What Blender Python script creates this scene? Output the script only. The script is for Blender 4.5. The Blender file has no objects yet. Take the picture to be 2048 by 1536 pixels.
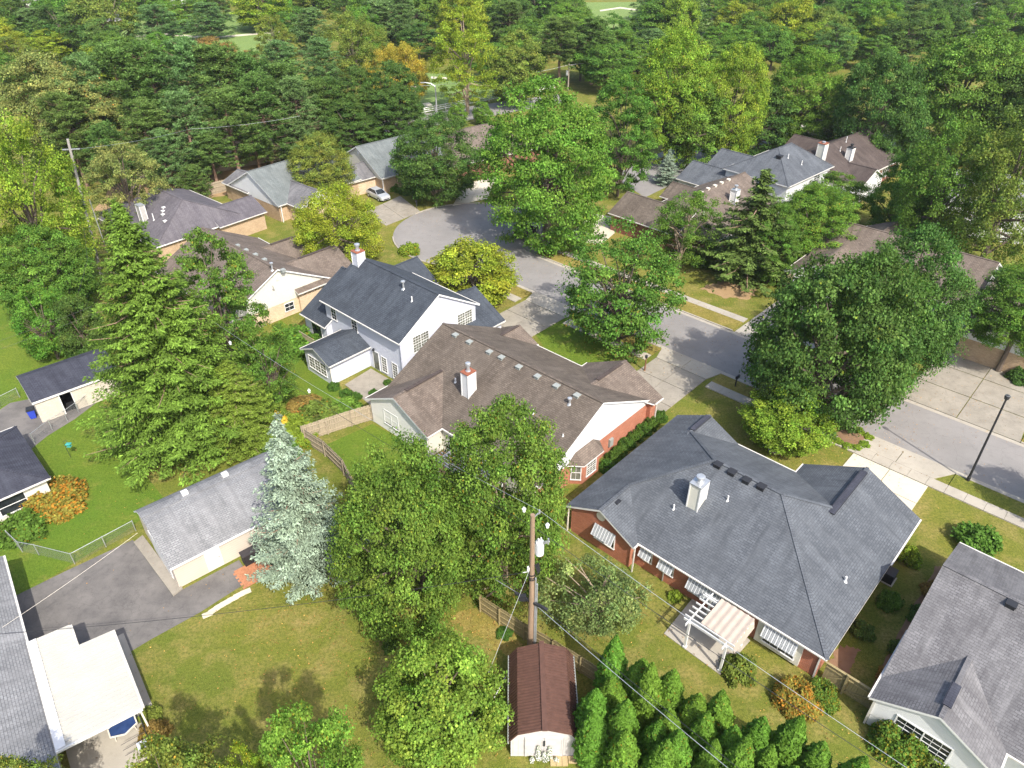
import bpy, math, random
import numpy as np
from mathutils import Vector, Matrix

random.seed(7)
RNG = np.random.default_rng(7)
SC = bpy.context.scene
COL = SC.collection

# ------------------------------------------------------------------ camera, sky, sun, exposure
CAM_H, FOC, PITCH = 42.0, 1470.0, math.radians(34.8)      # camera height (m), focal length in photo pixels, tilt below the horizon
SUN_EL = math.radians(46.9)
SUN_DIR = Vector((0.479 * math.cos(SUN_EL), -0.878 * math.cos(SUN_EL), math.sin(SUN_EL))).normalized()
cam_data = bpy.data.cameras.new('camera')
cam_data.sensor_width = 36.0
cam_data.lens = FOC / 2048.0 * 36.0
cam_data.clip_end = 3000.0
cam = bpy.data.objects.new('camera', cam_data)
cam.location = (0, 0, CAM_H)
cam.rotation_euler = (math.pi / 2 - PITCH, 0, 0)
COL.objects.link(cam)
SC.camera = cam

world = bpy.data.worlds.new('World')
SC.world = world
world.use_nodes = True
wn = world.node_tree.nodes
sky = wn.new('ShaderNodeTexSky')
sky.sky_type = 'NISHITA'
sky.sun_disc = False
sky.sun_elevation = SUN_EL
sky.sun_rotation = math.atan2(0.479, -0.878)
sky.air_density = 1.0
sky.dust_density = 3.0
sky.ozone_density = 0.6
wn['Background'].inputs['Strength'].default_value = 0.15
world.node_tree.links.new(sky.outputs[0], wn['Background'].inputs['Color'])

sun_data = bpy.data.lights.new('sun', 'SUN')
sun_data.energy = 3.1
sun_data.angle = math.radians(0.6)
sun_data.color = (1.0, 0.945, 0.85)
sun = bpy.data.objects.new('sun', sun_data)
sun.rotation_euler = (-SUN_DIR).to_track_quat('-Z', 'Y').to_euler()
sun.location = (40, -60, 90)
COL.objects.link(sun)

SC.view_settings.view_transform = 'Standard'
SC.view_settings.look = 'None'
SC.view_settings.exposure = 1.1
SC.view_settings.gamma = 1.0
SC.view_settings.use_curve_mapping = False
SC.cycles.use_denoising = True
SC.cycles.denoiser = 'OPENIMAGEDENOISE'
SC.cycles.denoising_prefilter = 'NONE'
SC.cycles.max_bounces = 6
SC.cycles.diffuse_bounces = 3
SC.cycles.glossy_bounces = 2
SC.cycles.transmission_bounces = 2
SC.cycles.transparent_max_bounces = 4
SC.cycles.caustics_reflective = False
SC.cycles.caustics_refractive = False

# ------------------------------------------------------------------ surveying: where a sight line meets a height
_fw = (0.0, math.cos(PITCH), -math.sin(PITCH)); _up = (0.0, math.sin(PITCH), math.cos(PITCH))
def G(u, v, z=0.0):
    a, b = (u - 1024) / FOC, (768 - v) / FOC
    d = (a, _up[1] * b + _fw[1], _up[2] * b + _fw[2])
    k = (z - CAM_H) / d[2]
    return (d[0] * k, d[1] * k)
def proj(x, y, z):
    q = (x, y, z - CAM_H)
    d = q[1] * _fw[1] + q[2] * _fw[2]
    return 1024 + FOC * q[0] / d, 768 - FOC * (q[1] * _up[1] + q[2] * _up[2]) / d
def depth(x, y, z):
    return y * _fw[1] + (z - CAM_H) * _fw[2]
def height_at(x, y, v):
    lo, hi = 0.0, CAM_H * 0.98
    for _ in range(50):
        m = (lo + hi) / 2
        if proj(x, y, m)[1] > v: lo = m
        else: hi = m
    return lo

# ------------------------------------------------------------------ mesh and object helpers
class MB:
    """collects faces; UVs in metres laid along each face's own slope"""
    def __init__(s): s.v = []; s.f = []; s.m = []
    def face(s, pts, m=0):
        i = len(s.v); s.v += [tuple(p) for p in pts]; s.f.append(tuple(range(i, i + len(pts)))); s.m.append(m)
    def box(s, x0, x1, y0, y1, z0, z1, m=0):
        p = [(x0, y0, z0), (x1, y0, z0), (x1, y1, z0), (x0, y1, z0), (x0, y0, z1), (x1, y0, z1), (x1, y1, z1), (x0, y1, z1)]
        for q in ((3, 2, 1, 0), (4, 5, 6, 7), (0, 1, 5, 4), (1, 2, 6, 5), (2, 3, 7, 6), (3, 0, 4, 7)): s.face([p[k] for k in q], m)
    def prism(s, poly, z0, z1, m=0, mtop=None, bottom=True):
        n = len(poly)
        if callable(z1): zt = [z1(*p) for p in poly]
        else: zt = [z1] * n
        s.face([(poly[k][0], poly[k][1], zt[k]) for k in range(n)], m if mtop is None else mtop)
        if bottom: s.face([(p[0], p[1], z0) for p in reversed(poly)], m)
        for k in range(n):
            a, b = poly[k], poly[(k + 1) % n]; j = (k + 1) % n
            s.face([(a[0], a[1], z0), (b[0], b[1], z0), (b[0], b[1], zt[j]), (a[0], a[1], zt[k])], m)
    def tube(s, pts, radii, sides=8, m=0, caps=True):
        pts = [Vector(p) for p in pts]
        if not hasattr(radii, '__len__'): radii = [radii] * len(pts)
        rings = []
        for k, p in enumerate(pts):
            t = (pts[min(k + 1, len(pts) - 1)] - pts[max(k - 1, 0)]).normalized()
            a = Vector((0, 0, 1)) if abs(t.z) < 0.95 else Vector((1, 0, 0))
            e = t.cross(a).normalized(); g = t.cross(e)
            rings.append([p + (e * math.cos(2 * math.pi * j / sides) + g * math.sin(2 * math.pi * j / sides)) * radii[k] for j in range(sides)])
        for k in range(len(rings) - 1):
            A, B = rings[k], rings[k + 1]
            for j in range(sides):
                s.face([A[j], B[j], B[(j + 1) % sides], A[(j + 1) % sides]], m)
        if caps:
            s.face(rings[0], m); s.face(list(reversed(rings[-1])), m)
    def bar(s, a, b, w, h, m=0):
        """rectangular bar from a to b, w across, h tall"""
        a = Vector(a); b = Vector(b); t = (b - a).normalized()
        up = Vector((0, 0, 1)) if abs(t.z) < 0.9 else Vector((1, 0, 0))
        e = t.cross(up).normalized() * (w / 2); g = e.cross(t).normalized() * (h / 2)
        A = [a - e - g, a + e - g, a + e + g, a - e + g]; B = [q + (b - a) for q in A]
        s.face(list(reversed(A)), m); s.face(B, m)
        for k in range(4): s.face([A[k], A[(k + 1) % 4], B[(k + 1) % 4], B[k]], m)
    def mesh(s, name, mats):
        me = bpy.data.meshes.new(name)
        me.from_pydata(s.v, [], s.f)
        for mt in (mats if isinstance(mats, (list, tuple)) else [mats]): me.materials.append(mt)
        me.polygons.foreach_set('material_index', s.m)
        uvl = me.uv_layers.new(name='UVMap')
        co = []
        for f in s.f:
            p = [Vector(s.v[k]) for k in f]
            n = Vector((0, 0, 0))
            for k in range(len(p)):
                a, b = p[k], p[(k + 1) % len(p)]
                n += a.cross(b)
            if n.length < 1e-12: n = Vector((0, 0, 1))
            n.normalize()
            t = Vector((0, 0, 1)).cross(n)
            if t.length < 0.02: t = Vector((1, 0, 0))
            t.normalize(); b = n.cross(t)
            for q in p: co += [q.dot(t), q.dot(b)]
        uvl.data.foreach_set('uv', co)
        me.update()
        return me
    def obj(s, name, mats, parent=None, smooth=False):
        me = s.mesh(name, mats)
        if smooth: me.shade_smooth()
        o = bpy.data.objects.new(name, me); COL.objects.link(o)
        if parent: o.parent = parent
        return o

def thing(name, label, cat, loc=(0, 0, 0), rz=0.0, group=None):
    o = bpy.data.objects.new(name, None); COL.objects.link(o)
    o.empty_display_size = 0.3
    o.location = loc; o.rotation_euler = (0, 0, rz)
    return tag(o, label, cat, group)
def tag(o, label, cat, group=None):
    o['label'] = label; o['category'] = cat
    if group: o['group'] = group
    return o
def struct(o, kind='structure'):
    o['kind'] = kind
    return o
def inst(me, name, parent, loc=(0, 0, 0), rot=(0, 0, 0), scale=(1, 1, 1)):
    o = bpy.data.objects.new(name, me); COL.objects.link(o)
    o.parent = parent; o.location = loc; o.rotation_euler = rot; o.scale = scale
    return o

# ------------------------------------------------------------------ procedural materials
def new_mat(name):
    m = bpy.data.materials.new(name); m.use_nodes = True
    nt = m.node_tree; bs = nt.nodes['Principled BSDF']
    return m, nt, bs
def N(nt, kind, **kw):
    n = nt.nodes.new(kind)
    for k, v in kw.items():
        if k in n.inputs.keys(): n.inputs[k].default_value = v
        else: setattr(n, k, v)
    return n
def L(nt, a, b): nt.links.new(a, b)
def col4(c): return (c[0], c[1], c[2], 1.0)
def ramp(nt, fac, stops):
    r = nt.nodes.new('ShaderNodeValToRGB')
    while len(r.color_ramp.elements) > 1: r.color_ramp.elements.remove(r.color_ramp.elements[-1])
    r.color_ramp.elements[0].position = stops[0][0]; r.color_ramp.elements[0].color = col4(stops[0][1])
    for p, c in stops[1:]:
        e = r.color_ramp.elements.new(p); e.color = col4(c)
    L(nt, fac, r.inputs[0]); return r.outputs[0]
def noise(nt, vec, scale, detail=3.0, rough=0.55):
    n = N(nt, 'ShaderNodeTexNoise'); n.inputs['Scale'].default_value = scale
    n.inputs['Detail'].default_value = detail; n.inputs['Roughness'].default_value = rough
    if vec is not None: L(nt, vec, n.inputs['Vector'])
    return n.outputs[0]
def mixc(nt, fac, a, b, mode='MIX'):
    n = nt.nodes.new('ShaderNodeMix'); n.data_type = 'RGBA'; n.blend_type = mode
    for s, v in ((0, fac), (6, a), (7, b)):
        if hasattr(v, 'links'): L(nt, v, n.inputs[s])
        else: n.inputs[s].default_value = v if s == 0 else col4(v)
    return n.outputs[2]
def mrange(nt, val, a, b, c=0.0, d=1.0):
    n = nt.nodes.new('ShaderNodeMapRange'); L(nt, val, n.inputs[0])
    for i, x in enumerate((a, b, c, d)): n.inputs[i + 1].default_value = x
    return n.outputs[0]
def bump(nt, bs, h, strength=0.3, dist=0.02):
    b = nt.nodes.new('ShaderNodeBump'); b.inputs['Strength'].default_value = strength; b.inputs['Distance'].default_value = dist
    L(nt, h, b.inputs['Height']); L(nt, b.outputs[0], bs.inputs['Normal'])
def geo_pos(nt): return nt.nodes.new('ShaderNodeNewGeometry').outputs['Position']
def uv(nt): return nt.nodes.new('ShaderNodeTexCoord').outputs['UV']

MATS = {}
def plain(name, c, rough=0.6, var=0.12, scale=3.0, metal=0.0, spec=0.4, dirt=None):
    if name in MATS: return MATS[name]
    m, nt, bs = new_mat(name)
    pos = geo_pos(nt)
    d = tuple(x * (1 - var * 2) for x in c) if dirt is None else dirt
    n1 = noise(nt, pos, scale, 5)
    n2 = noise(nt, pos, scale * 9, 3)
    f = mrange(nt, n1, 0.35, 0.75)
    cc = mixc(nt, f, c, d)
    cc = mixc(nt, mrange(nt, n2, 0.3, 0.7, 0.0, var), cc, tuple(min(1, x * 1.25) for x in c))
    L(nt, cc, bs.inputs['Base Color'])
    bs.inputs['Roughness'].default_value = rough; bs.inputs['Metallic'].default_value = metal
    bs.inputs['Specular IOR Level'].default_value = spec
    MATS[name] = m; return m

def shingle(name, c1, c2, streak, tabs=(0.36, 0.175), contrast=1.0):
    m, nt, bs = new_mat(name)
    u = uv(nt); pos = geo_pos(nt)
    br = N(nt, 'ShaderNodeTexBrick'); L(nt, u, br.inputs['Vector'])
    br.inputs['Scale'].default_value = 1.0
    br.inputs['Brick Width'].default_value = tabs[0]; br.inputs['Row Height'].default_value = tabs[1]
    br.inputs['Mortar Size'].default_value = 0.018; br.inputs['Mortar Smooth'].default_value = 0.3; br.inputs['Bias'].default_value = 0.0
    br.inputs['Color1'].default_value = col4(c1); br.inputs['Color2'].default_value = col4(c2)
    br.inputs['Mortar'].default_value = col4(tuple(x * 0.35 for x in c2))
    g = noise(nt, pos, 28, 3, 0.7)
    cc = mixc(nt, mrange(nt, g, 0.35, 0.7, 0, 0.35 * contrast), br.outputs['Color'], tuple(min(1, x * 1.5) for x in c1))
    # weathering: long soft streaks running down the slope
    mp = N(nt, 'ShaderNodeMapping'); L(nt, u, mp.inputs['Vector']); mp.inputs['Scale'].default_value = (0.9, 0.12, 1)
    st = noise(nt, mp.outputs[0], 1.0, 5, 0.6)
    cc = mixc(nt, mrange(nt, st, 0.42, 0.72, 0, 0.75), cc, streak)
    st2 = noise(nt, mp.outputs[0], 2.3, 4, 0.6)
    cc = mixc(nt, mrange(nt, st2, 0.50, 0.74, 0, 0.6), cc, tuple(x * 0.6 for x in c2))
    bl = noise(nt, pos, 0.55, 5, 0.6)
    cc = mixc(nt, mrange(nt, bl, 0.38, 0.68, 0.0, 0.5), cc, tuple(x * 0.68 for x in c2))
    L(nt, cc, bs.inputs['Base Color'])
    bs.inputs['Roughness'].default_value = 0.9; bs.inputs['Specular IOR Level'].default_value = 0.25
    # each course overlaps the one below: saw-tooth relief
    sx = N(nt, 'ShaderNodeSeparateXYZ'); L(nt, u, sx.inputs[0])
    dv = N(nt, 'ShaderNodeMath', operation='DIVIDE'); L(nt, sx.outputs[1], dv.inputs[0]); dv.inputs[1].default_value = tabs[1]
    fr = N(nt, 'ShaderNodeMath', operation='FRACT'); L(nt, dv.outputs[0], fr.inputs[0])
    hb = N(nt, 'ShaderNodeMath', operation='MULTIPLY_ADD'); L(nt, fr.outputs[0], hb.inputs[0]); hb.inputs[1].default_value = -0.6; L(nt, g, hb.inputs[2])
    bump(nt, bs, hb.outputs[0], 0.5, 0.02)
    return m

def brick(name, c1, c2, mortar, w=0.21, h=0.075):
    m, nt, bs = new_mat(name)
    u = uv(nt); pos = geo_pos(nt)
    br = N(nt, 'ShaderNodeTexBrick'); L(nt, u, br.inputs['Vector'])
    br.inputs['Scale'].default_value = 1.0; br.inputs['Brick Width'].default_value = w; br.inputs['Row Height'].default_value = h
    br.inputs['Mortar Size'].default_value = 0.008; br.inputs['Mortar Smooth'].default_value = 0.2; br.inputs['Bias'].default_value = -0.1
    br.inputs['Color1'].default_value = col4(c1); br.inputs['Color2'].default_value = col4(c2); br.inputs['Mortar'].default_value = col4(mortar)
    sn = noise(nt, pos, 1.1, 4)
    cc = mixc(nt, mrange(nt, sn, 0.4, 0.75, 0, 0.4), br.outputs['Color'], tuple(x * 0.7 for x in c2))
    n2 = noise(nt, pos, 14, 3)
    cc = mixc(nt, mrange(nt, n2, 0.4, 0.7, 0, 0.35), cc, tuple(min(1, x * 1.4) for x in c1))
    L(nt, cc, bs.inputs['Base Color']); bs.inputs['Roughness'].default_value = 0.85
    iv = N(nt, 'ShaderNodeMath', operation='SUBTRACT'); iv.inputs[0].default_value = 1.0; L(nt, br.outputs['Fac'], iv.inputs[1])
    bump(nt, bs, iv.outputs[0], 0.5, 0.008)
    return m

def siding(name, c, lap=0.115, dirt=0.12):
    m, nt, bs = new_mat(name)
    u = uv(nt); pos = geo_pos(nt)
    sx = N(nt, 'ShaderNodeSeparateXYZ'); L(nt, u, sx.inputs[0])
    dv = N(nt, 'ShaderNodeMath', operation='DIVIDE'); L(nt, sx.outputs[1], dv.inputs[0]); dv.inputs[1].default_value = lap
    fr = N(nt, 'ShaderNodeMath', operation='FRACT'); L(nt, dv.outputs[0], fr.inputs[0])
    edge = mrange(nt, fr.outputs[0], 0.0, 0.10, 1.0, 0.0)
    n1 = noise(nt, pos, 0.7, 5)
    cc = mixc(nt, mrange(nt, n1, 0.4, 0.8, 0, dirt * 2), c, tuple(x * 0.7 for x in c))
    cc = mixc(nt, edge, cc, tuple(x * 0.62 for x in c))
    L(nt, cc, bs.inputs['Base Color']); bs.inputs['Roughness'].default_value = 0.5
    hb = N(nt, 'ShaderNodeMath', operation='MULTIPLY'); L(nt, fr.outputs[0], hb.inputs[0]); hb.inputs[1].default_value = -1.0
    bump(nt, bs, hb.outputs[0], 0.6, 0.015)
    return m

def lawn(name, green, yellow, straw, k=1.0, dry=0.5):
    m, nt, bs = new_mat(name)
    pos = geo_pos(nt)
    a = noise(nt, pos, 0.10 * k, 6, 0.62); b = noise(nt, pos, 0.45 * k, 6, 0.65); d = noise(nt, pos, 5.0, 4, 0.75); e = noise(nt, pos, 17.0, 2, 0.6)
    mp = N(nt, 'ShaderNodeMapping'); L(nt, pos, mp.inputs['Vector']); mp.inputs['Scale'].default_value = (0.35, 1.6, 1.0); mp.inputs['Rotation'].default_value = (0, 0, 0.75)
    mow = noise(nt, mp.outputs[0], 0.9, 3, 0.5)
    cc = mixc(nt, mrange(nt, a, 0.36, 0.66), green, yellow)
    cc = mixc(nt, mrange(nt, b, 0.62 - 0.18 * dry, 0.80 - 0.12 * dry, 0, 0.85), cc, straw)
    cc = mixc(nt, mrange(nt, mow, 0.35, 0.65, 0, 0.25), cc, tuple(x * 0.7 for x in green))
    cc = mixc(nt, mrange(nt, d, 0.40, 0.64, 0.0, 0.72), cc, tuple(x * 0.5 for x in green))
    cc = mixc(nt, mrange(nt, e, 0.5, 0.72, 0.0, 0.6), cc, tuple(min(1, x * 1.5) for x in yellow))
    L(nt, cc, bs.inputs['Base Color']); bs.inputs['Roughness'].default_value = 0.95; bs.inputs['Specular IOR Level'].default_value = 0.15
    hh = N(nt, 'ShaderNodeMath', operation='ADD'); L(nt, d, hh.inputs[0]); L(nt, e, hh.inputs[1])
    bump(nt, bs, hh.outputs[0], 0.8, 0.06)
    return m

def pavement(name, c, patch, stain, scale=0.35, crack=True, rough=0.9):
    m, nt, bs = new_mat(name)
    pos = geo_pos(nt)
    a = noise(nt, pos, scale, 6, 0.6); b = noise(nt, pos, scale * 5, 5, 0.65); g = noise(nt, pos, 40, 2, 0.6)
    cc = mixc(nt, mrange(nt, a, 0.38, 0.68), c, patch)
    cc = mixc(nt, mrange(nt, b, 0.52, 0.78, 0, 0.6), cc, stain)
    cc = mixc(nt, mrange(nt, g, 0.35, 0.7, 0, 0.4), cc, tuple(min(1, x * 1.35) for x in c))
    if crack:
        vo = N(nt, 'ShaderNodeTexVoronoi', feature='DISTANCE_TO_EDGE'); vo.inputs['Scale'].default_value = 0.33
        wv = N(nt, 'ShaderNodeVectorMath', operation='ADD'); L(nt, pos, wv.inputs[0])
        nn = N(nt, 'ShaderNodeTexNoise'); nn.inputs['Scale'].default_value = 1.2; nn.inputs['Detail'].default_value = 4; L(nt, pos, nn.inputs['Vector'])
        L(nt, nn.outputs[1], wv.inputs[1]); L(nt, wv.outputs[0], vo.inputs['Vector'])
        cc = mixc(nt, mrange(nt, vo.outputs[0], 0.0, 0.010, 0.30, 0.0), cc, tuple(x * 0.4 for x in c))
    L(nt, cc, bs.inputs['Base Color']); bs.inputs['Roughness'].default_value = rough; bs.inputs['Specular IOR Level'].default_value = 0.3
    bump(nt, bs, g, 0.3, 0.01)
    return m

def woodmat(name, c, dark, along=(6, 6, 0.7)):
    m, nt, bs = new_mat(name)
    tc = nt.nodes.new('ShaderNodeTexCoord'); mp = N(nt, 'ShaderNodeMapping'); L(nt, tc.outputs['Object'], mp.inputs['Vector']); mp.inputs['Scale'].default_value = along
    oi = nt.nodes.new('ShaderNodeObjectInfo')
    a = noise(nt, mp.outputs[0], 2.2, 6, 0.65)
    cc = mixc(nt, mrange(nt, a, 0.35, 0.7), c, dark)
    cc = mixc(nt, mrange(nt, oi.outputs['Random'], 0, 1, 0, 0.45), cc, tuple(x * 0.55 for x in c))
    L(nt, cc, bs.inputs['Base Color']); bs.inputs['Roughness'].default_value = 0.85
    bump(nt, bs, a, 0.3, 0.01)
    return m

def leafmat(name, c, trans=0.35, gloss=0.10):
    m = bpy.data.materials.new(name); m.use_nodes = True
    nt = m.node_tree; nt.nodes.clear()
    out = nt.nodes.new('ShaderNodeOutputMaterial')
    at = nt.nodes.new('ShaderNodeAttribute'); at.attribute_name = 'tint'
    oi = nt.nodes.new('ShaderNodeObjectInfo')
    hs = nt.nodes.new('ShaderNodeHueSaturation'); hs.inputs['Color'].default_value = col4(c)
    L(nt, mrange(nt, oi.outputs['Random'], 0, 1, 0.485, 0.512), hs.inputs['Hue'])
    cc = mixc(nt, 1.0, hs.outputs[0], at.outputs['Color'], 'MULTIPLY')
    bs = nt.nodes.new('ShaderNodeBsdfPrincipled'); L(nt, cc, bs.inputs['Base Color'])
    bs.inputs['Roughness'].default_value = 0.6; bs.inputs['Specular IOR Level'].default_value = gloss
    tr = nt.nodes.new('ShaderNodeBsdfTranslucent')
    tc = mixc(nt, 1.0, cc, (0.92, 1.12, 0.5), 'MULTIPLY'); L(nt, tc, tr.inputs['Color'])
    mx = nt.nodes.new('ShaderNodeMixShader'); mx.inputs[0].default_value = trans
    L(nt, bs.outputs[0], mx.inputs[1]); L(nt, tr.outputs[0], mx.inputs[2]); L(nt, mx.outputs[0], out.inputs['Surface'])
    return m

def glassmat(name, c, rough=0.08):
    m, nt, bs = new_mat(name)
    pos = geo_pos(nt)
    a = noise(nt, pos, 1.6, 3)
    L(nt, mixc(nt, mrange(nt, a, 0.35, 0.7), c, tuple(x * 0.4 for x in c)), bs.inputs['Base Color'])
    bs.inputs['Roughness'].default_value = rough; bs.inputs['Specular IOR Level'].default_value = 0.45
    return m

M_SH_BLUE = shingle('slate_blue_shingle', (0.108, 0.119, 0.135), (0.067, 0.075, 0.088), (0.120, 0.131, 0.146))
M_SH_BROWN = shingle('weathered_brown_shingle', (0.145, 0.119, 0.097), (0.078, 0.063, 0.051), (0.152, 0.127, 0.105), contrast=1.1)
M_SH_BROWN2 = shingle('tan_brown_shingle', (0.176, 0.141, 0.117), (0.100, 0.079, 0.065), (0.18, 0.148, 0.124))
M_SH_NAVY = shingle('charcoal_blue_shingle', (0.060, 0.071, 0.088), (0.036, 0.043, 0.056), (0.068, 0.08, 0.096))
M_SH_GREY = shingle('worn_grey_shingle', (0.165, 0.163, 0.170), (0.095, 0.093, 0.100), (0.20, 0.197, 0.202), tabs=(0.34, 0.17))
M_SH_DARK = shingle('dark_charcoal_shingle', (0.052, 0.055, 0.074), (0.033, 0.035, 0.05), (0.07, 0.075, 0.095))
M_SH_LIGHT = shingle('pale_grey_shingle', (0.235, 0.238, 0.245), (0.160, 0.163, 0.170), (0.27, 0.27, 0.275), tabs=(0.31, 0.16))
M_SH_CHAR = shingle('purple_grey_shingle', (0.125, 0.115, 0.13), (0.085, 0.078, 0.09), (0.15, 0.14, 0.15))
M_SH_GREEN = shingle('green_grey_shingle', (0.155, 0.175, 0.175), (0.115, 0.13, 0.13), (0.19, 0.205, 0.20))
M_SH_UMBER = shingle('umber_shingle', (0.085, 0.066, 0.060), (0.055, 0.043, 0.040), (0.11, 0.09, 0.08))
M_BRICK_RED = brick('red_brick', (0.40, 0.135, 0.070), (0.27, 0.085, 0.045), (0.36, 0.24, 0.19))
M_BRICK_TAN = brick('tan_brick', (0.42, 0.30, 0.185), (0.29, 0.185, 0.105), (0.46, 0.38, 0.28))
M_BRICK_BUFF = brick('buff_brick', (0.55, 0.42, 0.28), (0.42, 0.30, 0.19), (0.55, 0.47, 0.37))
M_BRICK_DK = brick('dark_red_brick', (0.26, 0.10, 0.065), (0.17, 0.06, 0.04), (0.25, 0.17, 0.14))
M_SD_WHITE = siding('white_siding', (0.62, 0.63, 0.64))
M_SD_LAV = siding('pale_lavender_siding', (0.52, 0.54, 0.615))
M_SD_GREY = siding('pale_grey_siding', (0.74, 0.72, 0.68))
M_SD_CREAM = siding('cream_siding', (0.58, 0.565, 0.49), dirt=0.06)
M_SD_BEIGE = siding('beige_siding', (0.52, 0.455, 0.39), lap=0.2)
M_TRIM = plain('white_trim', (0.68, 0.68, 0.67), 0.45, 0.06)
M_CREAMTRIM = plain('cream_trim', (0.72, 0.66, 0.56), 0.5, 0.08)
M_GUTTER = plain('gutter_white', (0.60, 0.575, 0.53), 0.4, 0.10, 1.5)
M_GLASS = glassmat('window_glass', (0.03, 0.036, 0.04))
M_GLASS_CURT = glassmat('window_glass_curtained', (0.17, 0.175, 0.14), 0.25)
M_METAL = plain('galvanised_metal', (0.52, 0.54, 0.56), 0.4, 0.12, 4, metal=0.6)
M_DKMETAL = plain('dark_metal', (0.035, 0.037, 0.042), 0.5, 0.15, 4)
M_BLACK = plain('black_plastic', (0.022, 0.023, 0.027), 0.55, 0.1, 4)
M_RUST = plain('rusty_cap', (0.26, 0.09, 0.05), 0.8, 0.2, 6)
M_VENT = plain('grey_vent', (0.27, 0.29, 0.275), 0.6, 0.1, 6)
M_CONC = pavement('concrete', (0.345, 0.315, 0.265), (0.28, 0.255, 0.215), (0.20, 0.185, 0.155), 0.4, crack=False)
M_CONC_NEW = pavement('fresh_concrete', (0.50, 0.455, 0.365), (0.45, 0.41, 0.325), (0.39, 0.35, 0.275), 0.3, crack=False)
M_CONC_OLD = pavement('stained_concrete', (0.27, 0.245, 0.205), (0.19, 0.172, 0.143), (0.115, 0.105, 0.088), 0.6, crack=True)
M_ROAD = pavement('street_asphalt', (0.215, 0.204, 0.196), (0.175, 0.166, 0.160), (0.135, 0.129, 0.126), 0.25)
M_ASPH = pavement('driveway_asphalt', (0.150, 0.140, 0.132), (0.078, 0.074, 0.073), (0.040, 0.039, 0.042), 0.45)
M_LAWN = lawn('lawn_grass', (0.100, 0.142, 0.020), (0.195, 0.185, 0.034), (0.33, 0.245, 0.095), dry=0.95)
M_LAWN_LUSH = lawn('lush_lawn_grass', (0.078, 0.155, 0.015), (0.145, 0.185, 0.022), (0.26, 0.215, 0.06), dry=0.45)
M_LAWN_DRY = lawn('dry_verge_grass', (0.19, 0.17, 0.038), (0.27, 0.215, 0.055), (0.36, 0.265, 0.10), k=1.6, dry=0.85)
M_FAIR = lawn('fairway_grass', (0.15, 0.235, 0.065), (0.20, 0.27, 0.085), (0.28, 0.29, 0.11), k=0.3, dry=0.1)
M_MULCH = pavement('bark_mulch', (0.20, 0.125, 0.075), (0.14, 0.085, 0.05), (0.26, 0.17, 0.10), 1.2, crack=False)
M_SOIL = pavement('dry_needle_litter', (0.30, 0.20, 0.105), (0.22, 0.15, 0.08), (0.36, 0.26, 0.13), 0.8, crack=False)
M_FENCE = woodmat('weathered_fence_wood', (0.42, 0.35, 0.25), (0.25, 0.20, 0.14))
M_FENCE2 = woodmat('mossy_fence_wood', (0.33, 0.27, 0.13), (0.19, 0.15, 0.075))
M_POLEWOOD = woodmat('utility_pole_wood', (0.34, 0.235, 0.155), (0.20, 0.135, 0.09), (7, 7, 0.35))
M_DECK = woodmat('new_deck_wood', (0.62, 0.33, 0.12), (0.48, 0.24, 0.085))
M_LUMBER = woodmat('bare_lumber', (0.50, 0.38, 0.20), (0.38, 0.28, 0.15))
M_BARK = woodmat('bark', (0.155, 0.12, 0.09), (0.085, 0.065, 0.05), (3, 3, 0.8))
M_BARK_PALE = woodmat('pale_bark', (0.36, 0.28, 0.20), (0.22, 0.17, 0.12), (3, 3, 0.8))
M_BARK_PINE = woodmat('pine_bark', (0.29, 0.19, 0.135), (0.17, 0.11, 0.08), (3, 3, 0.8))
# ------------------------------------------------------------------ the ground, the street and everything paved
T_ = (math.cos(math.radians(137)), math.sin(math.radians(137))); N_ = (math.sin(math.radians(137)), -math.cos(math.radians(137)))
def S(s, o): return (s * T_[0] + o * N_[0], s * T_[1] + o * N_[1])          # street frame: s along the street, o across it
def sheet(name, pts, z, mat, kind='structure'):
    b = MB(); b.face([(p[0], p[1], z) for p in pts]); return struct(b.obj(name, mat), kind)
def ragged(pts, amp=.5, n=9):
    out = []
    for k in range(len(pts)):
        a, b = Vector(pts[k]), Vector(pts[(k + 1) % len(pts)]); nr = Vector((-(b - a).y, (b - a).x)).normalized()
        for i in range(n): out.append(tuple(a.lerp(b, i / n) + nr * random.uniform(-amp, amp)))
    return out
def px(*q): return [G(u, v) for u, v in q]
def ccw(p):
    a = sum(p[i][0] * p[(i + 1) % len(p)][1] - p[(i + 1) % len(p)][0] * p[i][1] for i in range(len(p)))
    return p if a > 0 else list(reversed(p))

sheet('ground', [(-900, -150), (900, -150), (900, 1500), (-900, 1500)], 0.0, M_LAWN)
# greener lawns
sheet('lawn', ccw(px((-200, 560), (120, 590), (190, 720), (215, 850), (330, 1000), (255, 1060), (60, 1180), (-200, 1290))), 0.004, M_LAWN_LUSH)
sheet('lawn', ccw(px((1062, 655), (1130, 622), (1240, 690), (1225, 720), (1180, 735), (1100, 712))), 0.004, M_LAWN_LUSH)
sheet('lawn', ccw(px((640, 895), (745, 848), (900, 930), (800, 1010), (715, 960))), 0.004, M_LAWN_LUSH)
sheet('lawn', ccw(px((560, 640), (640, 690), (690, 790), (560, 850), (470, 760))), 0.004, M_LAWN_LUSH)
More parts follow.
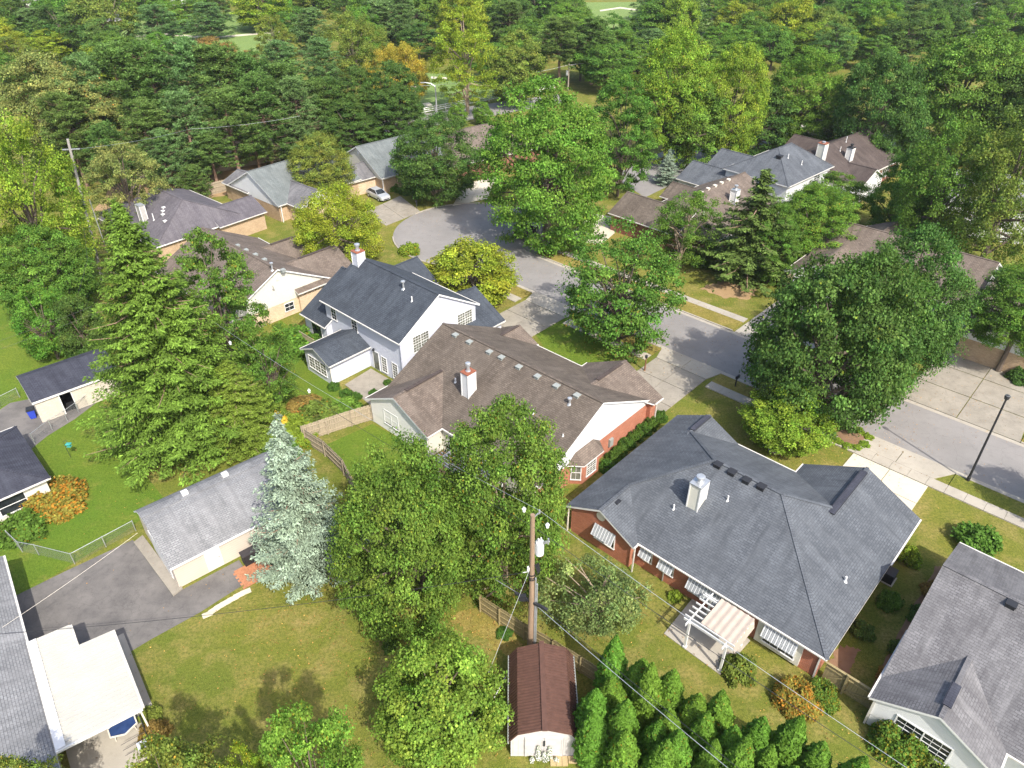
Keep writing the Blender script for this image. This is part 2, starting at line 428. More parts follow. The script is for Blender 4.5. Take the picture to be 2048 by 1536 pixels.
# golf course far off
sheet('golf_fairway', ccw(px((1150, 5), (1420, 2), (1440, 110), (1300, 125), (1180, 70))), 0.008, M_FAIR)
sheet('golf_fairway', ccw(px((810, 145), (1010, 150), (1020, 190), (900, 218), (800, 235))), 0.008, M_FAIR)
sheet('golf_fairway', ccw(px((200, 45), (560, 15), (560, 120), (300, 130), (210, 95))), 0.008, M_FAIR)
for q in (((1200, 20), (1240, 14), (1300, 22), (1300, 25), (1240, 17), (1200, 23)), ((862, 153), (935, 157), (935, 160), (862, 157)), ((240, 74), (330, 66), (420, 74), (560, 62), (560, 65), (420, 78), (330, 70), (240, 78))):
    sheet('cart_path', ccw(px(*q)), 0.016, M_CONC_NEW)
sheet('sand_bunker', ccw(px((845, 207), (858, 205), (866, 210), (850, 214))), 0.016, M_CONC_NEW)
# pine litter under the trees at the top left, mulch beds
sheet('needle_litter', ccw(ragged(px((300, 430), (460, 385), (560, 300), (700, 260), (620, 210), (300, 230), (190, 420)), .8)), 0.004, M_SOIL)
sheet('needle_litter', ccw(ragged(px((1400, 578), (1440, 562), (1520, 575), (1500, 598), (1440, 594)), .35)), 0.004, M_SOIL)
sheet('bare_earth', ccw(ragged(px((900, 1235), (990, 1200), (1050, 1290), (1030, 1330), (985, 1290), (930, 1262)), .25)), 0.004, M_LAWN_DRY)
sheet('mulch_bed', ccw(ragged(px((1740, 1375), (1800, 1270), (1870, 1130), (1895, 1140), (1800, 1340), (1765, 1395)), .15)), 0.004, M_MULCH)
sheet('mulch_bed', ccw(ragged(px((1655, 1335), (1680, 1290), (1720, 1300), (1700, 1345), (1665, 1360)), .15)), 0.004, M_MULCH)
sheet('needle_litter', ccw(ragged(px((1170, 470), (1380, 380), (1430, 395), (1250, 490)), .5)), 0.004, M_LAWN_DRY)

# street with its turning circle
CUL = (71.0, 68.0, 11.3)
near_o, far_o = 60.15, 68.5
arc = []
a0 = math.atan2(near_o - CUL[1], -8.1); a1 = math.atan2(far_o + 0.6 - CUL[1], -11.2)
for k in range(49):
    a = (-math.pi + math.acos(8.1 / 11.3)) + (2 * math.pi - math.acos(8.1 / 11.3) - 0.06) * k / 48
    arc.append((CUL[0] + CUL[2] * math.cos(a), CUL[1] + CUL[2] * math.sin(a)))
road_so = [(-40, near_o), (56, near_o), (60, near_o - 0.15)] + arc + [(56, far_o + 0.1), (-40, far_o)]
sheet('street', ccw([S(*p) for p in road_so]), 0.006, M_ROAD)
def kerb(name, so, w=0.16, h=0.12, mat=M_CONC):
    b = MB()
    for k in range(len(so) - 1):
        p, q = Vector(S(*so[k])), Vector(S(*so[k + 1]))
        b.bar((p.x, p.y, h / 2), (q.x, q.y, h / 2), w, h)
    return struct(b.obj(name, mat))
def kerb_line(o, segs):
    for a, b in segs: kerb('kerb', [(a, o), (b, o)])
kerb_line(near_o - 0.08, ((-40, 4.4), (13.1, 26.8), (34.0, 45.2), (52.6, 60)))
kerb_line(far_o + 0.08, ((-40, 1.5), (12.5, 24.6), (30.3, 59.5)))
kerb('kerb', [p for p in arc if p[1] < 66 or p[0] < 66][:14])
kerb('kerb', arc[20:44])
# gutter pans (paler strip beside the kerb)
for a, b, o0, o1 in ((-40, 60, near_o, near_o + 0.45), (-40, 59, far_o - 0.45, far_o)):
    sheet('gutter_pan', ccw([S(a, o0), S(b, o0), S(b, o1), S(a, o1)]), 0.012, M_CONC)

def slab_strip(name, s0, s1, o0, o1, step, mat, h=0.10):
    root = bpy.data.objects.new(name, None); COL.objects.link(root); struct(root)
    n = max(1, round((s1 - s0) / step)); d = (s1 - s0) / n
    b = MB(); b.box(-d / 2 + 0.012, d / 2 - 0.012, -(o1 - o0) / 2, (o1 - o0) / 2, 0.0, h); me = b.mesh('slab', mat)
    for k in range(n):
        p = S(s0 + (k + .5) * d, (o0 + o1) / 2)
        inst(me, 'slab', root, (p[0], p[1], random.uniform(0, .008)), (0, 0, math.radians(137) + random.uniform(-.004, .004)))
    return root
def verge(s0, s1, o0, o1, mat=M_LAWN_DRY):
    b = MB(); b.prism(ccw([S(s0, o0), S(s1, o0), S(s1, o1), S(s0, o1)]), 0.0, 0.085); return struct(b.obj('grass_verge', mat))
slab_strip('sidewalk', -12, 26.8, 56.9, 58.1, 1.5, M_CONC)
slab_strip('sidewalk', 34, 45.2, 56.9, 58.1, 1.5, M_CONC)
slab_strip('sidewalk', 52.6, 62, 56.9, 58.1, 1.5, M_CONC)
slab_strip('sidewalk', 12.5, 24.8, 71.0, 72.1, 1.5, M_CONC)
slab_strip('sidewalk', 30.3, 62, 71.0, 72.1, 1.5, M_CONC)
slab_strip('sidewalk', -12, 1.5, 71.0, 72.1, 1.5, M_CONC)
for a, b in ((-40, 4.4), (13.1, 26.8), (34.0, 45.2), (52.6, 60)): verge(a, b, 58.1, near_o - 0.15, M_LAWN if a < 0 else M_LAWN_DRY)
for a, b in ((-40, 1.5), (12.5, 24.6), (30.3, 59.5)): verge(a, b, far_o + 0.15, 71.0)

def drive(corners, nu, nv, mat, h=0.055, name='driveway'):
    """concrete driveway of separate panels; corners a-b along one edge, d-c along the other"""
    root = bpy.data.objects.new(name, None); COL.objects.link(root); struct(root)
    a, b, c, d = [Vector((q[0], q[1])) for q in corners]
    for i in range(nu):
        for j in range(nv):
            def P(u, v): return (a * (1 - u) + b * u) * (1 - v) + (d * (1 - u) + c * u) * v
            e = 0.004
            q = [P(i / nu + e, j / nv + e), P((i + 1) / nu - e, j / nv + e), P((i + 1) / nu - e, (j + 1) / nv - e), P(i / nu + e, (j + 1) / nv - e)]
            bb = MB(); bb.prism(ccw([(p.x, p.y) for p in q]), 0.0, h + random.uniform(0, .006)); bb.obj('panel', mat, root)
    return root
drive([S(5.6, 48.5), S(11.9, 48.5), S(11.9, 56.85), S(5.6, 56.85)], 2, 3, M_CONC_NEW, 0.07)
drive([S(4.4, near_o), S(13.1, near_o), S(11.9, 58.15), S(5.6, 58.15)], 2, 1, M_CONC, 0.07, 'driveway_apron')
drive([S(27.4, 48.5), S(33.4, 48.5), S(33.4, 58.1), S(27.4, 58.1)], 2, 3, M_CONC_OLD, 0.06)
drive([S(26.8, near_o), S(34.0, near_o), S(33.4, 58.15), S(27.4, 58.15)], 2, 1, M_CONC, 0.06, 'driveway_apron')
drive([S(45.8, 48.5), S(52.0, 48.5), S(52.0, 58.1), S(45.8, 58.1)], 2, 3, M_CONC_OLD, 0.06)
drive([S(45.2, near_o), S(52.6, near_o), S(52.0, 58.15), S(45.8, 58.15)], 2, 1, M_CONC, 0.06, 'driveway_apron')
drive([S(25.1, far_o), S(30.0, far_o), S(29.8, 84.0), S(25.3, 84.0)], 2, 5, M_CONC, 0.06)
drive([S(1.5, far_o), S(12.3, far_o), S(11.0, 86.0), S(3.0, 86.0)], 2, 4, M_CONC_OLD, 0.06)  # darker concrete picked here to stand in for tree shade on the drive
drive(px((772, 452), (842, 424), (800, 392), (728, 425)), 2, 3, M_CONC_OLD, 0.05)
drive(px((905, 412), (975, 398), (995, 352), (930, 368)), 2, 3, M_CONC_NEW, 0.05)
drive(px((1130, 475), (1200, 492), (1260, 440), (1190, 428)), 2, 3, M_CONC_NEW, 0.05)
drive(px((1690, 330), (1800, 330), (1790, 270), (1700, 262)), 2, 2, M_CONC_NEW, 0.05)
drive(px((1540, 290), (1500, 262), (1600, 240), (1640, 262)), 2, 2, M_CONC, 0.05)
# the cross street behind, and the main road by the golf course
sheet('cross_street', ccw(px((1225, 352), (1340, 296), (1470, 268), (1560, 256), (1700, 246), (1700, 262), (1580, 276), (1480, 302), (1290, 395))), 0.006, M_ROAD)
sheet('main_road', ccw(px((640, 262), (930, 214), (1120, 188), (1130, 205), (940, 240), (640, 290))), 0.007, M_ROAD)
sheet('main_road', ccw(px((1890, 62), (2010, 44), (2200, 10), (2200, 30), (2030, 62), (1900, 80))), 0.007, M_ROAD)
sheet('brick_terrace', ccw(px((1350, 372), (1372, 355), (1418, 345), (1410, 368))), 0.03, plain('terrace_brick', (0.36, 0.16, 0.11), 0.9, 0.2, 5))
# asphalt on the left
sheet('driveway', ccw(px((-60, 1235), (0, 1207), (130, 1143), (265, 1080), (300, 1110), (352, 1186), (478, 1120), (504, 1160), (470, 1180), (400, 1225), (300, 1280), (230, 1322), (160, 1372), (-60, 1440))), 0.010, M_ASPH)
sheet('driveway', ccw(px((-60, 860), (20, 806), (60, 798), (200, 800), (150, 838), (95, 872), (60, 900), (-60, 950))), 0.010, M_ASPH)
# concrete walk beside the garage, patios
bb = MB(); bb.prism(ccw(px((268, 1086), (286, 1072), (366, 1178), (347, 1193))), 0.0, 0.12); struct(bb.obj('garage_apron', M_CONC_OLD))
bb = MB(); bb.prism(ccw(px((1328, 1268), (1395, 1185), (1500, 1282), (1440, 1350))), 0.0, 0.07); struct(bb.obj('patio', M_CONC))
bb = MB(); bb.prism(ccw(px((690, 770), (742, 738), (800, 772), (740, 810))), 0.0, 0.07); struct(bb.obj('patio', M_CONC_OLD))
bb = MB(); bb.prism(ccw(px((850, 925), (905, 890), (1010, 965), (950, 1010))), 0.0, 0.05); struct(bb.obj('patio', M_MULCH))
# ------------------------------------------------------------------ houses
FACES = {'+x': ((0, 1), (1, 0)), '-x': ((0, -1), (-1, 0)), '+y': ((-1, 0), (0, 1)), '-y': ((1, 0), (0, -1))}   # tangent, outward normal
class House:
    def __init__(s, name, label, org, ang, cat='house'):
        s.o = org; s.a = math.radians(ang)
        s.root = thing(name, label, cat, (org[0], org[1], 0), s.a); s.k = 0; s.wings = []
    def loc(s, x, y):
        dx, dy = x - s.o[0], y - s.o[1]; c, n = math.cos(s.a), math.sin(s.a)
        return dx * c + dy * n, -dx * n + dy * c
    def wing(s, x0, x1, y0, y1, axis='x', ze=2.6, p=0.5, hip=(0, 0), mats=None, low=None, up=None, split=2.35, inset=0.38, rake=0.3, t=0.17, gut=('0', '1'), ridge=True, walls=True, trim=None, caps=(1, 1, 1, 1), cut1=None):
        """gable or hip roof over walls. axis = direction of the ridge; hip = slope run-in at the two ridge ends"""
        k = s.k; s.k += 1; e = 0.004 * k; ze -= e
        if axis == 'y':
            sw = lambda a, b: (b, a); u0, u1, w0, w1 = y0, y1, x0, x1
        else:
            sw = lambda a, b: (a, b); u0, u1, w0, w1 = x0, x1, y0, y1
        P = lambda u, w, z: (*sw(u, w), z)
        wm = (w0 + w1) / 2; zr = ze + p * (w1 - w0) / 2
        r0, r1 = u0 + hip[0], u1 - hip[1]
        b = MB()
        fl = (axis == 'y')
        def F(pts, m):
            b.face(list(reversed(pts)) if fl else pts, m)
        F([P(u0, w0, ze), P(u1, w0, ze), P(r1, wm, zr), P(r0, wm, zr)], 0)
        c1 = u0 if cut1 is None else cut1
        F([P(u1, w1, ze), P(c1, w1, ze), P(r0, wm, zr), P(r1, wm, zr)], 0)
        for (ue, re, hp, sgn) in ((u0, r0, hip[0], -1), (u1, r1, hip[1], 1)):
            tri = [P(ue, w1, ze), P(ue, w0, ze), P(re, wm, zr)]
            if sgn > 0: tri = [P(ue, w0, ze), P(ue, w1, ze), P(re, wm, zr)]
            if hp > 0: F(tri, 0)
            else:   # rake boards
                q0, q1 = [P(ue, w0, ze), P(ue, wm, zr), P(ue, wm, zr - t), P(ue, w0, ze - t)], [P(ue, wm, zr), P(ue, w1, ze), P(ue, w1, ze - t), P(ue, wm, zr - t)]
                if sgn < 0: q0.reverse(); q1.reverse()
                if sgn < 0 and cut1 is not None: continue
                F(q0 if sgn < 0 else list(reversed(q0)), 1); F(q1 if sgn < 0 else list(reversed(q1)), 1)
        for w in (w0, w1): F([P(u0, w, ze), P(u0, w, ze - t), P(u1, w, ze - t), P(u1, w, ze)] if w == w0 else [P(u1, w, ze), P(u1, w, ze - t), P(c1, w, ze - t), P(c1, w, ze)], 1)
        for (ue, hp) in ((u0, hip[0]), (u1, hip[1])):
            if hp > 0: b.face([P(ue, w0, ze), P(ue, w1, ze), P(ue, w1, ze - t), P(ue, w0, ze - t)], 1)
        # underside
        if max(hip) > 0: b.face([P(u0, w0, ze - t), P(u0, w1, ze - t), P(u1, w1, ze - t), P(u1, w0, ze - t)], 1)
        else:
            b.face([P(u0, w0, ze - t), P(u0, wm, zr - t), P(u1, wm, zr - t), P(u1, w0, ze - t)], 1)
            b.face([P(u0, wm, zr - t), P(c1, w1, ze - t), P(u1, w1, ze - t), P(u1, wm, zr - t)], 1)
        tm = trim or M_TRIM
        roof = b.obj('roof', [mats, tm], s.root)
        # ridge caps
        if ridge:
            c = MB()
            def cap(A, B):
                A = Vector(A); B = Vector(B); c.bar(A + Vector((0, 0, .005)), B + Vector((0, 0, .005)), 0.26, 0.035)
            cap(P(r0, wm, zr), P(r1, wm, zr))
            for (rr_, ue_, hp_, fr_) in ((r0, u0, hip[0], caps[:2]), (r1, u1, hip[1], caps[2:])):
                for we_, f_ in ((w0, fr_[0]), (w1, fr_[1])):
                    if hp_ > 0 and f_ > 0: a_ = Vector(P(rr_, wm, zr)); cap(a_, a_.lerp(Vector(P(ue_, we_, ze)), f_))
            c.obj('ridge_cap', mats, roof)
        for g in gut:
            w = w0 - 0.05 if g == '0' else w1 + 0.05
            c = MB(); A = Vector(P((c1 if g == '1' else u0) + .02, w, ze - .05)); B = Vector(P(u1 - .02, w, ze - .05)); c.bar(A, B, 0.11, 0.10)
            c.obj('gutter', M_GUTTER, s.root)
        # walls
        if walls:
            i = inset + e; j0 = (inset if hip[0] > 0 else rake) + e; j1 = (inset if hip[1] > 0 else rake) + e
            zi = ze - t + p * i - 0.02
            if max(hip) > 0: zi = ze - t - 0.005
            wb = MB()
            a0, a1, b0, b1 = (u0 if cut1 is None else cut1 - .3) + j0, u1 - j1, w0 + i, w1 - i
            sp = min(split, zi)
            wb.prism(ccw([sw(a0, b0), sw(a1, b0), sw(a1, b1), sw(a0, b1)]), 0, sp - e if split < zi else zi)
            wb.obj('wall', low, s.root)
            gb = MB(); f = 0.02
            if max(hip) == 0:
                prof = [(b0 - f, sp), (b1 + f, sp), (b1 + f, zi), (wm, zr - t - 0.02), (b0 - f, zi)]
                if sp >= zi: prof = [(b0 - f, zi - .02), (b1 + f, zi - .02), (wm, zr - t - 0.02)]
                A = [P(a0 - f, w, z) for w, z in prof]; B = [P(a1 + f, w, z) for w, z in prof]
                gb.face(A if axis == 'y' else list(reversed(A))); gb.face(list(reversed(B)) if axis == 'y' else B)
                for q in range(len(prof)): r = (q + 1) % len(prof); gb.face([A[q], A[r], B[r], B[q]] if axis != 'y' else [A[r], A[q], B[q], B[r]])
                gb.obj('gable_wall', up or low, s.root)
            elif split < zi:
                gb.prism(ccw([sw(a0 - f, b0 - f), sw(a1 + f, b0 - f), sw(a1 + f, b1 + f), sw(a0 - f, b1 + f)]), sp, zi)
                gb.obj('gable_wall', up or low, s.root)
        def zat(x, y):
            u, w = (y, x) if axis == 'y' else (x, y)
            z = ze + p * min(w - w0, w1 - w)
            if hip[0] > 0: z = min(z, ze + (zr - ze) / hip[0] * (u - u0))
            if hip[1] > 0: z = min(z, ze + (zr - ze) / hip[1] * (u1 - u))
            return z
        s.wings.append(zat)
        return zat
    def hit(s, u, v, zat, z=4.5):
        for _ in range(25):
            x, y = s.loc(*G(u, v, z)); z = 0.5 * z + 0.5 * zat(x, y)
        return x, y, z
    def window(s, face, plane, u, z, w, h, n=1, grid=(2, 2), curt=False, frame=M_TRIM, fw=0.06, awn=None):
        t, nn = FACES[face]
        def P(a, d, zz):   # a along the wall from the centre, d outwards
            return (t[0] * (u + 0) * 0 + (plane + d * (nn[0] + nn[1])) * abs(nn[0]) + (u + a) * abs(t[0]),
                    (plane + d * (nn[0] + nn[1])) * abs(nn[1]) + (u + a) * abs(t[1]), zz)
        def bx(b, a0, a1, d0, d1, z0, z1):
            p, q = P(a0, d0, z0), P(a1, d1, z1); b.box(min(p[0], q[0]), max(p[0], q[0]), min(p[1], q[1]), max(p[1], q[1]), z0, z1)
        f = MB()
        bx(f, -w / 2 - fw, w / 2 + fw, -0.02, 0.07, z + h, z + h + fw); bx(f, -w / 2 - fw - .03, w / 2 + fw + .03, -0.02, 0.10, z - fw, z)
        bx(f, -w / 2 - fw, -w / 2, -0.02, 0.07, z, z + h); bx(f, w / 2, w / 2 + fw, -0.02, 0.07, z, z + h)
        un = w / n
        for i in range(1, n): bx(f, -w / 2 + i * un - fw / 2, -w / 2 + i * un + fw / 2, -0.02, 0.065, z, z + h)
        for i in range(n):
            a0 = -w / 2 + i * un; bx(f, a0 + .02, a0 + un - .02, 0.0, 0.05, z + h / 2 - .025, z + h / 2 + .025)
            for sash in (0, 1):
                for c in range(1, grid[0]): bx(f, a0 + un * c / grid[0] - .013, a0 + un * c / grid[0] + .013, 0.0, 0.04, z + sash * h / 2, z + (sash + 1) * h / 2)
                for r in range(1, grid[1]): zz = z + sash * h / 2 + h / 2 * r / grid[1]; bx(f, a0, a0 + un, 0.0, 0.042, zz - .013, zz + .013)
        fo = f.obj('window', frame, s.root)
        for i in range(n):
            a0 = -w / 2 + i * un
            for sash in (0, 1):
                g = MB(); bx(g, a0 + .01, a0 + un - .01, 0.0, 0.022, z + sash * h / 2 + .01, z + (sash + 1) * h / 2 - .01)
                g.obj('pane', M_GLASS_CURT if curt else M_GLASS, fo)
        if awn:   # slatted aluminium awning
            drop, out = awn
            af = MB(); nsl = max(6, int(w / 0.11)); d = (w + .2) / nsl
            for q in range(nsl):
                a = -w / 2 - .1 + q * d
                A0, A1 = P(a + .012, .05, z + h + .12), P(a + d - .012, .05, z + h + .12); B0, B1 = P(a + .012, out, z + h + .12 - drop), P(a + d - .012, out, z + h + .12 - drop)
                sl = MB(); up = Vector((0, 0, .025))
                pts = [Vector(A0), Vector(A1), Vector(B1), Vector(B0)]
                sl.face([p + up for p in pts]); sl.face([p for p in reversed(pts)])
                for r in range(4): sl.face([pts[r], pts[(r + 1) % 4], pts[(r + 1) % 4] + up, pts[r] + up])
                sl.obj('awning_slat', M_AWN if q % 2 else M_AWN2, fo)
        return fo
    def door(s, face, plane, u, w, h, mat, panels=True, z=0.1, knob=True):
        t, nn = FACES[face]
        def bx(b, a0, a1, d0, d1, z0, z1):
            if abs(nn[0]): x0, x1 = sorted((plane + d0 * nn[0], plane + d1 * nn[0])); b.box(x0, x1, u + a0, u + a1, z0, z1)
            else: y0, y1 = sorted((plane + d0 * nn[1], plane + d1 * nn[1])); b.box(u + a0, u + a1, y0, y1, z0, z1)
        f = MB(); bx(f, -w / 2, w / 2, -.02, .04, z, z + h)
        if panels:
            for c in (-1, 1):
                for r in (0, 1, 2): bx(f, c * w / 4 - w * .16, c * w / 4 + w * .16, .03, .05, z + .15 + r * h * .31, z + .15 + r * h * .31 + h * .24)
        d = f.obj('door', mat, s.root)
        fr = MB(); bx(fr, -w / 2 - .09, -w / 2, -.02, .06, z, z + h + .09); bx(fr, w / 2, w / 2 + .09, -.02, .06, z, z + h + .09); bx(fr, -w / 2, w / 2, -.02, .06, z + h, z + h + .09)
        fr.obj('door_frame', M_TRIM, d)
        if knob:
            kb = MB(); bx(kb, w / 2 - .13, w / 2 - .07, .04, .10, z + .95, z + 1.02); kb.obj('door_handle', M_DKMETAL, d)
        return d
    def post(s, x, y, z0, z1, w, mat, name='downspout'):
        b = MB(); b.box(x - w / 2, x + w / 2, y - w / 2, y + w / 2, z0, z1); return b.obj(name, mat, s.root)
    def chimney(s, x, y, z0, z1, wx, wy, mat, cap=M_RUST, flue=M_METAL, fh=0.75, fr=0.17):
        b = MB(); b.box(x - wx / 2, x + wx / 2, y - wy / 2, y + wy / 2, z0, z1)
        for cx in (-1, 1):
            for cy in (-1, 1): b.box(x + cx * wx / 2 - .045, x + cx * wx / 2 + .045, y + cy * wy / 2 - .045, y + cy * wy / 2 + .045, z0, z1 - .005, 1)
        ch = b.obj('chimney', [mat, M_TRIM], s.root)
        c = MB(); c.box(x - wx / 2 - .07, x + wx / 2 + .07, y - wy / 2 - .07, y + wy / 2 + .07, z1, z1 + .08); c.obj('chimney_cap', cap, ch)
        if fh:
            f = MB(); f.tube([(x, y, z1 + .08), (x, y, z1 + .14), (x, y, z1 + .18), (x, y, z1 + fh * .8)], [fr * 1.5, fr * 1.5, fr, fr], 12)
            f.tube([(x, y, z1 + fh * .72), (x, y, z1 + fh * .95), (x, y, z1 + fh)], [fr * 1.55, fr * 1.6, fr * 1.1], 12); f.obj('flue', flue, ch)
        fl = MB(); fl.box(x - wx / 2 - .06, x + wx / 2 + .06, y - wy / 2 - .06, y - wy / 2 + 0.02, z0 + .0, z0 + .25); 
        return ch
    def vent(s, u, v, zat, mat=M_VENT, w=0.42, h=0.16):
        x, y, z = s.hit(u, v, zat)
        b = MB(); ww = w / 2
        b.box(x - ww, x + ww, y - ww, y + ww, z - .15, z + h * .55)
        b.prism([(x - ww - .04, y - ww - .04), (x + ww + .04, y - ww - .04), (x + ww + .04, y + ww + .04), (x - ww - .04, y + ww + .04)], z + h * .5, z + h)
        return b.obj('roof_vent', mat, s.root)
    def pipe(s, u, v, zat, h=0.45, r=0.055, mat=M_TRIM, cap=False):
        x, y, z = s.hit(u, v, zat)
        b = MB(); b.tube([(x, y, z - .1), (x, y, z + h)], r, 8)
        b.tube([(x, y, z - .12), (x, y, z + .06)], [r * 2.6, r * 1.3], 8)
        if cap: b.tube([(x, y, z + h - .03), (x, y, z + h + .08), (x, y, z + h + .14)], [r * 2.2, r * 2.2, r * .6], 10)
        return b.obj('vent_pipe', mat, s.root)
    def ridge_vent(s, zat, p0, p1, mat=M_DKMETAL, w=0.55):
        """raised ridge vent strip between two plan points"""
        b = MB(); a = Vector((*p0, zat(*p0) + .05)); c = Vector((*p1, zat(*p1) + .05)); b.bar(a, c, w, 0.05)
        o = b.obj('ridge_vent', mat, s.root)
        q = MB(); q.bar(a + Vector((0, 0, .03)), c + Vector((0, 0, .03)), w * .8, 0.05); q.obj('vent_shingles', M_SH_DARK if mat is M_DKMETAL else mat, o)
        return o
    def disc(s, face, plane, u, z, r, mat):
        t, nn = FACES[face]; b = MB(); n = Vector((nn[0], nn[1], 0))
        c = Vector((plane if abs(nn[0]) else u, u if abs(nn[0]) else plane, z)); b.tube([c - n * .02, c + n * .05, c + n * .055], [r, r, r * .7], 14); return b.obj('gable_vent', mat, s.root)
M_AWN2 = plain('awning_pale_slat', (0.52, 0.54, 0.56), 0.5, 0.06)
M_AWN = plain('awning_grey_slat', (0.30, 0.32, 0.34), 0.5, 0.06)

# --- slate-blue roofed brick ranch house, right of centre
B = House('brick_house', 'red brick ranch house with slate blue hip roof, tall cream chimney and pergola behind', G(1655, 1320, 2.6), -43)
bm = B.wing(-20.2, 0, 0, 14.9, 'x', 2.6, 0.513, hip=(7.45, 7.45), mats=M_SH_BLUE, low=M_BRICK_RED, up=M_BRICK_RED, trim=M_CREAMTRIM, caps=(.595, .595, 1, .39))
bg = B.wing(-9.1, 0, 10.3, 16.3, 'y', 2.6, 0.513, mats=M_SH_BLUE, low=M_BRICK_RED, up=M_BRICK_RED, gut=('0', '1'), trim=M_CREAMTRIM)
bw = B.wing(-20.2, -14.2, 11.4, 14.95, 'y', 2.6, 0.513, mats=M_SH_BLUE, low=M_BRICK_RED, up=M_BRICK_RED, gut=('1',), trim=M_CREAMTRIM)
br_ = B.wing(-20.2, -13.95, -0.6, 2.9, 'y', 2.6, 0.513, mats=M_SH_BLUE, low=M_BRICK_RED, up=M_BRICK_RED, gut=('1',), trim=M_TRIM)
xx, yy, zz = B.hit(1392, 1005, bm); B.chimney(xx, yy, zz - .9, zz + 1.95, 0.85, 1.05, M_SD_CREAM, cap=M_METAL, fh=0.6, fr=0.2)
for q in ((1436, 931), (1464, 946), (1493, 962), (1523, 975)): B.vent(*q, bm, M_BLACK, 0.5, 0.2)
B.vent(1233, 1004, bw, M_BLACK, 0.45, .14)
for q in ((1347, 1018), (1455, 1001)): B.pipe(*q, bm)
B.pipe(1690, 1162, bm, .4, .075)
B.ridge_vent(bg, (-4.55, 9.6), (-4.55, 15.6)); B.ridge_vent(bw, (-17.2, 12.1), (-17.2, 14.7), w=.5)
# rear wall with awnings
B.window('-y', 0.38, -11.6, 1.0, 1.0, 1.3, 1, (1, 1), awn=(0.85, .55))
B.window('-y', 0.38, -7.9, 0.75, 3.6, 1.5, 3, (1, 1), awn=(0.95, .6))
B.window('-y', 0.38, -13.3, 1.0, 0.8, 1.3, 1, (1, 1), awn=(0.85, .55))
B.window('-y', -0.3, -16.6, 0.95, 1.7, 1.35, 2, (1, 1), awn=(0.8, .55))
b = MB(); b.box(-4.55, -1.5, 0.18, 0.45, 0.25, 2.45); b.obj('wall_panel', M_SD_CREAM, B.root)
B.window('-y', 0.18, -2.95, 0.65, 2.1, 1.5, 2, (2, 2), awn=(0.8, .5))
B.disc('-y', -0.32, -17.1, 3.35, 0.38, M_CREAMTRIM)
B.post(-0.45, 0.32, 0, 2.5, 0.09, M_GUTTER); B.post(-13.9, -0.45, 0, 2.5, .09, M_GUTTER); B.post(-20.0, -.45, 0, 2.5, .09, M_CREAMTRIM)
b = MB(); b.box(-11.95, -11.6, .2, .36, 1.2, 1.65); b.box(-11.8, -11.74, .25, .34, 0.1, 1.3); b.obj('electric_meter', M_METAL, B.root)
for q in (7.2, 11.5): B.window('+x', -0.38, q, 0.9, 1.0, 1.4, 1, (2, 2))
B.window('-x', -19.82, 4.0, .9, 1.6, 1.4, 2, (2, 2)); B.window('-x', -19.82, 9.0, .9, .9, 1.4, 1, (2, 2))
b = MB(); b.box(-7.2, -2.0, 15.98, 16.05, 0.05, 2.2); b.obj('garage_door', M_TRIM, B.root)
B.window('+y', 14.6, -17.2, .8, 1.8, 1.5, 2, (2, 2))

# --- brown-roofed house in the middle
C = House('brown_roof_house', 'long house with weathered brown roof, white gable over red brick side wall and bay window', G(1301.8, 802.6, 2.6), -42.5)
cm = C.wing(-19.15, 0, -15.5, 0.3, 'x', 2.6, 0.5, mats=M_SH_BROWN, low=M_BRICK_RED, up=M_SD_WHITE, split=2.25)
cw = C.wing(-19.5, -11.1, -17.25, -6, 'y', 2.6, 0.5, mats=M_SH_BROWN2, low=M_SD_GREY, up=M_SD_GREY, split=1.0, gut=('0', '1'))
cg = C.wing(-8.2, 0.5, -4.3, 1.25, 'y', 2.6, 0.5, mats=M_SH_BROWN2, low=M_BRICK_RED, up=M_SD_WHITE, gut=('0', '1'), cut1=-.1)
cf = C.wing(-19.05, -14.05, -6, 0.6, 'y', 2.6, 0.5, mats=M_SH_BROWN2, low=M_BRICK_RED, up=M_SD_WHITE, gut=('1',))
b = MB(); b.box(-11.5, -0.7, -15.32, -15.1, 0, 2.5); b.obj('rear_wall', M_SD_CREAM, C.root)
b = MB(); b.box(-11.6, -11.35, -16.9, -15.1, 0, 2.45); b.obj('side_wall', M_SD_CREAM, C.root)
xx, yy, zz = C.hit(938, 785, cm); C.chimney(xx, yy, zz - .6, zz + 2.2, 0.8, 0.95, M_SD_WHITE, cap=M_RUST, fh=.95, fr=.15)
for q in ((911, 671), (939, 685), (979, 705), (1003, 716), (1038, 735), (1075, 754), (1113, 773), (1154, 792)): C.vent(*q, cm, M_VENT, .45, .16)
C.pipe(911, 764, cm, .4, .07); C.pipe(1066, 827, cm, .45, .06); C.pipe(1139, 808, cm, .55, .09, M_METAL, True); C.pipe(1126, 872, cm, .2, .05)
C.ridge_vent(cw, (-15.3, -15.8), (-15.3, -11.5), M_SH_UMBER, .4); C.ridge_vent(cg, (-3.85, -3.2), (-3.85, 0.5), M_SH_UMBER, .4); C.ridge_vent(cf, (-16.55, -2.6), (-16.55, .3), M_SH_UMBER, .35)
C.window('-y', -16.93, -16.3, 0.85, 1.9, 1.5, 2, (1, 1)); C.window('-y', -16.93, -13.0, 0.7, .9, 1.5, 1, (1, 1)); C.disc('-y', -16.95, -15.3, 3.7, .25, M_TRIM)
C.door('-y', -15.32, -9.6, 1.6, 2.0, M_GLASS, False, knob=False); C.window('-y', -15.32, -5.5, .8, 1.8, 1.4, 2, (1, 1))
C.disc('+x', -.28, -7.6, 5.2, .3, M_TRIM)
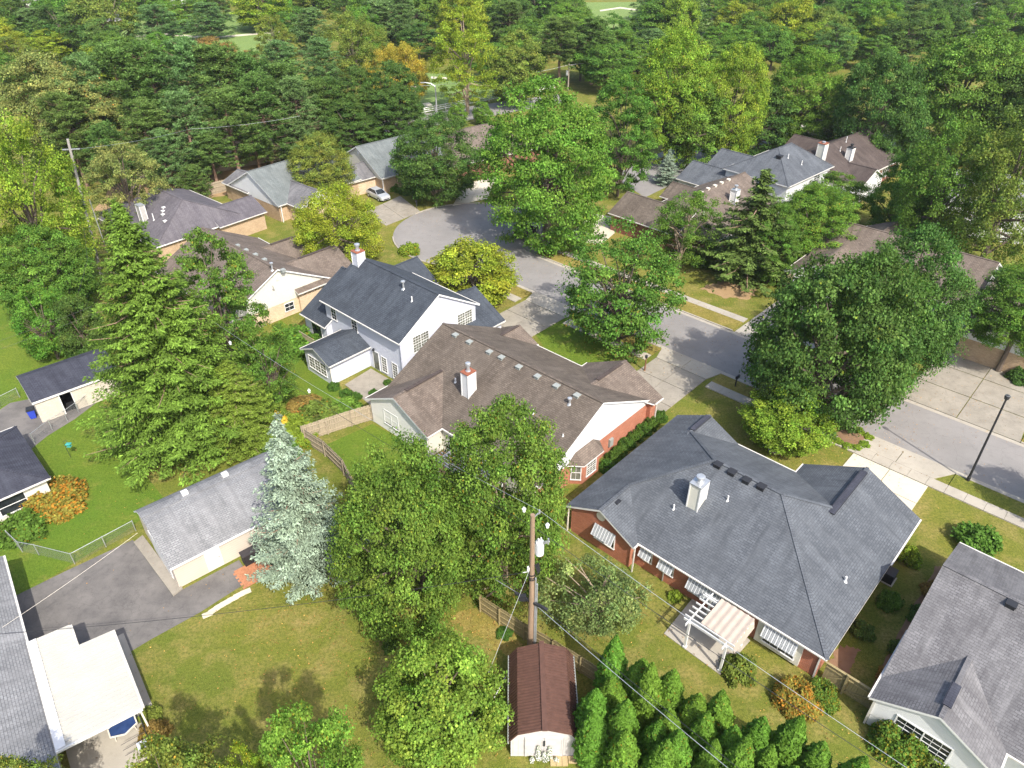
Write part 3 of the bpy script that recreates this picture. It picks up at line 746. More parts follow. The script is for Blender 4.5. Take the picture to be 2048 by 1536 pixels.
# bay window on the brick side
by = MB(); bay = [(-0.35, -11.3), (0.55, -10.6), (0.55, -8.4), (-0.35, -7.7)]
by.prism(ccw(bay), 0, 2.25); by.obj('bay_wall', M_BRICK_RED, C.root)
by = MB(); eav = [(-0.3, -11.75), (0.82, -10.85), (0.82, -8.15), (-0.3, -7.3)]; top = [(-0.25, -10.7, 3.05), (-0.25, -8.35, 3.05)]
by.face([(*eav[0], 2.28), (*eav[1], 2.28), top[0]]); by.face([(*eav[1], 2.28), (*eav[2], 2.28), top[1], top[0]]); by.face([(*eav[2], 2.28), (*eav[3], 2.28), top[1]])
by.prism(ccw(eav), 2.17, 2.275, 1)
by.obj('bay_roof', [M_SH_BROWN2, M_TRIM], C.root)
C.window('+x', 0.55, -9.5, .55, 1.2, 1.45, 1, (3, 3), curt=True)
bb = MB()
wv0, wv1 = Vector((-0.35, -11.3, 0)), Vector((0.55, -10.6, 0)); dd = (wv1 - wv0).normalized(); nn = Vector((dd.y, -dd.x, 0))
def slant(b, a0, a1, d0, d1, z0, z1, m=0):
    c = [wv0 + dd * a0 + nn * d0, wv0 + dd * a1 + nn * d0, wv0 + dd * a1 + nn * d1, wv0 + dd * a0 + nn * d1]
    b.prism(ccw([(q.x, q.y) for q in c]), z0, z1, m)
slant(bb, .12, .2, -.02, .07, .5, 2.05); slant(bb, .94, 1.02, -.02, .07, .5, 2.05); slant(bb, .12, 1.02, -.02, .075, 2.0, 2.08); slant(bb, .1, 1.04, -.02, .1, .45, .53); slant(bb, .2, .94, 0, .055, 1.24, 1.3); slant(bb, .555, .58, 0, .05, .5, 2.0)
wfr = bb.obj('window', M_TRIM, C.root); bb = MB(); slant(bb, .2, .94, 0, .03, .53, 2.0); bb.obj('pane', M_GLASS_CURT, wfr)
C.post(0.2, 0.75, 0, 2.5, .1, M_GUTTER)
b = MB(); b.box(-.35, -.1, -5.9, -5.4, .7, 1.5); b.obj('utility_box', M_VENT, C.root)
b = MB(); b.box(-7.0, -.9, .93, 1.0, .05, 2.2); b.obj('garage_door', M_TRIM, C.root)

# --- two-storey house behind it
A = House('two_storey_house', 'two storey pale lavender sided house with charcoal blue roof and rear sunroom', G(794.1, 686, 5.2), -43)
am = A.wing(-12.6, 0.3, 0, 10.8, 'x', 5.2, 0.6, mats=M_SH_NAVY, low=M_SD_LAV, up=M_SD_LAV, split=2.0)
al = A.wing(-16, -11.4, -0.7, 11.5, 'x', 2.6, 0.56, mats=M_SH_NAVY, low=M_SD_LAV, up=M_SD_LAV, split=1.0, gut=('0', '1'))
asun = A.wing(-9.95, -5.0, -4.75, 1.0, 'y', 2.5, 0.45, mats=M_SH_NAVY, low=M_SD_LAV, up=M_SD_LAV, split=.9)
ag = A.wing(-7.5, 1.45, 7, 13.5, 'y', 2.6, 0.56, mats=M_SH_NAVY, low=M_SD_LAV, up=M_SD_LAV, split=1.0)
af = A.wing(-15.2, -8.4, 5, 12.9, 'y', 4.0, 0.6, mats=M_SH_NAVY, low=M_SD_LAV, up=M_SD_LAV, split=1.0)
xx, yy, zz = A.hit(718, 524, am); A.chimney(xx, yy, zz - .6, zz + 1.25, .95, .95, M_SD_LAV, cap=M_RUST, fh=.85, fr=.18)
A.pipe(807, 577, am, .75, .1, M_METAL, True); A.pipe(824, 602, am, .5, .06)
for u in (-10.9, -7.35): A.window('-y', 0.38, u, 3.35, .85, 1.45, 1, (2, 2))
A.window('+x', 0.0, 2.9, 3.2, 2.0, 1.75, 2, (3, 3), curt=True); A.window('+x', 0.0, 8.9, 3.2, 2.0, 1.75, 2, (3, 3), curt=True); A.window('+x', 0.0, 6.1, 3.9, 1.1, .45, 2, (1, 1))
A.window('+x', 0.0, 3.0, .7, 1.7, 1.5, 2, (3, 3), curt=True)
A.door('-y', 0.38, -4.25, .85, 2.1, M_GLASS_CURT, False); A.window('-y', 0.38, -2.95, .35, .75, 1.75, 1, (2, 3), curt=True); A.window('-y', 0.38, -1.25, .35, .75, 1.75, 1, (2, 3), curt=True)
A.window('-y', -4.45, -7.5, .7, 2.9, 1.35, 3, (2, 2), curt=True); A.window('-x', -9.57, -2.2, .7, 2.0, 1.3, 2, (2, 2))
A.door('-y', -0.32, -13.6, 1.7, 2.0, M_GLASS, False, knob=False)
A.disc('+x', 0.02, 5.4, 7.5, .24, M_SD_LAV)
A.post(0.02, 0.3, 0, 5.0, .09, plain('grey_downspout', (.45, .46, .52), .5)); A.post(-5.3, -4.45, 0, 2.3, .08, M_GUTTER)
b = MB(); b.box(-4.5, -4.35, .15, .36, 2.3, 2.55); b.obj('wall_lamp', M_BLACK, A.root)
b = MB(); b.box(-6.3, .3, 13.18, 13.24, .05, 2.2); b.obj('garage_door', M_TRIM, A.root)

# --- grey-roofed white house in the lower right corner
D = House('white_siding_house', 'white sided house with worn grey shingle roof and rear gable window, lower right corner', G(1743, 1388, 2.6), -43)
dm = D.wing(0, 16, 1.5, 16.2, 'x', 2.6, 0.52, mats=M_SH_GREY, low=M_SD_WHITE, up=M_SD_WHITE, split=1.0)
dg = D.wing(0, 6.75, -0.3, 6, 'y', 2.6, 0.52, mats=M_SH_GREY, low=M_SD_WHITE, up=M_SD_WHITE, split=1.0)
D.ridge_vent(dg, (3.37, 0.6), (3.37, 2.4), M_SH_DARK, .5)
D.vent(2022, 1210, dm, M_BLACK, .5, .2)
D.window('-y', 0.0, 3.1, .75, 2.9, 1.5, 2, (3, 2), fw=.08)
D.post(.3, -.05, 0, 2.4, .12, M_GUTTER); D.window('-x', .3, 6, .9, 1.0, 1.3, 1, (2, 2)); D.window('-x', .3, 11, .9, 1.0, 1.3, 1, (2, 2))

# --- brown roofed house with a cream gable, upper left
Eh = House('cream_gable_house', 'brown roofed house with broad cream gable over tan brick, row of roof vents', G(659.3, 554.2, 2.6), -43.5)
em = Eh.wing(-16.5, 0.6, -13.6, 0.2, 'x', 2.6, 0.52, mats=M_SH_BROWN2, low=M_BRICK_BUFF, up=M_SD_CREAM, split=1.9)
eg = Eh.wing(-7.0, 1.0, -5, 3.4, 'y', 2.6, 0.52, mats=M_SH_BROWN2, low=M_BRICK_BUFF, up=M_SD_CREAM)
ef = Eh.wing(-13.0, -7.2, -5, 2.2, 'y', 2.6, 0.52, mats=M_SH_BROWN2, low=M_BRICK_BUFF, up=M_SD_CREAM, gut=('0',))
ew = Eh.wing(-14.6, -9.2, -16.6, -8, 'y', 2.6, 0.52, mats=M_SH_BROWN2, low=M_SD_LAV, up=M_SD_LAV, split=1.0)
for q in ((475, 492), (492, 501), (511, 510), (529, 520), (566, 541)): Eh.vent(*q, em, M_VENT, .42, .16)
Eh.pipe(545, 540, em, .8, .09, M_METAL, True); Eh.pipe(548, 563, em, .35, .06)
Eh.ridge_vent(eg, (-3.0, -2.0), (-3.0, 2.8), M_SH_UMBER, .35); Eh.ridge_vent(ef, (-10.1, -1.5), (-10.1, 1.7), M_SH_UMBER, .35)
Eh.window('+x', .3, -6.0, .7, 1.1, .9, 1, (2, 1)); Eh.disc('+x', .32, -6.7, 5.0, .28, M_SD_CREAM)
Eh.window('-y', -16.3, -12.0, .8, 1.8, 1.6, 2, (2, 2)); Eh.window('-y', -13.2, -6.0, .8, 1.8, 1.4, 2, (2, 2))

# --- purple-grey roofed house at the far left
F_ = House('purple_grey_roof_house', 'house with purple grey hip roof and flat sided chimney beside the cream gable house', G(457.5, 442.6, 2.6), -40)
fm = F_.wing(-16.5, 0.5, -11, 3.0, 'x', 2.6, 0.5, hip=(7, 4), mats=M_SH_CHAR, low=M_BRICK_TAN, up=M_BRICK_TAN)
ff = F_.wing(-5.5, 1.0, -2, 5.5, 'y', 2.6, 0.5, mats=M_SH_CHAR, low=M_BRICK_TAN, up=M_BRICK_TAN)
xx, yy, zz = F_.hit(288, 440, fm); F_.chimney(xx, yy, zz - .4, zz + 2.1, 1.0, .7, plain('grey_stucco', (.40, .39, .37), .8), cap=M_METAL, fh=0)
for q in ((327, 416), (326, 423), (326, 430), (330, 443)): F_.vent(*q, fm, M_TRIM, .35, .14)
F_.pipe(308, 440, fm, .9, .07)

# --- grey roofed tan brick house
Gh = House('tan_brick_house', 'tan brick house with grey roof, white gable end and white chimney by the board fence', G(560, 411.3, 2.6), 49)
gm = Gh.wing(-.3, 15, 0, 13.6, 'x', 2.6, 0.52, mats=M_SH_GREEN, low=M_BRICK_TAN, up=M_SD_WHITE, split=2.2)
gw = Gh.wing(-.25, 6, 8.0, 15.2, 'y', 2.6, .42, mats=M_SH_GREY, low=M_BRICK_TAN, up=M_BRICK_TAN)
gf = Gh.wing(1.2, 8, -3.2, 6, 'y', 2.6, .52, mats=M_SH_GREY, low=M_BRICK_BUFF, up=M_SD_WHITE)
xx, yy, zz = Gh.hit(543, 332, gm); Gh.chimney(xx, yy, zz - .4, zz + 2.0, .9, .9, M_SD_WHITE, cap=M_METAL, fh=.7)
Gh.post(.15, 0.1, 0, 2.4, .1, M_TRIM)

# --- green-grey roofed house with the silver car
Hh = House('green_grey_roof_house', 'house with green grey roof and white chimney behind the silver car', G(766, 356.7, 2.6), 42)
hm = Hh.wing(-.3, 14, 0, 13.5, 'x', 2.6, 0.52, mats=M_SH_GREEN, low=M_BRICK_TAN, up=M_SD_CREAM, split=2.2)
hf = Hh.wing(-6.5, 1.0, 2.0, 8.4, 'x', 2.4, .5, mats=M_SH_GREY, low=M_BRICK_BUFF, up=M_BRICK_BUFF)
xx, yy, zz = Hh.hit(757, 284, hm); Hh.chimney(xx, yy, zz - .4, zz + 1.9, .9, .9, M_SD_CREAM, cap=M_METAL, fh=.7)
Hh.disc('-x', -.02, 6.7, 5.0, .25, M_TRIM); Hh.window('-y', .38, 5, .8, 1.6, 1.4, 2, (2, 2)); Hh.window('-y', .38, 10, .8, 1.6, 1.4, 2, (2, 2))
Hh.post(.0, .15, 0, 2.4, .1, M_TRIM)
b = MB(); b.box(-6.3, -6.22, 3.2, 7.2, .05, 2.1); b.obj('garage_door', M_TRIM, Hh.root)
# --- brown roofed house by the main road
Ih = House('far_brown_house', 'brown hip roofed house with pale chimney below the golf course road', G(975, 318, 2.6), 35)
im = Ih.wing(-7, 12, 0, 14, 'x', 2.6, .5, hip=(7, 7), mats=M_SH_BROWN2, low=M_BRICK_DK, up=M_BRICK_DK)
xx, yy, zz = Ih.hit(980, 243, im); Ih.chimney(xx, yy, zz - .5, zz + 1.2, 1.0, .9, M_SD_GREY, cap=M_METAL, fh=0)

# --- brown roofed house beyond the turning circle
Jh = House('far_side_brown_house', 'brown roofed brick house across the street with row of ridge vents behind conifer', G(1426, 489.8, 2.6), 45)
jm = Jh.wing(0, 18.5, 0.2, 13.6, 'x', 2.6, .52, hip=(6.7, 0), mats=M_SH_BROWN2, low=M_BRICK_DK, up=M_SD_GREY)
jg = Jh.wing(-1.0, 7.2, 5, 16.5, 'y', 2.6, .5, mats=M_SH_BROWN, low=M_BRICK_DK, up=M_SD_GREY)
jf = Jh.wing(9.5, 15.5, 6, 15.2, 'y', 2.6, .5, mats=M_SH_BROWN, low=M_BRICK_DK, up=M_SD_GREY)
jr = Jh.wing(4.5, 11.5, -2.5, 6, 'y', 2.6, .5, mats=M_SH_BROWN, low=M_BRICK_DK, up=M_BRICK_DK)
for q in ((1402, 385), (1416, 378), (1430, 372), (1443, 366), (1457, 360)): Jh.vent(*q, jm, M_CREAMTRIM, .4, .16)
xx, yy, zz = Jh.hit(1467, 405, jm); Jh.chimney(xx, yy, zz - .4, zz + 1.8, .9, .9, M_SD_GREY, cap=M_METAL, fh=.7)
Jh.pipe(1398, 395, jm, .8, .06); Jh.pipe(1407, 430, jm, .5, .06)
Jh.window('-y', .58, 3.0, .8, 1.4, 1.4, 1, (2, 2))

# --- grey-blue two storey house
Kh = House('white_two_storey_house', 'white two storey house with grey blue hip roof and black roof vents across the street', G(1578.7, 368.7, 5.2), 43)
km = Kh.wing(-1, 12.3, -.5, 10.5, 'x', 5.2, .58, hip=(5.5, 4.2), mats=M_SH_BLUE, low=M_SD_WHITE, up=M_SD_WHITE, split=2.0, gut=('0', '1'))
kf = Kh.wing(.5, 8.0, 4, 14.5, 'y', 4.4, .5, mats=M_SH_BLUE, low=M_SD_WHITE, up=M_SD_WHITE, split=1)
kg = Kh.wing(-3.5, 4.5, 6, 17, 'y', 2.6, .5, mats=M_SH_BLUE, low=M_SD_WHITE, up=M_SD_WHITE, split=1)
for q in ((1578, 309), (1587, 304), (1595, 301), (1602, 298)): Kh.vent(*q, km, M_BLACK, .5, .22)
for q in ((1576, 316), (1585, 314), (1603, 329)): Kh.pipe(*q, km, .6, .06)
Kh.vent(1559, 315, km, M_BLACK, .7, .35)
Kh.window('+x', 12.0, 2.4, 3.3, 1.9, 1.6, 2, (2, 2)); Kh.window('-y', -.12, 8, 3.3, 1.6, 1.5, 2, (2, 2))
b = MB(); b.box(9.5, 13.5, -4.8, -.2, 0, 2.6); b.obj('rear_bay', M_SD_WHITE, Kh.root); Kh.window('+x', 13.5, -2.5, .8, 2.6, 1.5, 3, (1, 1)); Kh.window('-y', -4.8, 11.5, .8, 2.4, 1.5, 3, (1, 1))

# --- umber roofed house with two chimneys
Lh = House('umber_roof_house', 'dark umber roofed house with two pale chimneys at the upper right', G(1719.3, 368.7, 2.6), 42)
lm = Lh.wing(-4, 15.5, .8, 14.2, 'x', 2.9, .55, mats=M_SH_UMBER, low=M_BRICK_DK, up=M_SD_CREAM)
lw = Lh.wing(-1.5, 6.5, -1.0, 7, 'y', 2.6, .5, mats=M_SH_UMBER, low=M_SD_WHITE, up=M_SD_WHITE, split=1)
lf = Lh.wing(5, 13, 8, 17, 'y', 2.9, .5, mats=M_SH_UMBER, low=M_BRICK_DK, up=M_SD_CREAM)
xx, yy, zz = Lh.hit(1640, 318, lm); Lh.chimney(xx, yy, zz - .4, zz + 2.4, 1.1, 1.1, M_SD_CREAM, cap=M_RUST, fh=.3)
xx, yy, zz = Lh.hit(1697, 318, lm); Lh.chimney(xx, yy, zz - .4, zz + 1.8, .9, .9, M_SD_GREY, cap=M_BLACK, fh=.6, flue=M_BLACK)
Lh.pipe(1692, 284, lm, .9, .05); Lh.pipe(1680, 302, lm, .7, .05)
Lh.window('-y', 1.18, 11.5, .9, 2.4, 1.5, 3, (1, 1))

# --- brown roofed house half hidden by the big oaks
Mh = House('oak_hidden_house', 'brown roofed white house half hidden behind the two big dark green trees', G(1570, 540, 2.6), -43)
mm = Mh.wing(0.5, 19.5, 4.5, 18, 'x', 2.6, .5, mats=M_SH_BROWN2, low=M_SD_WHITE, up=M_SD_WHITE, split=1.0)
mf = Mh.wing(0, 7.5, -.2, 9, 'y', 2.6, .5, mats=M_SH_BROWN2, low=M_BRICK_BUFF, up=M_SD_GREY)
mb = Mh.wing(2, 9, 12, 20.5, 'y', 2.6, .5, mats=M_SH_BROWN2, low=M_SD_WHITE, up=M_SD_WHITE, split=1.0)
xx, yy, zz = Mh.hit(1886, 495, mm); Mh.chimney(xx, yy, zz - .5, zz + 1.6, .9, .9, M_SD_WHITE, cap=M_BRICK_DK, fh=.5)
b = MB(); b.box(1.2, 6.2, .05, .12, .05, 2.2); b.obj('garage_door', M_TRIM, Mh.root)
# --- house at the right edge
Nh = House('edge_tan_house', 'tan brick house with brown roof at the right edge behind the bright street tree', G(1938, 640, 2.6), -43)
nm = Nh.wing(0, 16, 0, 13, 'x', 2.6, .5, mats=M_SH_BROWN2, low=M_BRICK_TAN, up=M_SD_WHITE)
nf = Nh.wing(0, 8, -4, 6, 'y', 2.6, .5, mats=M_SH_BROWN2, low=M_BRICK_TAN, up=M_SD_WHITE)
# white house glimpsed through the trees on the right
Wh = House('glimpsed_white_house', 'white house glimpsed through dark trees at the right edge', G(1870, 470, 0), -20)
Wh.wing(0, 16, 0, 11, 'x', 5.0, .5, mats=M_SH_LIGHT, low=M_SD_WHITE, up=M_SD_WHITE, split=1)
for u in (3, 7, 11): Wh.window('-y', .38, u, 3.0, 1.2, 1.5, 1, (2, 2))

# --- dark roofed house at the left edge
Oh = House('edge_dark_roof_house', 'low house with charcoal roof and white fascia cut by the left edge', G(101, 955, 2.6), 44)
om = Oh.wing(-10.5, 0, 0, 9.2, 'x', 2.6, .32, hip=(4.6, 4.6), mats=M_SH_DARK, low=M_SD_CREAM, up=M_SD_CREAM, split=1)
Oh.window('-y', .38, -3.0, .8, 1.9, 1.4, 1, (1, 1))

# --- block-walled shack with an open door
Rh = House('block_shack', 'pale block outbuilding with charcoal mono pitch roof and open dark doorway', G(66, 803, 2.45), 42, 'outbuilding')
b = MB(); W_, D_ = 7.6, 3.8
b.face([(-.15, -.2, 2.45), (W_, -.2, 2.45), (W_, D_, 3.15), (-.15, D_, 3.15)], 0)
b.face([(-.15, D_, 3.15), (W_, D_, 3.15), (W_, D_ + 1.3, 2.75), (-.15, D_ + 1.3, 2.75)], 0)
b.face([(-.15, -.2, 2.45), (-.15, -.2, 2.25), (W_, -.2, 2.25), (W_, -.2, 2.45)], 1)
b.face([(-.15, -.2, 2.45), (-.15, D_, 3.15), (-.15, D_, 2.97), (-.15, -.2, 2.25)], 1); b.face([(-.15, D_, 3.15), (-.15, D_ + 1.3, 2.75), (-.15, D_ + 1.3, 2.57), (-.15, D_, 2.97)], 1)
b.face([(W_, -.2, 2.45), (W_, D_, 3.15), (W_, D_, 2.97), (W_, -.2, 2.25)], 1)
b.face([(-.15, -.2, 2.24), (-.15, D_, 2.96), (W_, D_, 2.96), (W_, -.2, 2.24)], 1); b.face([(-.15, D_, 2.96), (-.15, D_ + 1.3, 2.56), (W_, D_ + 1.3, 2.56), (W_, D_, 2.96)], 1)
b.obj('roof', [M_SH_DARK, M_TRIM], Rh.root)
M_BLOCK = brick('cement_block', (0.52, 0.47, 0.40), (0.47, 0.42, 0.35), (0.43, 0.38, 0.32), .4, .2)
def wallb(x0, x1, y0, y1, z1, nm='wall'): q = MB(); q.box(x0, x1, y0, y1, 0, z1); return q.obj(nm, M_BLOCK, Rh.root)
wallb(0, 2.05, 0, .2, 2.28); wallb(3.05, 7.4, 0, .2, 2.28); wallb(0, .2, .2, 4.9, 2.3); wallb(7.2, 7.4, .2, 4.9, 2.3); wallb(.2, 7.2, 4.7, 4.9, 2.5)
q = MB(); q.box(2.05, 3.05, 0.0, .2, 2.12, 2.28); q.obj('lintel', M_BLOCK, Rh.root)
q = MB(); q.box(1.99, 2.07, -.04, .24, 0, 2.16); q.box(3.03, 3.11, -.04, .24, 0, 2.16); q.obj('door_frame', M_TRIM, Rh.root)
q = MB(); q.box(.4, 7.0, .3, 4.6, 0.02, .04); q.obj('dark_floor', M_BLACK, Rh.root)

# --- garage with the rounded pale grey roof
Qh = House('pale_garage', 'beige garage with rounded pale grey shingle roof and white side door', G(342, 1131, 2.35), 0, 'garage')
pA, pB = G(342, 1131, 2.35), G(600, 1001, 2.35); Qh.a = math.atan2(pB[1] - pA[1], pB[0] - pA[0]); Qh.root.rotation_euler = (0, 0, Qh.a)
QL, QD = 10.2, 7.0
prof = [(-.25, 2.35), (.6, 2.83), (1.5, 3.28), (2.4, 3.66), (3.3, 3.95), (4.1, 4.02), (4.9, 3.88), (5.7, 3.5), (6.4, 2.95), (7.2, 2.35)]
b = MB()
for k in range(len(prof) - 1):
    (y0, z0), (y1, z1) = prof[k], prof[k + 1]
    b.face([(-.2, y0, z0), (QL, y0, z0), (QL, y1, z1), (-.2, y1, z1)], 0)
    b.face([(-.2, y1, z1 - .14), (QL, y1, z1 - .14), (QL, y0, z0 - .14), (-.2, y0, z0 - .14)], 1)
    b.face([(-.2, y0, z0), (-.2, y1, z1), (-.2, y1, z1 - .14), (-.2, y0, z0 - .14)], 1); b.face([(QL, y1, z1), (QL, y0, z0), (QL, y0, z0 - .14), (QL, y1, z1 - .14)], 1)
b.face([(-.2, -.25, 2.35), (-.2, -.25, 2.21), (QL, -.25, 2.21), (QL, -.25, 2.35)], 1); b.face([(QL, 7.2, 2.35), (QL, 7.2, 2.21), (-.2, 7.2, 2.21), (-.2, 7.2, 2.35)], 1)
qr = b.obj('roof', [M_SH_LIGHT, M_TRIM], Qh.root)
q = MB(); q.bar((-.2, 4.1, 4.04), (QL, 4.1, 4.04), .3, .04); q.obj('ridge_cap', M_SH_LIGHT, qr)
q = MB(); q.bar((-.2, -.31, 2.29), (QL, -.31, 2.29), .11, .1); q.obj('gutter', M_TRIM, Qh.root)
q = MB(); q.prism([(0, 0), (QL - .2, 0), (QL - .2, QD), (0, QD)], 0, 2.2); q.obj('wall', M_SD_BEIGE, Qh.root)
q = MB(); pf = [(0.02, 2.18)] + [(y, z - .16) for y, z in prof[1:-1]] + [(QD - .02, 2.18)]
for xx_ in (-.0 + .01, QL - .21): q.face([(xx_, y, z) for y, z in pf])
q.obj('gable_wall', M_SD_BEIGE, Qh.root)
Qh.door('-y', 0, 2.75, .95, 2.0, M_TRIM, True)
q = MB(); q.box(-.06, 0.0, 1.0, 4.8, 0, 2.1); q.obj('garage_door', M_TRIM, Qh.root)
for u in (2.9, 6.0): q = MB(); q.box(u, u + .45, 4.35, 4.75, 3.9, 4.22); q.obj('roof_vent', M_TRIM, Qh.root)
q = MB(); q.box(-.12, -.01, 3.2, 3.5, 2.5, 2.75); q.obj('wall_lamp', M_TRIM, Qh.root)

# --- house with the white patio roof, lower left corner
Ph = House('patio_roof_house', 'grey shingled house with big white ribbed patio roof, lower left corner', G(115, 1510, 2.7), 0)
pA, pB = G(115, 1510, 2.7), G(285, 1417, 2.7); Ph.a = math.atan2(pB[1] - pA[1], pB[0] - pA[0]); Ph.root.rotation_euler = (0, 0, Ph.a)
PW = Vector((pB[0] - pA[0], pB[1] - pA[1])).length
pc = Ph.loc(*G(140, 1252, 2.8)); pd = Ph.loc(*G(203, 1272, 2.8)); pe = Ph.loc(*G(161, 1295, 2.8)); pf0 = Ph.loc(*G(22, 1306, 2.9))
PT = pd[1]; PT2 = pc[1]
npan = 26; dpan = PT2 / npan
for k in range(npan):                  # each ribbed panel of the patio roof
    y0, y1 = k * dpan, (k + 1) * dpan
    xr = PW if y1 <= PT + .1 else pc[0]
    q = MB(); zf = lambda x: 3.05 - .30 * x / PW
    q.face([(0, y0 + .01, zf(0)), (xr, y0 + .01, zf(xr)), (xr, y1 - .05, zf(xr)), (0, y1 - .05, zf(0))]); q.bar((0, y1 - .03, zf(0) + .02), (xr, y1 - .03, zf(xr) + .02), .06, .05)
    q.face([(0, y1, zf(0) - .06), (xr, y1, zf(xr) - .06), (xr, y0, zf(xr) - .06), (0, y0, zf(0) - .06)])
    q.obj('roof_panel', plain('patio_roof_white', (.43, .415, .37), .5, .06, .8), Ph.root)
q = MB(); q.bar((PW + .06, 0, 2.74), (PW + .06, PT, 2.74), .14, .14); q.bar((pc[0] + .06, PT, 2.80), (pc[0] + .06, PT2, 2.80), .14, .14); q.obj('gutter', plain('patio_gutter', (.60, .57, .50), .5, .2, 2), Ph.root)
q = MB(); q.bar((0, -.05, 2.98), (PW, -.05, 2.70), .1, .16); q.bar((.28, 0, 3.09), (.28, PT2, 3.09), .5, .02); q.obj('fascia', M_TRIM, Ph.root)
for (x, y) in ((PW - .15, .15), (PW - .15, PT * .5), (PW - .15, PT - .15), (pc[0] - .15, PT2 - .2)): q = MB(); q.box(x - .05, x + .05, y - .05, y + .05, 0, 2.68); q.obj('post', M_CREAMTRIM, Ph.root)
zz = 3.0
b = MB(); b.face([(0, -8, zz), (0, PT2 + 9, zz), (-6.5, PT2 + 9, zz + 2.0), (-6.5, -8, zz + 2.0)], 0); b.face([(-6.5, -8, zz + 2.0), (-6.5, PT2 + 9, zz + 2.0), (-13, PT2 + 9, zz), (-13, -8, zz)], 0)
b.face([(0, PT2 + 9, zz), (0, PT2 + 9, zz - .15), (-6.5, PT2 + 9, zz + 1.85), (-6.5, PT2 + 9, zz + 2)], 1); b.face([(0, -8, zz), (0, -8, zz - .15), (0, PT2 + 9, zz - .15), (0, PT2 + 9, zz)], 1)
b.obj('roof', [M_SH_LIGHT, M_TRIM], Ph.root)
q = MB(); q.bar((.07, PT2, 2.93), (.07, PT2 + 9, 2.93), .12, .1); q.obj('gutter', M_GUTTER, Ph.root)
q = MB(); q.prism([(-12.6, -7.7), (-.4, -7.7), (-.4, PT2 + 8.6), (-12.6, PT2 + 8.6)], 0, 2.8); q.obj('wall', M_SD_BEIGE, Ph.root)
q = MB(); q.box(0, PW + .4, -1.2, PT2, .004, .08); q.obj('patio_floor', M_CONC, Ph.root)

# --- brown gambrel shed
Sh = House('brown_shed', 'small shed with brown ribbed gambrel roof and pale grey double doors', G(1087, 1512), 0, 'shed')
SW, SL = 3.5, 4.7
sp0 = Sh.loc(*G(1010, 1505)); 
shx0, shx1 = -1.9, 1.9; L0 = 5.4
M_SHEDROOF = plain('brown_metal_sheet', (0.105, 0.052, 0.038), .65, .18, 3)
M_SHEDWALL = plain('pale_grey_shed_board', (0.50, 0.475, 0.465), .7, .08, 2)
knee = 1.5; zk = 2.45; zri = 2.95; zev = 1.75
b = MB()
def sl(x0, z0, x1, z1, nm='roof'):
    q = MB(); q.face([(x0, -.12, z0), (x1, -.12, z1), (x1, L0 + .12, z1), (x0, L0 + .12, z0)]); q.face([(x0, L0 + .12, z0 - .05), (x1, L0 + .12, z1 - .05), (x1, -.12, z1 - .05), (x0, -.12, z0 - .05)])
    q.face([(x0, -.12, z0), (x0, -.12, z0 - .05), (x1, -.12, z1 - .05), (x1, -.12, z1)])
    ro = q.obj('roof_sheet', M_SHEDROOF, Sh.root)
    r = MB(); n = 30
    for k in range(n): y = -.05 + (L0 + .1) * k / (n - 1); r.bar((x0, y, z0 + .018), (x1, y, z1 + .018), .075, .04)
    o = r.obj('roof_ribs', M_SHEDROOF, ro); o['kind'] = 'stuff'
sl(-knee, zk, 0, zri); sl(0, zri, knee, zk); sl(shx0 - .12, zev - .1, -knee, zk); sl(knee, zk, shx1 + .12, zev - .1)
q = MB(); q.bar((0, -.2, zri + .03), (0, L0 + .2, zri + .03), .3, .08); q.obj('ridge_cap', M_SHEDROOF, Sh.root)
q = MB(); q.bar((shx0 - .14, -.15, zev - .13), (shx0 - .14, L0 + .1, zev - .13), .08, .12); q.bar((shx1 + .14, -.15, zev - .13), (shx1 + .14, L0 + .1, zev - .13), .08, .12); q.obj('fascia', M_VENT, Sh.root)
q = MB(); pr = [(shx0, 0), (shx1, 0), (shx1, zev), (knee, zk - .07), (0, zri - .07), (-knee, zk - .07), (shx0, zev)]
q.face([(x, 0, z) for x, z in pr]); q.face([(x, L0, z) for x, z in reversed(pr)])
for x in (shx0, shx1): q.face([(x, 0, 0), (x, 0, zev), (x, L0, zev), (x, L0, 0)])
q.obj('wall', M_SHEDWALL, Sh.root)
for cx in (-.55, .55):
    q = MB(); q.box(cx - .53, cx + .53, -.04, 0, .1, 1.95)
    for e in (-1, 1): q.box(cx + e * .49 - .05, cx + e * .49 + .05, -.07, -.035, .1, 1.95)
    q.box(cx - .44, cx + .44, -.065, -.035, 1.83, 1.94); q.box(cx - .44, cx + .44, -.065, -.035, .12, .24)
    q.bar((cx - .42, -.05, .25) if cx < 0 else (cx + .42, -.05, .25), (cx + .4, -.05, .95) if cx < 0 else (cx - .4, -.05, .95), .03, .1)
    d = q.obj('door', M_SHEDWALL, Sh.root)
q = MB(); q.box(-.06, .06, -.1, -.04, 1.2, 1.75); q.obj('door_latch', M_DKMETAL, Sh.root)
for x_ in (-1.1, -.012, 1.08): q = MB(); q.box(x_, x_ + .025, -.045, -.005, .08, 1.98); q.obj('door_gap', M_DKMETAL, Sh.root)
for k in range(13): x_ = shx0 + .12 + k * .3; q = MB(); q.box(x_, x_ + .018, -.006, .004, .05, 1.7); q.obj('board_seam', M_VENT, Sh.root)
q = MB(); q.bar((-1.1, -.02, 2.02), (1.1, -.02, 2.02), .05, .07); q.obj('door_rail', M_SHEDWALL, Sh.root)
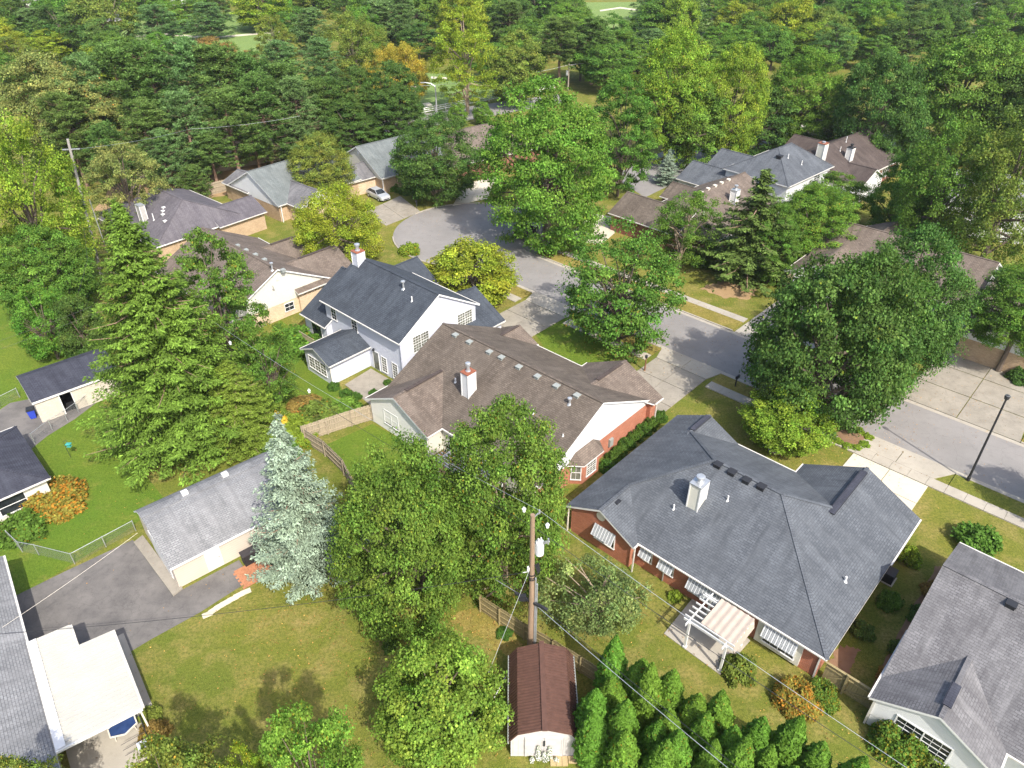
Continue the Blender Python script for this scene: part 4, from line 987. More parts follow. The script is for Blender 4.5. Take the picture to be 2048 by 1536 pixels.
# ------------------------------------------------------------------ fences, pergolas, poles, wires and small things
def board_fence(name, label, pts, h, mat, bw=0.14, posts=2.4, group=None, rails_out=1, pitch=None):
    """every board, rail and post a piece of its own; boards share one mesh"""
    root = thing(name, label, 'fence', (pts[0][0], pts[0][1], 0), 0, group)
    b = MB(); b.box(-bw / 2 + .004, bw / 2 - .004, -.011, .011, .05, h)
    me = b.mesh('board', mat)
    o = Vector((pts[0][0], pts[0][1], 0))
    for k in range(len(pts) - 1):
        p, q = Vector((*pts[k], 0)), Vector((*pts[k + 1], 0)); d = q - p; ln = d.length; a = math.atan2(d.y, d.x); n = Vector((-d.y, d.x, 0)).normalized() * rails_out
        nb = int(ln / bw)
        for i in range(nb):
            c = p + d * ((i + .5) / nb) - o
            inst(me, 'board', root, (c.x, c.y, random.uniform(-.03, .02)), (random.uniform(-.01, .01), random.uniform(-.012, .012), a))
        for z in (.35, h * .52, h - .28):
            r = MB(); r.bar(p - o + n * .035 + Vector((0, 0, z)), q - o + n * .035 + Vector((0, 0, z)), .04, .09); r.obj('rail', mat, root)
        npst = max(1, round(ln / posts))
        for i in range(npst + 1):
            c = p + d * (i / npst) - o + n * .06; r = MB(); r.box(c.x - .05, c.x + .05, c.y - .05, c.y + .05, 0, h + .05); r.obj('post', mat, root)
    return root
board_fence('board_fence', 'weathered picket fence behind the brown roof house running to its corner', [G(608, 884), G(704, 852), G(752, 838)], 1.8, M_FENCE, rails_out=-1)
board_fence('board_fence', 'grey wavy picket fence running down beside the silvery blue spruce', [G(614, 888), G(652, 912), G(690, 950), G(716, 1000), G(760, 1060)], 1.7, M_FENCE, rails_out=-1)
board_fence('board_fence', 'mossy board fence passing behind the utility pole and brown shed', [G(962, 1222), G(1000, 1248), G(1048, 1278), G(1105, 1312), G(1160, 1345), G(1230, 1392)], 1.7, M_FENCE2, rails_out=-1)
# far fences are too fine to pick apart: panels of joined boards
def panel_fence(label, pts, h, mat):
    root = thing('board_fence', label, 'fence', (pts[0][0], pts[0][1], 0)); o = Vector((*pts[0], 0))
    for k in range(len(pts) - 1):
        p, q = Vector((*pts[k], 0)) - o, Vector((*pts[k + 1], 0)) - o; d = q - p; n = int(d.length / .16); b = MB()
        for i in range(n):
            c0, c1 = p + d * (i / n), p + d * ((i + .93) / n); z = h + random.uniform(-.04, .04); b.bar(c0 + Vector((0, 0, z / 2)), c1 + Vector((0, 0, z / 2)), .03, z)
        w = b.obj('board_panel', mat, root); w['kind'] = 'stuff'
        for z in (.4, h * .55, h - .2):
            r = MB(); nn = Vector((d.y, -d.x, 0)).normalized() * .05; r.bar(p + nn + Vector((0, 0, z)), q + nn + Vector((0, 0, z)), .05, .1); r.obj('rail', mat, root)
        m = max(1, round(d.length / 2.6))
        for i in range(m + 1): c = p + d * (i / m) + Vector((d.y, -d.x, 0)).normalized() * .08; r = MB(); r.box(c.x - .06, c.x + .06, c.y - .06, c.y + .06, 0, h + .05); r.obj('post', mat, root)
panel_fence('long brown board fence under the pines behind the tan brick house', [G(262, 430), G(330, 412), G(390, 398), G(455, 382)], 1.9, M_FENCE)
panel_fence('second board fence in the pine shade above the grass strip', [G(330, 372), G(400, 352), G(470, 338), G(560, 320)], 1.9, M_FENCE)
# white rail fence along the main road
root = thing('rail_fence', 'white three rail fence along the golf course road', 'fence'); 
fp = [Vector((*G(u, v), 0)) for u, v in ((812, 238), (850, 228), (932, 212), (978, 203), (1040, 193), (1110, 182))]
for k in range(len(fp) - 1):
    d = fp[k + 1] - fp[k]; m = max(1, int(d.length / 2.5))
    for z in (.45, .85, 1.25): r = MB(); r.bar(fp[k] + Vector((0, 0, z)), fp[k + 1] + Vector((0, 0, z)), .05, .14); r.obj('rail', M_TRIM, root)
    for i in range(m): c = fp[k] + d * (i / m); r = MB(); r.box(c.x - .07, c.x + .07, c.y - .07, c.y + .07, 0, 1.4); r.obj('post', M_TRIM, root)

# timber gate and fence beside the brick house
gt = thing('timber_gate', 'mossy timber fence with diagonal braced gate at the corner of the brick house', 'gate', B.root.location, B.a)
b = MB(); b.box(-.07, .07, -.011, .011, .06, 1.65); me = b.mesh('board', M_FENCE2)
for i in range(25): inst(me, 'board', gt, (0.05 + i * .147, .55, random.uniform(-.02, .02)), (0, random.uniform(-.01, .01), 0))
for x0, x1 in ((0, 1.25), (1.4, 3.7)):
    for z in (.3, 1.4): r = MB(); r.bar((x0, .50, z), (x1, .50, z), .045, .1); r.obj('rail', M_FENCE2, gt)
    r = MB(); r.bar((x0 + .05, .49, .35), (x1 - .05, .49, 1.35), .045, .1); r.obj('brace', M_FENCE2, gt)
r = MB(); r.bar((-.1, .55, 1.72), (3.8, .55, 1.72), .16, .04); r.obj('cap_rail', M_FENCE2, gt)
for x in (1.32, 3.75): r = MB(); r.box(x - .06, x + .06, .40, .52, 0, 1.85); r.obj('post', M_FENCE2, gt)

# chain link fences
def chain_fence(label, pts, h=1.1, gap=2.2, wire=.13):
    root = thing('chain_link_fence', label, 'fence', (pts[0][0], pts[0][1], 0)); o = Vector((*pts[0], 0))
    for k in range(len(pts) - 1):
        p, q = Vector((*pts[k], 0)) - o, Vector((*pts[k + 1], 0)) - o; d = q - p; ln = d.length
        r = MB(); r.tube([p + Vector((0, 0, h)), q + Vector((0, 0, h))], .022, 6); r.obj('top_rail', M_METAL, root)
        m = max(1, round(ln / gap))
        for i in range(m + (k == len(pts) - 2)): c = p + d * (i / m); r = MB(); r.tube([c, c + Vector((0, 0, h + .06))], .032, 6); r.obj('post', M_METAL, root)
        w = MB(); n = int((ln + h) / wire); e = d.normalized()
        for sg in (1, -1):
            for i in range(n):
                s0 = i * wire - (h if sg > 0 else 0); a0, z0 = s0, 0.03; a1, z1 = s0 + sg * h, h
                if sg < 0: s0 = i * wire; a0, a1 = s0, s0 - h
                if a0 < 0: z0 += (0 - a0) / (a1 - a0) * (z1 - .03); a0 = 0
                if a1 > ln: z1 = z0 + (z1 - z0) * (ln - a0) / (a1 - a0); a1 = ln
                if a0 > ln: z0 = .03 + (h - .03) * (a0 - ln) / h; a0 = ln
                if a1 < 0: z1 = z0 + (z1 - z0) * (a0) / (a0 - a1); a1 = 0
                if z1 - z0 < .03 or z0 > h: continue
                w.bar(p + e * a0 + Vector((0, 0, z0)), p + e * a1 + Vector((0, 0, z1)), .004, .004)
        mo = w.obj('wire_mesh', plain('chain_wire', (.22, .23, .23), .5), root); mo['kind'] = 'stuff'
    return root
chain_fence('chain link fence angling from the burning bush to the pale garage', [G(22, 1082), G(45, 1104), G(78, 1110), G(150, 1128), G(272, 1062)])
chain_fence('chain link fence and open gate beside the block outbuilding bins', [G(70, 888), G(105, 860), G(135, 842), G(158, 825), G(182, 808)], 1.15)
chain_fence('chain link fence line left of the block outbuilding', [G(-60, 838), G(0, 815), G(40, 795)], 1.1)

# pergolas
def pergola(name, label, frame, x0, x1, y0, y1, z, nr, canopy=None, mat=M_TRIM):
    root = thing(name, label, 'pergola', frame.root.location, frame.a)
    for x in (x0, x1):
        for y in (y0, y1): r = MB(); r.box(x - .07, x + .07, y - .07, y + .07, 0.05, z); r.box(x - .12, x + .12, y - .12, y + .12, .05, .2); r.obj('post', mat, root)
    for x in (x0, x1): r = MB(); r.bar((x - .1, y0 - .4, z), (x - .1, y1 + .4, z), .05, .2); r.obj('beam', mat, root)
    for y in (y0, y1): r = MB(); r.bar((x0 - .45, y, z + .02), (x1 + .45, y, z + .02), .05, .2); r.obj('beam', mat, root)
    for i in range(nr):
        y = y0 + (y1 - y0) * (i + .5) / nr; r = MB(); r.bar((x0 - .5, y, z + .14), (x1 + .4, y, z + .14), .045, .13); r.obj('rafter', mat, root)
    if canopy:
        cx0, cx1, cy0, cy1 = canopy; cb = MB(); n = 28; m = 6
        def cz(i, j): return z + .24 + .022 * math.cos(i / n * 5 * 2 * math.pi) - (.0 if i < n else .0)
        for i in range(n):
            xa, xb = cx0 + (cx1 - cx0) * i / n, cx0 + (cx1 - cx0) * (i + 1) / n
            cb.face([(xa, cy0, cz(i, 0)), (xb, cy0, cz(i + 1, 0)), (xb, cy1, cz(i + 1, 0)), (xa, cy1, cz(i, 0))])
        cb.face([(cx1, cy0, cz(n, 0)), (cx1 + .15, cy0, z - .55), (cx1 + .15, cy1, z - .55), (cx1, cy1, cz(n, 0))])
        o = cb.obj('canopy', plain('tan_canvas', (.40, .335, .28), .9, .08, 2), root, smooth=True)
    return root
pergola('pergola', 'white pergola with tan canvas canopy behind the slate blue roofed house', B, -7.6, -5.0, -3.35, -.75, 2.62, 6, (-7.0, -4.65, -3.1, -.5))
pergola('pergola', 'white wooden pergola half hidden by the tree behind the brown roof house', C, -8.2, -3.6, -18.7, -16.0, 2.55, 8)

# utility pole with transformer
def wire(label, pts, r=.014, sag=0.0, mat=M_BLACK, name='power_line', group=None, seg=14):
    b = MB()
    for k in range(len(pts) - 1):
        p, q = Vector(pts[k]), Vector(pts[k + 1]); L_ = []
        for i in range(seg + 1): t = i / seg; L_.append(p.lerp(q, t) - Vector((0, 0, sag * 4 * t * (1 - t))))
        b.tube(L_, r, 5, caps=False)
    return tag(b.obj(name, mat), label, 'wire', group)
px0, py0 = G(1060, 1306); HP = 12.6
up = thing('utility_pole', 'tall weathered utility pole carrying a grey transformer beside the shed', 'pole', (px0, py0, 0))
b = MB(); b.tube([(0, 0, 0), (0.02, 0, 6), (-.03, 0, HP)], [.20, .17, .13], 12); b.obj('shaft', M_POLEWOOD, up)
b = MB(); b.tube([(.42, .1, HP - 3.3), (.42, .1, HP - 3.25), (.42, .1, HP - 2.35), (.42, .1, HP - 2.25), (.42, .1, HP - 2.15)], [.2, .26, .26, .24, .1], 16)
tr = b.obj('transformer', plain('transformer_grey', (.55, .58, .62), .4, .06), up)
b = MB(); b.tube([(.34, .05, HP - 2.2), (.34, .05, HP - 1.95)], [.06, .04], 8); b.tube([(.5, .12, HP - 2.2), (.5, .12, HP - 1.95)], [.06, .04], 8); b.obj('bushing', M_TRIM, tr)
b = MB(); b.box(.1, .2, -.02, .2, HP - 3.1, HP - 2.4); b.obj('bracket', M_METAL, tr)
b = MB(); b.bar((.55, .0, HP - 2.3), (.95, -.1, HP - 2.0), .1, .14); b.tube([(.9, -.1, HP - 2.25), (.9, -.1, HP - 1.8)], .05, 8); b.obj('cutout_fuse', M_METAL, up)
b = MB(); b.bar((0, 0, HP - .25), (.35, .12, HP + .05), .06, .06); b.tube([(.35, .12, HP + .0), (.35, .12, HP + .25)], [.07, .05], 8); b.obj('pole_top_bracket', M_METAL, up)
for dx, r_ in ((.24, .05), (.33, .06)): b = MB(); b.tube([(dx, -.06, 0), (dx, -.06, HP - 5.2 - (dx - .24) * 6)], r_, 8); b.obj('conduit', M_METAL, up)
b = MB(); b.tube([(-.22, 0, HP - 4.6), (-.2, 0, HP - 4.3)], .09, 8); b.bar((-.2, 0, HP - 4.7), (-.55, .05, HP - 4.85), .04, .04); b.obj('insulator', M_TRIM, up)
b = MB()
for z in (HP - 4.9, HP - 5.15, HP - 5.3): b.tube([(.0, 0, z - .03), (.0, 0, z + .03)], .21, 10)
for a_ in range(9): b.tube([(.15 + .03 * a_, -.1 + .02 * a_, HP - 4.0), (.35 + .02 * a_, -.15 + .03 * a_, HP - 4.7), (.2, -.1, HP - 5.1)], .018, 4, caps=False)
b.obj('cable_bundle', M_BLACK, up)
b = MB(); b.bar((-1.0, .5, HP - 7.2), (1.0, -.5, HP - 7.6), .16, .16); b.box(-.75, -.3, .1, .35, HP - 7.55, HP - 7.1); b.obj('splice_case', M_BLACK, up)
def W(u, v, z): return (*G(u, v, z), z)
topp = (px0 + .35, py0 + .12, HP + .22)
hid = W(330, 575, 11.0)
wire('bare power line running from the transformer pole towards the upper left', [topp, hid], .011, 1.0, M_METAL)
wire('second line below it from the transformer pole towards the upper left', [(px0, py0, HP - .9), (hid[0], hid[1], hid[2] - .9)], .014, 1.1)
wire('bare power line from the transformer pole off the lower right', [topp, W(1850, 1560, 10.5), W(2400, 1950, 12)], .011, .25, M_METAL)
wire('black line under it off the lower right', [(px0, py0, HP - .9), W(1850, 1585, 9.6)], .016, .25)
wire('upper telephone cable crossing low behind the shed to the lower right', [W(870, 1072, 5.2), (px0, py0 + .2, 5.3), W(1500, 1555, 5.6)], .016, .12)
wire('thick telephone cable crossing low behind the shed to the lower right', [W(872, 1080, 4.9), (px0, py0 + .2, 5.0), W(1485, 1560, 5.3)], .018, .15, M_METAL)
wire('service drop from the transformer pole to the patio roof house', [(px0 - .5, py0, HP - 4.8), W(0, 1268, 4.0)], .016, .5)
wire('pale wire from the patio roof house to the pale garage', [W(4, 1255, 3.4), W(275, 1066, 2.9)], .011, .1, M_CREAMTRIM)
wire('guy wire slanting from the utility pole to the lawn', [(px0 - .1, py0, HP - 4.4), (*G(908, 1520), .05)], .010, 0, M_METAL)
for u, v, z in ((1048, 1018, HP + .1), (1095, 1050, HP - .1), (618, 781, 10.5), (460, 685, 10.3)):
    x, y = G(u, v, z); b = MB(); b.tube([(0, 0, -.18), (0, 0, .12)], [.09, .06], 8); b.tube([(0, 0, -.02), (0, 0, .02)], .12, 8); o = b.obj('line_insulator', M_TRIM); o.location = (x, y, z)
    tag(o, 'white insulator clamp on the power line, near %s' % {1048: 'the pole top', 1095: 'the pole top on its right', 618: 'the sunroom', 460: 'the tall narrow tree'}[u], 'insulator')
# leaning pole on the left
bx, by = G(205, 560); hL = height_at(bx, by, 278)
lp = thing('utility_pole', 'grey utility pole with crossarm among the trees at the left', 'pole', (bx, by, 0)); tx, ty = G(135, 278, hL)
b = MB(); b.tube([(0, 0, 0), (tx - bx, ty - by, hL)], [.2, .14], 10); b.obj('shaft', woodmat('grey_pole_wood', (.34, .32, .30), (.22, .21, .2), (7, 7, .3)), lp)
b = MB(); tz = hL - 1.2; b.bar((tx - bx - 1.0, ty - by, tz), (tx - bx + 1.0, ty - by, tz + .1), .1, .12); b.obj('crossarm', M_METAL, lp)
b = MB(); b.tube([(tx - bx + .2, ty - by - .1, 0), (tx - bx + .2, ty - by - .1, hL * .6)], .05, 6); b.obj('conduit', M_METAL, lp)
wire('pale line crossing the pine stand from the left pole', [(tx + .9, ty, tz + .1), W(380, 258, 10), W(600, 232, 9)], .014, .3, M_METAL)
wire('line dropping from the left pole past the spruce to the block outbuilding', [W(160, 400, 10), W(175, 520, 7), W(118, 712, 3.2)], .018, .1)
wire('upper of the twin wires over the left lawn', [W(-40, 695, 6), W(185, 612, 7)], .010, .1)
wire('lower of the twin wires over the left lawn', [W(-40, 712, 5.8), W(185, 628, 6.6)], .010, .1)

# far poles and street lights
def far_pole(u, v, vt, label, light=False, xf=True):
    x, y = G(u, v); h = height_at(x, y, vt); r = thing('street_light' if light else 'utility_pole', label, 'street light' if light else 'pole', (x, y, 0))
    b = MB(); b.tube([(0, 0, 0), (0, 0, h)], [.17, .12], 8); b.obj('shaft', M_METAL if light else M_POLEWOOD2, r)
    if light:
        b = MB(); b.tube([(0, 0, h - .1), (-.9, 0, h + .5), (-2.2, 0, h + .7)], [.09, .07, .06], 6); b.obj('arm', M_METAL, r); b = MB(); b.bar((-2.1, 0, h + .68), (-3.0, 0, h + .66), .3, .16); b.obj('lamp_head', M_METAL, r)
    else:
        b = MB(); b.bar((-.9, 0, h - .5), (.9, 0, h - .5), .1, .12); b.obj('crossarm', M_POLEWOOD2, r)
        if xf: b = MB(); b.tube([(-.4, -.2, h - 2.6), (-.4, -.2, h - 1.6)], .28, 10); b.obj('transformer', M_METAL, r)
    return (x, y, h)
M_POLEWOOD2 = woodmat('far_pole_wood', (.40, .34, .28), (.28, .23, .19), (7, 7, .3))
p1 = far_pole(836, 250, 168, 'utility pole with transformers left of the golf course street light')
far_pole(874, 232, 172, 'curved arm street light by the golf course road', True)
p2 = far_pole(1136, 182, 126, 'utility pole behind the big bright maple')
far_pole(1394, 140, 108, 'street light above the lime topped tree', True, False)
p3 = far_pole(1728, 98, 44, 'utility pole rising from the trees, upper right')
p4 = far_pole(1826, 64, 22, 'second utility pole along the road, upper right', xf=True)
p5 = far_pole(1946, 40, 2, 'third utility pole by the road bend, top right')
far_pole(1930, 42, 12, 'street light by the road bend, top right', True, False)
for a, b_, s_ in ((p1, p2, 'between the two middle poles'), (p2, p3, 'spanning the tree tops to the upper right'), (p3, p4, 'between the upper right poles'), (p4, p5, 'to the road bend pole')):
    wire('distant power line ' + s_, [(a[0], a[1], a[2] - .4), (b_[0], b_[1], b_[2] - .4)], .03, .8, M_METAL)

# street lamp by the kerb
x, y = G(1935, 962); h = height_at(x, y, 800)
lt = thing('street_lamp', 'tall black street lamp on the near verge at the right', 'street lamp', (x, y, 0))
b = MB(); b.tube([(0, 0, 0), (0, 0, .5), (0, 0, .55), (0, 0, h)], [.15, .14, .10, .07], 12); b.obj('post', M_BLACK, lt)
b = MB(); b.tube([(0, 0, h), (0, 0, h + .1), (0, 0, h + .32), (0, 0, h + .42), (0, 0, h + .5)], [.08, .17, .21, .2, .05], 12); b.obj('lantern', M_DKMETAL, lt)
b = MB(); b.tube([(0, 0, h + .34), (0, 0, h + .44)], .18, 12); b.obj('lens', M_VENT, lt)
# yard lamp
x, y = G(1289, 742)
yl = thing('yard_lamp', 'rusty brown lamp post with black lantern beside the driveway', 'lamp', (x, y, 0))
b = MB(); b.tube([(0, 0, 0), (.02, 0, 1.55)], [.09, .06], 10); b.obj('post', plain('rust_post', (.20, .09, .05), .8, .2), yl)
b = MB(); b.tube([(.02, 0, 1.55), (.02, 0, 1.62), (.02, 0, 1.88), (.02, 0, 1.98)], [.07, .13, .15, .03], 8); b.obj('lantern', M_BLACK, yl)
# mailboxes
def mailbox(u, v, label, rz):
    x, y = G(u, v); m = thing('mailbox', label, 'mailbox', (x, y, 0), rz)
    b = MB(); b.box(-.05, .05, -.05, .05, 0, 1.05); b.bar((0, -.1, .95), (0, .35, .95), .07, .06); b.obj('post', M_BLACK, m)
    b = MB(); n = 8; P_ = [(.11 * math.cos(math.pi * i / n), 1.2 + .11 * math.sin(math.pi * i / n)) for i in range(n + 1)] + [(-.11, 1.0), (.11, 1.0)]
    b.face([(a, -.1, z) for a, z in P_]); b.face([(a, .45, z) for a, z in reversed(P_)])
    for i in range(len(P_)): (a, z), (c_, w_) = P_[i], P_[(i + 1) % len(P_)]; b.face([(a, -.1, z), (a, .45, z), (c_, .45, w_), (c_, -.1, w_)])
    b.obj('box', M_BLACK, m)
    b = MB(); b.box(.115, .13, .1, .2, 1.2, 1.4); b.obj('flag', M_DKMETAL, m)
mailbox(1470, 774, 'black mailbox on the grass verge by the shaded driveway', math.radians(-43)); mailbox(1703, 869, 'black mailbox in the planted bed beside the pale driveway', math.radians(-43)); mailbox(834, 418, 'dark mailbox at the head of the turning circle', math.radians(20))
bl = MB(); bl.prism(ccw(px((1668, 868), (1692, 856), (1730, 876), (1720, 892), (1690, 888))), 0.085, .13); struct(bl.obj('mulch_bed', M_MULCH))
b = MB(); x, y = G(1552, 899)
st = thing('tree_ring', 'ring of pale stones around the small yellow green maple', 'stone ring', (x, y, 0))
for k in range(16):
    a = k / 16 * 6.283; q = MB(); q.prism([(-.12, -.08), (.11, -.09), (.13, .07), (-.1, .09)], 0, .12); o = q.obj('stone', M_CONC_NEW, st); o.location = (.62 * math.cos(a), .62 * math.sin(a), 0); o.rotation_euler = (0, 0, a + 1.57)
q = MB(); q.tube([(0, 0, .0), (0, 0, .05)], .56, 16); q.obj('mulch', M_MULCH, st)

# wheeled bins
def bin_(u, v, rz, mat, lid, label):
    x, y = G(u, v); r = thing('wheeled_bin', label, 'bin', (x, y, 0), rz)
    b = MB(); lo = [(-.24, -.27), (.24, -.27), (.24, .27), (-.24, .27)]; hi = [(-.31, -.36), (.31, -.36), (.31, .36), (-.31, .36)]
    for k in range(4): j = (k + 1) % 4; b.face([(*lo[k], .06), (*lo[j], .06), (*hi[j], 1.0), (*hi[k], 1.0)])
    b.face([(*p, .06) for p in reversed(lo)]); b.face([(*p, 1.0) for p in hi]); b.box(-.33, .33, -.38, .38, .93, 1.0); b.obj('body', mat, r)
    b = MB(); b.prism([(-.35, -.42), (.35, -.42), (.35, .40), (-.35, .40)], 1.0, 1.07); b.box(-.28, .28, -.3, .3, 1.07, 1.11); b.obj('lid', lid, r)
    for s_ in (-1, 1): b = MB(); b.tube([(s_ * .27, .3, .14), (s_ * .34, .3, .14)], .14, 12); b.obj('wheel', M_BLACK, r)
    b = MB(); b.tube([(-.26, .44, .98), (.26, .44, .98)], .025, 6); b.obj('handle', M_BLACK, r)
bin_(68, 835, .5, plain('blue_plastic', (.03, .06, .42), .45, .08), M_BLACK, 'blue wheeled bin with black lid beside the block outbuilding')
bin_(108, 830, .45, plain('grey_bin_plastic', (.12, .14, .15), .5, .08), plain('grey_lid', (.09, .09, .09), .5), 'grey wheeled bin beside the blue one')
bin_(1580, 585, .7, plain('blue_plastic2', (.04, .09, .36), .45, .08), M_BLACK, 'blue bin half hidden by the dark street tree')
# grill cabinet, bird feeder, stones and pavers on the left
x, y = G(505, 1122); gc = thing('storage_cabinet', 'black storage cabinet on the brick pavers by the pale garage', 'cabinet', (x, y, 0), Qh.a)
b = MB(); b.box(-.62, .62, -.3, .32, .08, 1.05); b.obj('body', M_BLACK, gc); b = MB(); b.box(-.68, .68, -.36, .36, 1.05, 1.12); b.obj('lid', plain('cabinet_lid', (.045, .04, .042), .5), gc)
for s_ in (-1, 1): b = MB(); b.box(s_ * .31 - .29, s_ * .31 + .29, -.325, -.3, .12, 1.0); d = b.obj('door', M_BLACK, gc); b = MB(); b.box(s_ * .06 - .015, s_ * .06 + .015, -.36, -.325, .5, .75); b.obj('handle', M_METAL, d)
x, y = G(142, 916); bf = thing('bird_feeder', 'small teal bird feeder on a thin crook in the left lawn', 'bird feeder', (x, y, 0))
b = MB(); b.tube([(0, 0, 0), (-.05, 0, 1.6), (-.02, 0, 1.85), (.15, 0, 1.95), (.3, 0, 1.8)], .018, 6); b.obj('crook', M_DKMETAL, bf)
b = MB(); b.box(.12, .48, -.14, .14, 1.3, 1.34); b.box(.2, .4, -.08, .08, 1.34, 1.55); b.face([(.08, -.18, 1.56), (.52, -.18, 1.56), (.3, -.0, 1.72)]); b.prism([(.08, -.18), (.52, -.18), (.52, .18), (.08, .18)], 1.55, 1.6); b.obj('feeder', plain('teal_plastic', (.05, .30, .27), .4), bf)
st = thing('stepping_stones', 'row of pale flat stones edging the asphalt below the garage', 'stones')
for k, (u, v) in enumerate(((492, 1184), (478, 1191), (466, 1198), (452, 1206), (440, 1213), (428, 1221), (415, 1230))):
    x, y = G(u, v); q = MB(); q.prism([(-.34, -.2), (.33, -.22), (.35, .2), (-.32, .22)], 0.012, .06 + random.uniform(0, .02)); o = q.obj('stone', M_CONC_NEW, st); o.location = (x, y, 0); o.rotation_euler = (0, 0, Qh.a + random.uniform(-.15, .15))
st = thing('brick_pavers', 'patch of orange brick pavers beside the black cabinet', 'pavers', (*G(512, 1140), 0), Qh.a)
b = MB(); b.box(-.145, .145, -.095, .095, 0, .06); pv = b.mesh('brick', woodmat('paver_brick', (.46, .20, .10), (.34, .15, .08)))
for i in range(8):
    for j in range(10): inst(pv, 'brick', st, (-1.3 + i * .30 + (j % 2) * .15, -1.0 + j * .20, random.uniform(-.008, .01)))
# white flowers in front of the shed doors
FLOWERS = []
for k, (u, v, h_, w_) in enumerate(((1076, 1513, 1.3, .42), (1088, 1516, .85, .5), (1098, 1513, 1.25, .42), (1064, 1518, .4, .4), (1112, 1518, .4, .4))):
    x, y = G(u, v); r = thing('flower_clump', 'white flowering plant before the shed doors, %s' % ('tall left one', 'middle one', 'tall right one', 'low left one', 'low right one')[k], 'plant', (x, y - .15, 0), 0)
    FLOWERS.append((r, h_, w_))
# timber ramp at the shed
rp = thing('timber_ramp', 'bare timber step and planks in front of the shed doors', 'ramp', (*G(1118, 1524), 0))
for k in range(3): b = MB(); b.box(-.5 + k * .34, -.18 + k * .34, -.25, .3, 0, .1); b.obj('plank', M_LUMBER, rp)
b = MB(); b.box(.55, 1.75, -.1, .1, 0, .12); b.obj('plank', M_LUMBER, rp); b = MB(); b.box(.55, 1.75, .14, .3, 0, .1); b.obj('plank', M_LUMBER, rp)
# pipe leaning at the shed side, bracket at the back
tag((lambda b: (b.tube([(*G(988, 1398), .1), (*G(1012, 1372), 1.0)], .03, 6), b.obj('leaning_pole', M_TRIM))[1])(MB()), 'white pole leaning against the left side of the brown shed', 'pole')
# rear deck of the cream gable house
dk = thing('timber_deck', 'new orange timber deck behind the cream gable house', 'deck', (*G(395, 668), 0), math.radians(-46))
for k in range(20): b = MB(); b.box(-3.4 + k * .34, -3.1 + k * .34, -1.2, 1.6, .55, .6); b.obj('plank', M_DECK, dk)
b = MB(); b.box(-3.4, 3.4, -1.26, -1.2, .25, 1.45); b.obj('skirt', M_DECK, dk)
for x_ in (-3.3, -1.1, 1.1, 3.3): b = MB(); b.box(x_ - .05, x_ + .05, -1.3, -1.2, 0, 1.55); b.obj('post', M_DECK, dk)
# small balcony rail by the sunroom
rl = thing('deck_railing', 'weathered wooden railing left of the sunroom', 'railing', (*G(617, 695), 0), math.radians(-43))
for k in range(14): b = MB(); b.box(-1.3 + k * .2, -1.24 + k * .2, -.02, .02, .4, 1.5); b.obj('baluster', M_FENCE, rl)
for z in (.4, 1.5): b = MB(); b.bar((-1.4, 0, z), (1.45, 0, z), .06, .08); b.obj('rail', M_FENCE, rl)
# patio furniture, railing and white box at the patio roof house
pt = thing('patio_table', 'patio table with dark blue top under the edge of the white patio roof', 'table', (*G(252, 1466), 0), Ph.a)
b = MB(); pts_ = [(math.cos(a) * .85, math.sin(a) * .62) for a in [math.radians(30 + 60 * k) for k in range(6)]]; b.prism(pts_, .7, .73); b.obj('top', plain('blue_glass_top', (.03, .06, .17), .15, .2, 3), pt)
b = MB()
for k in range(6): b.bar((*pts_[k], .72), (*pts_[(k + 1) % 6], .72), .07, .06)
b.obj('rim', M_CREAMTRIM, pt)
for k in (0, 2, 3, 5): b = MB(); b.bar((pts_[k][0] * .8, pts_[k][1] * .8, 0), (pts_[k][0] * .7, pts_[k][1] * .7, .7), .04, .04); b.obj('leg', M_CREAMTRIM, pt)
rl = thing('patio_railing', 'dark metal railing beside the blue patio table', 'railing', (*G(268, 1482), 0), Ph.a)
for k in range(9): b = MB(); b.tube([(.75, -.9 + k * .22, 0), (.75, -.9 + k * .22, .95)], .014, 5); b.obj('baluster', M_DKMETAL, rl)
b = MB(); b.tube([(.75, -.95, .95), (.75, .95, .95)], .022, 6); b.obj('top_rail', M_DKMETAL, rl)
for y_ in range(3): b = MB(); b.tube([(-.6, -1.0 + y_ * .25, .5 + y_ * .2), (.7, -1.0 + y_ * .25, .5 + y_ * .2)], .016, 5); b.obj('rail', M_DKMETAL, rl)
wb = thing('white_box', 'small white box on the lawn beside the patio railing', 'box', (*G(290, 1500), 0), Ph.a); b = MB(); b.box(-.25, .25, -.3, .3, 0, .5); b.obj('body', M_TRIM, wb); b = MB(); b.box(-.27, .27, -.32, .32, .5, .56); b.obj('lid', plain('box_lid', (.68, .72, .80), .4), wb); b = MB(); b.box(-.05, .05, -.05, .05, .56, .6); b.obj('latch', plain('navy', (.02, .04, .3), .4), wb)
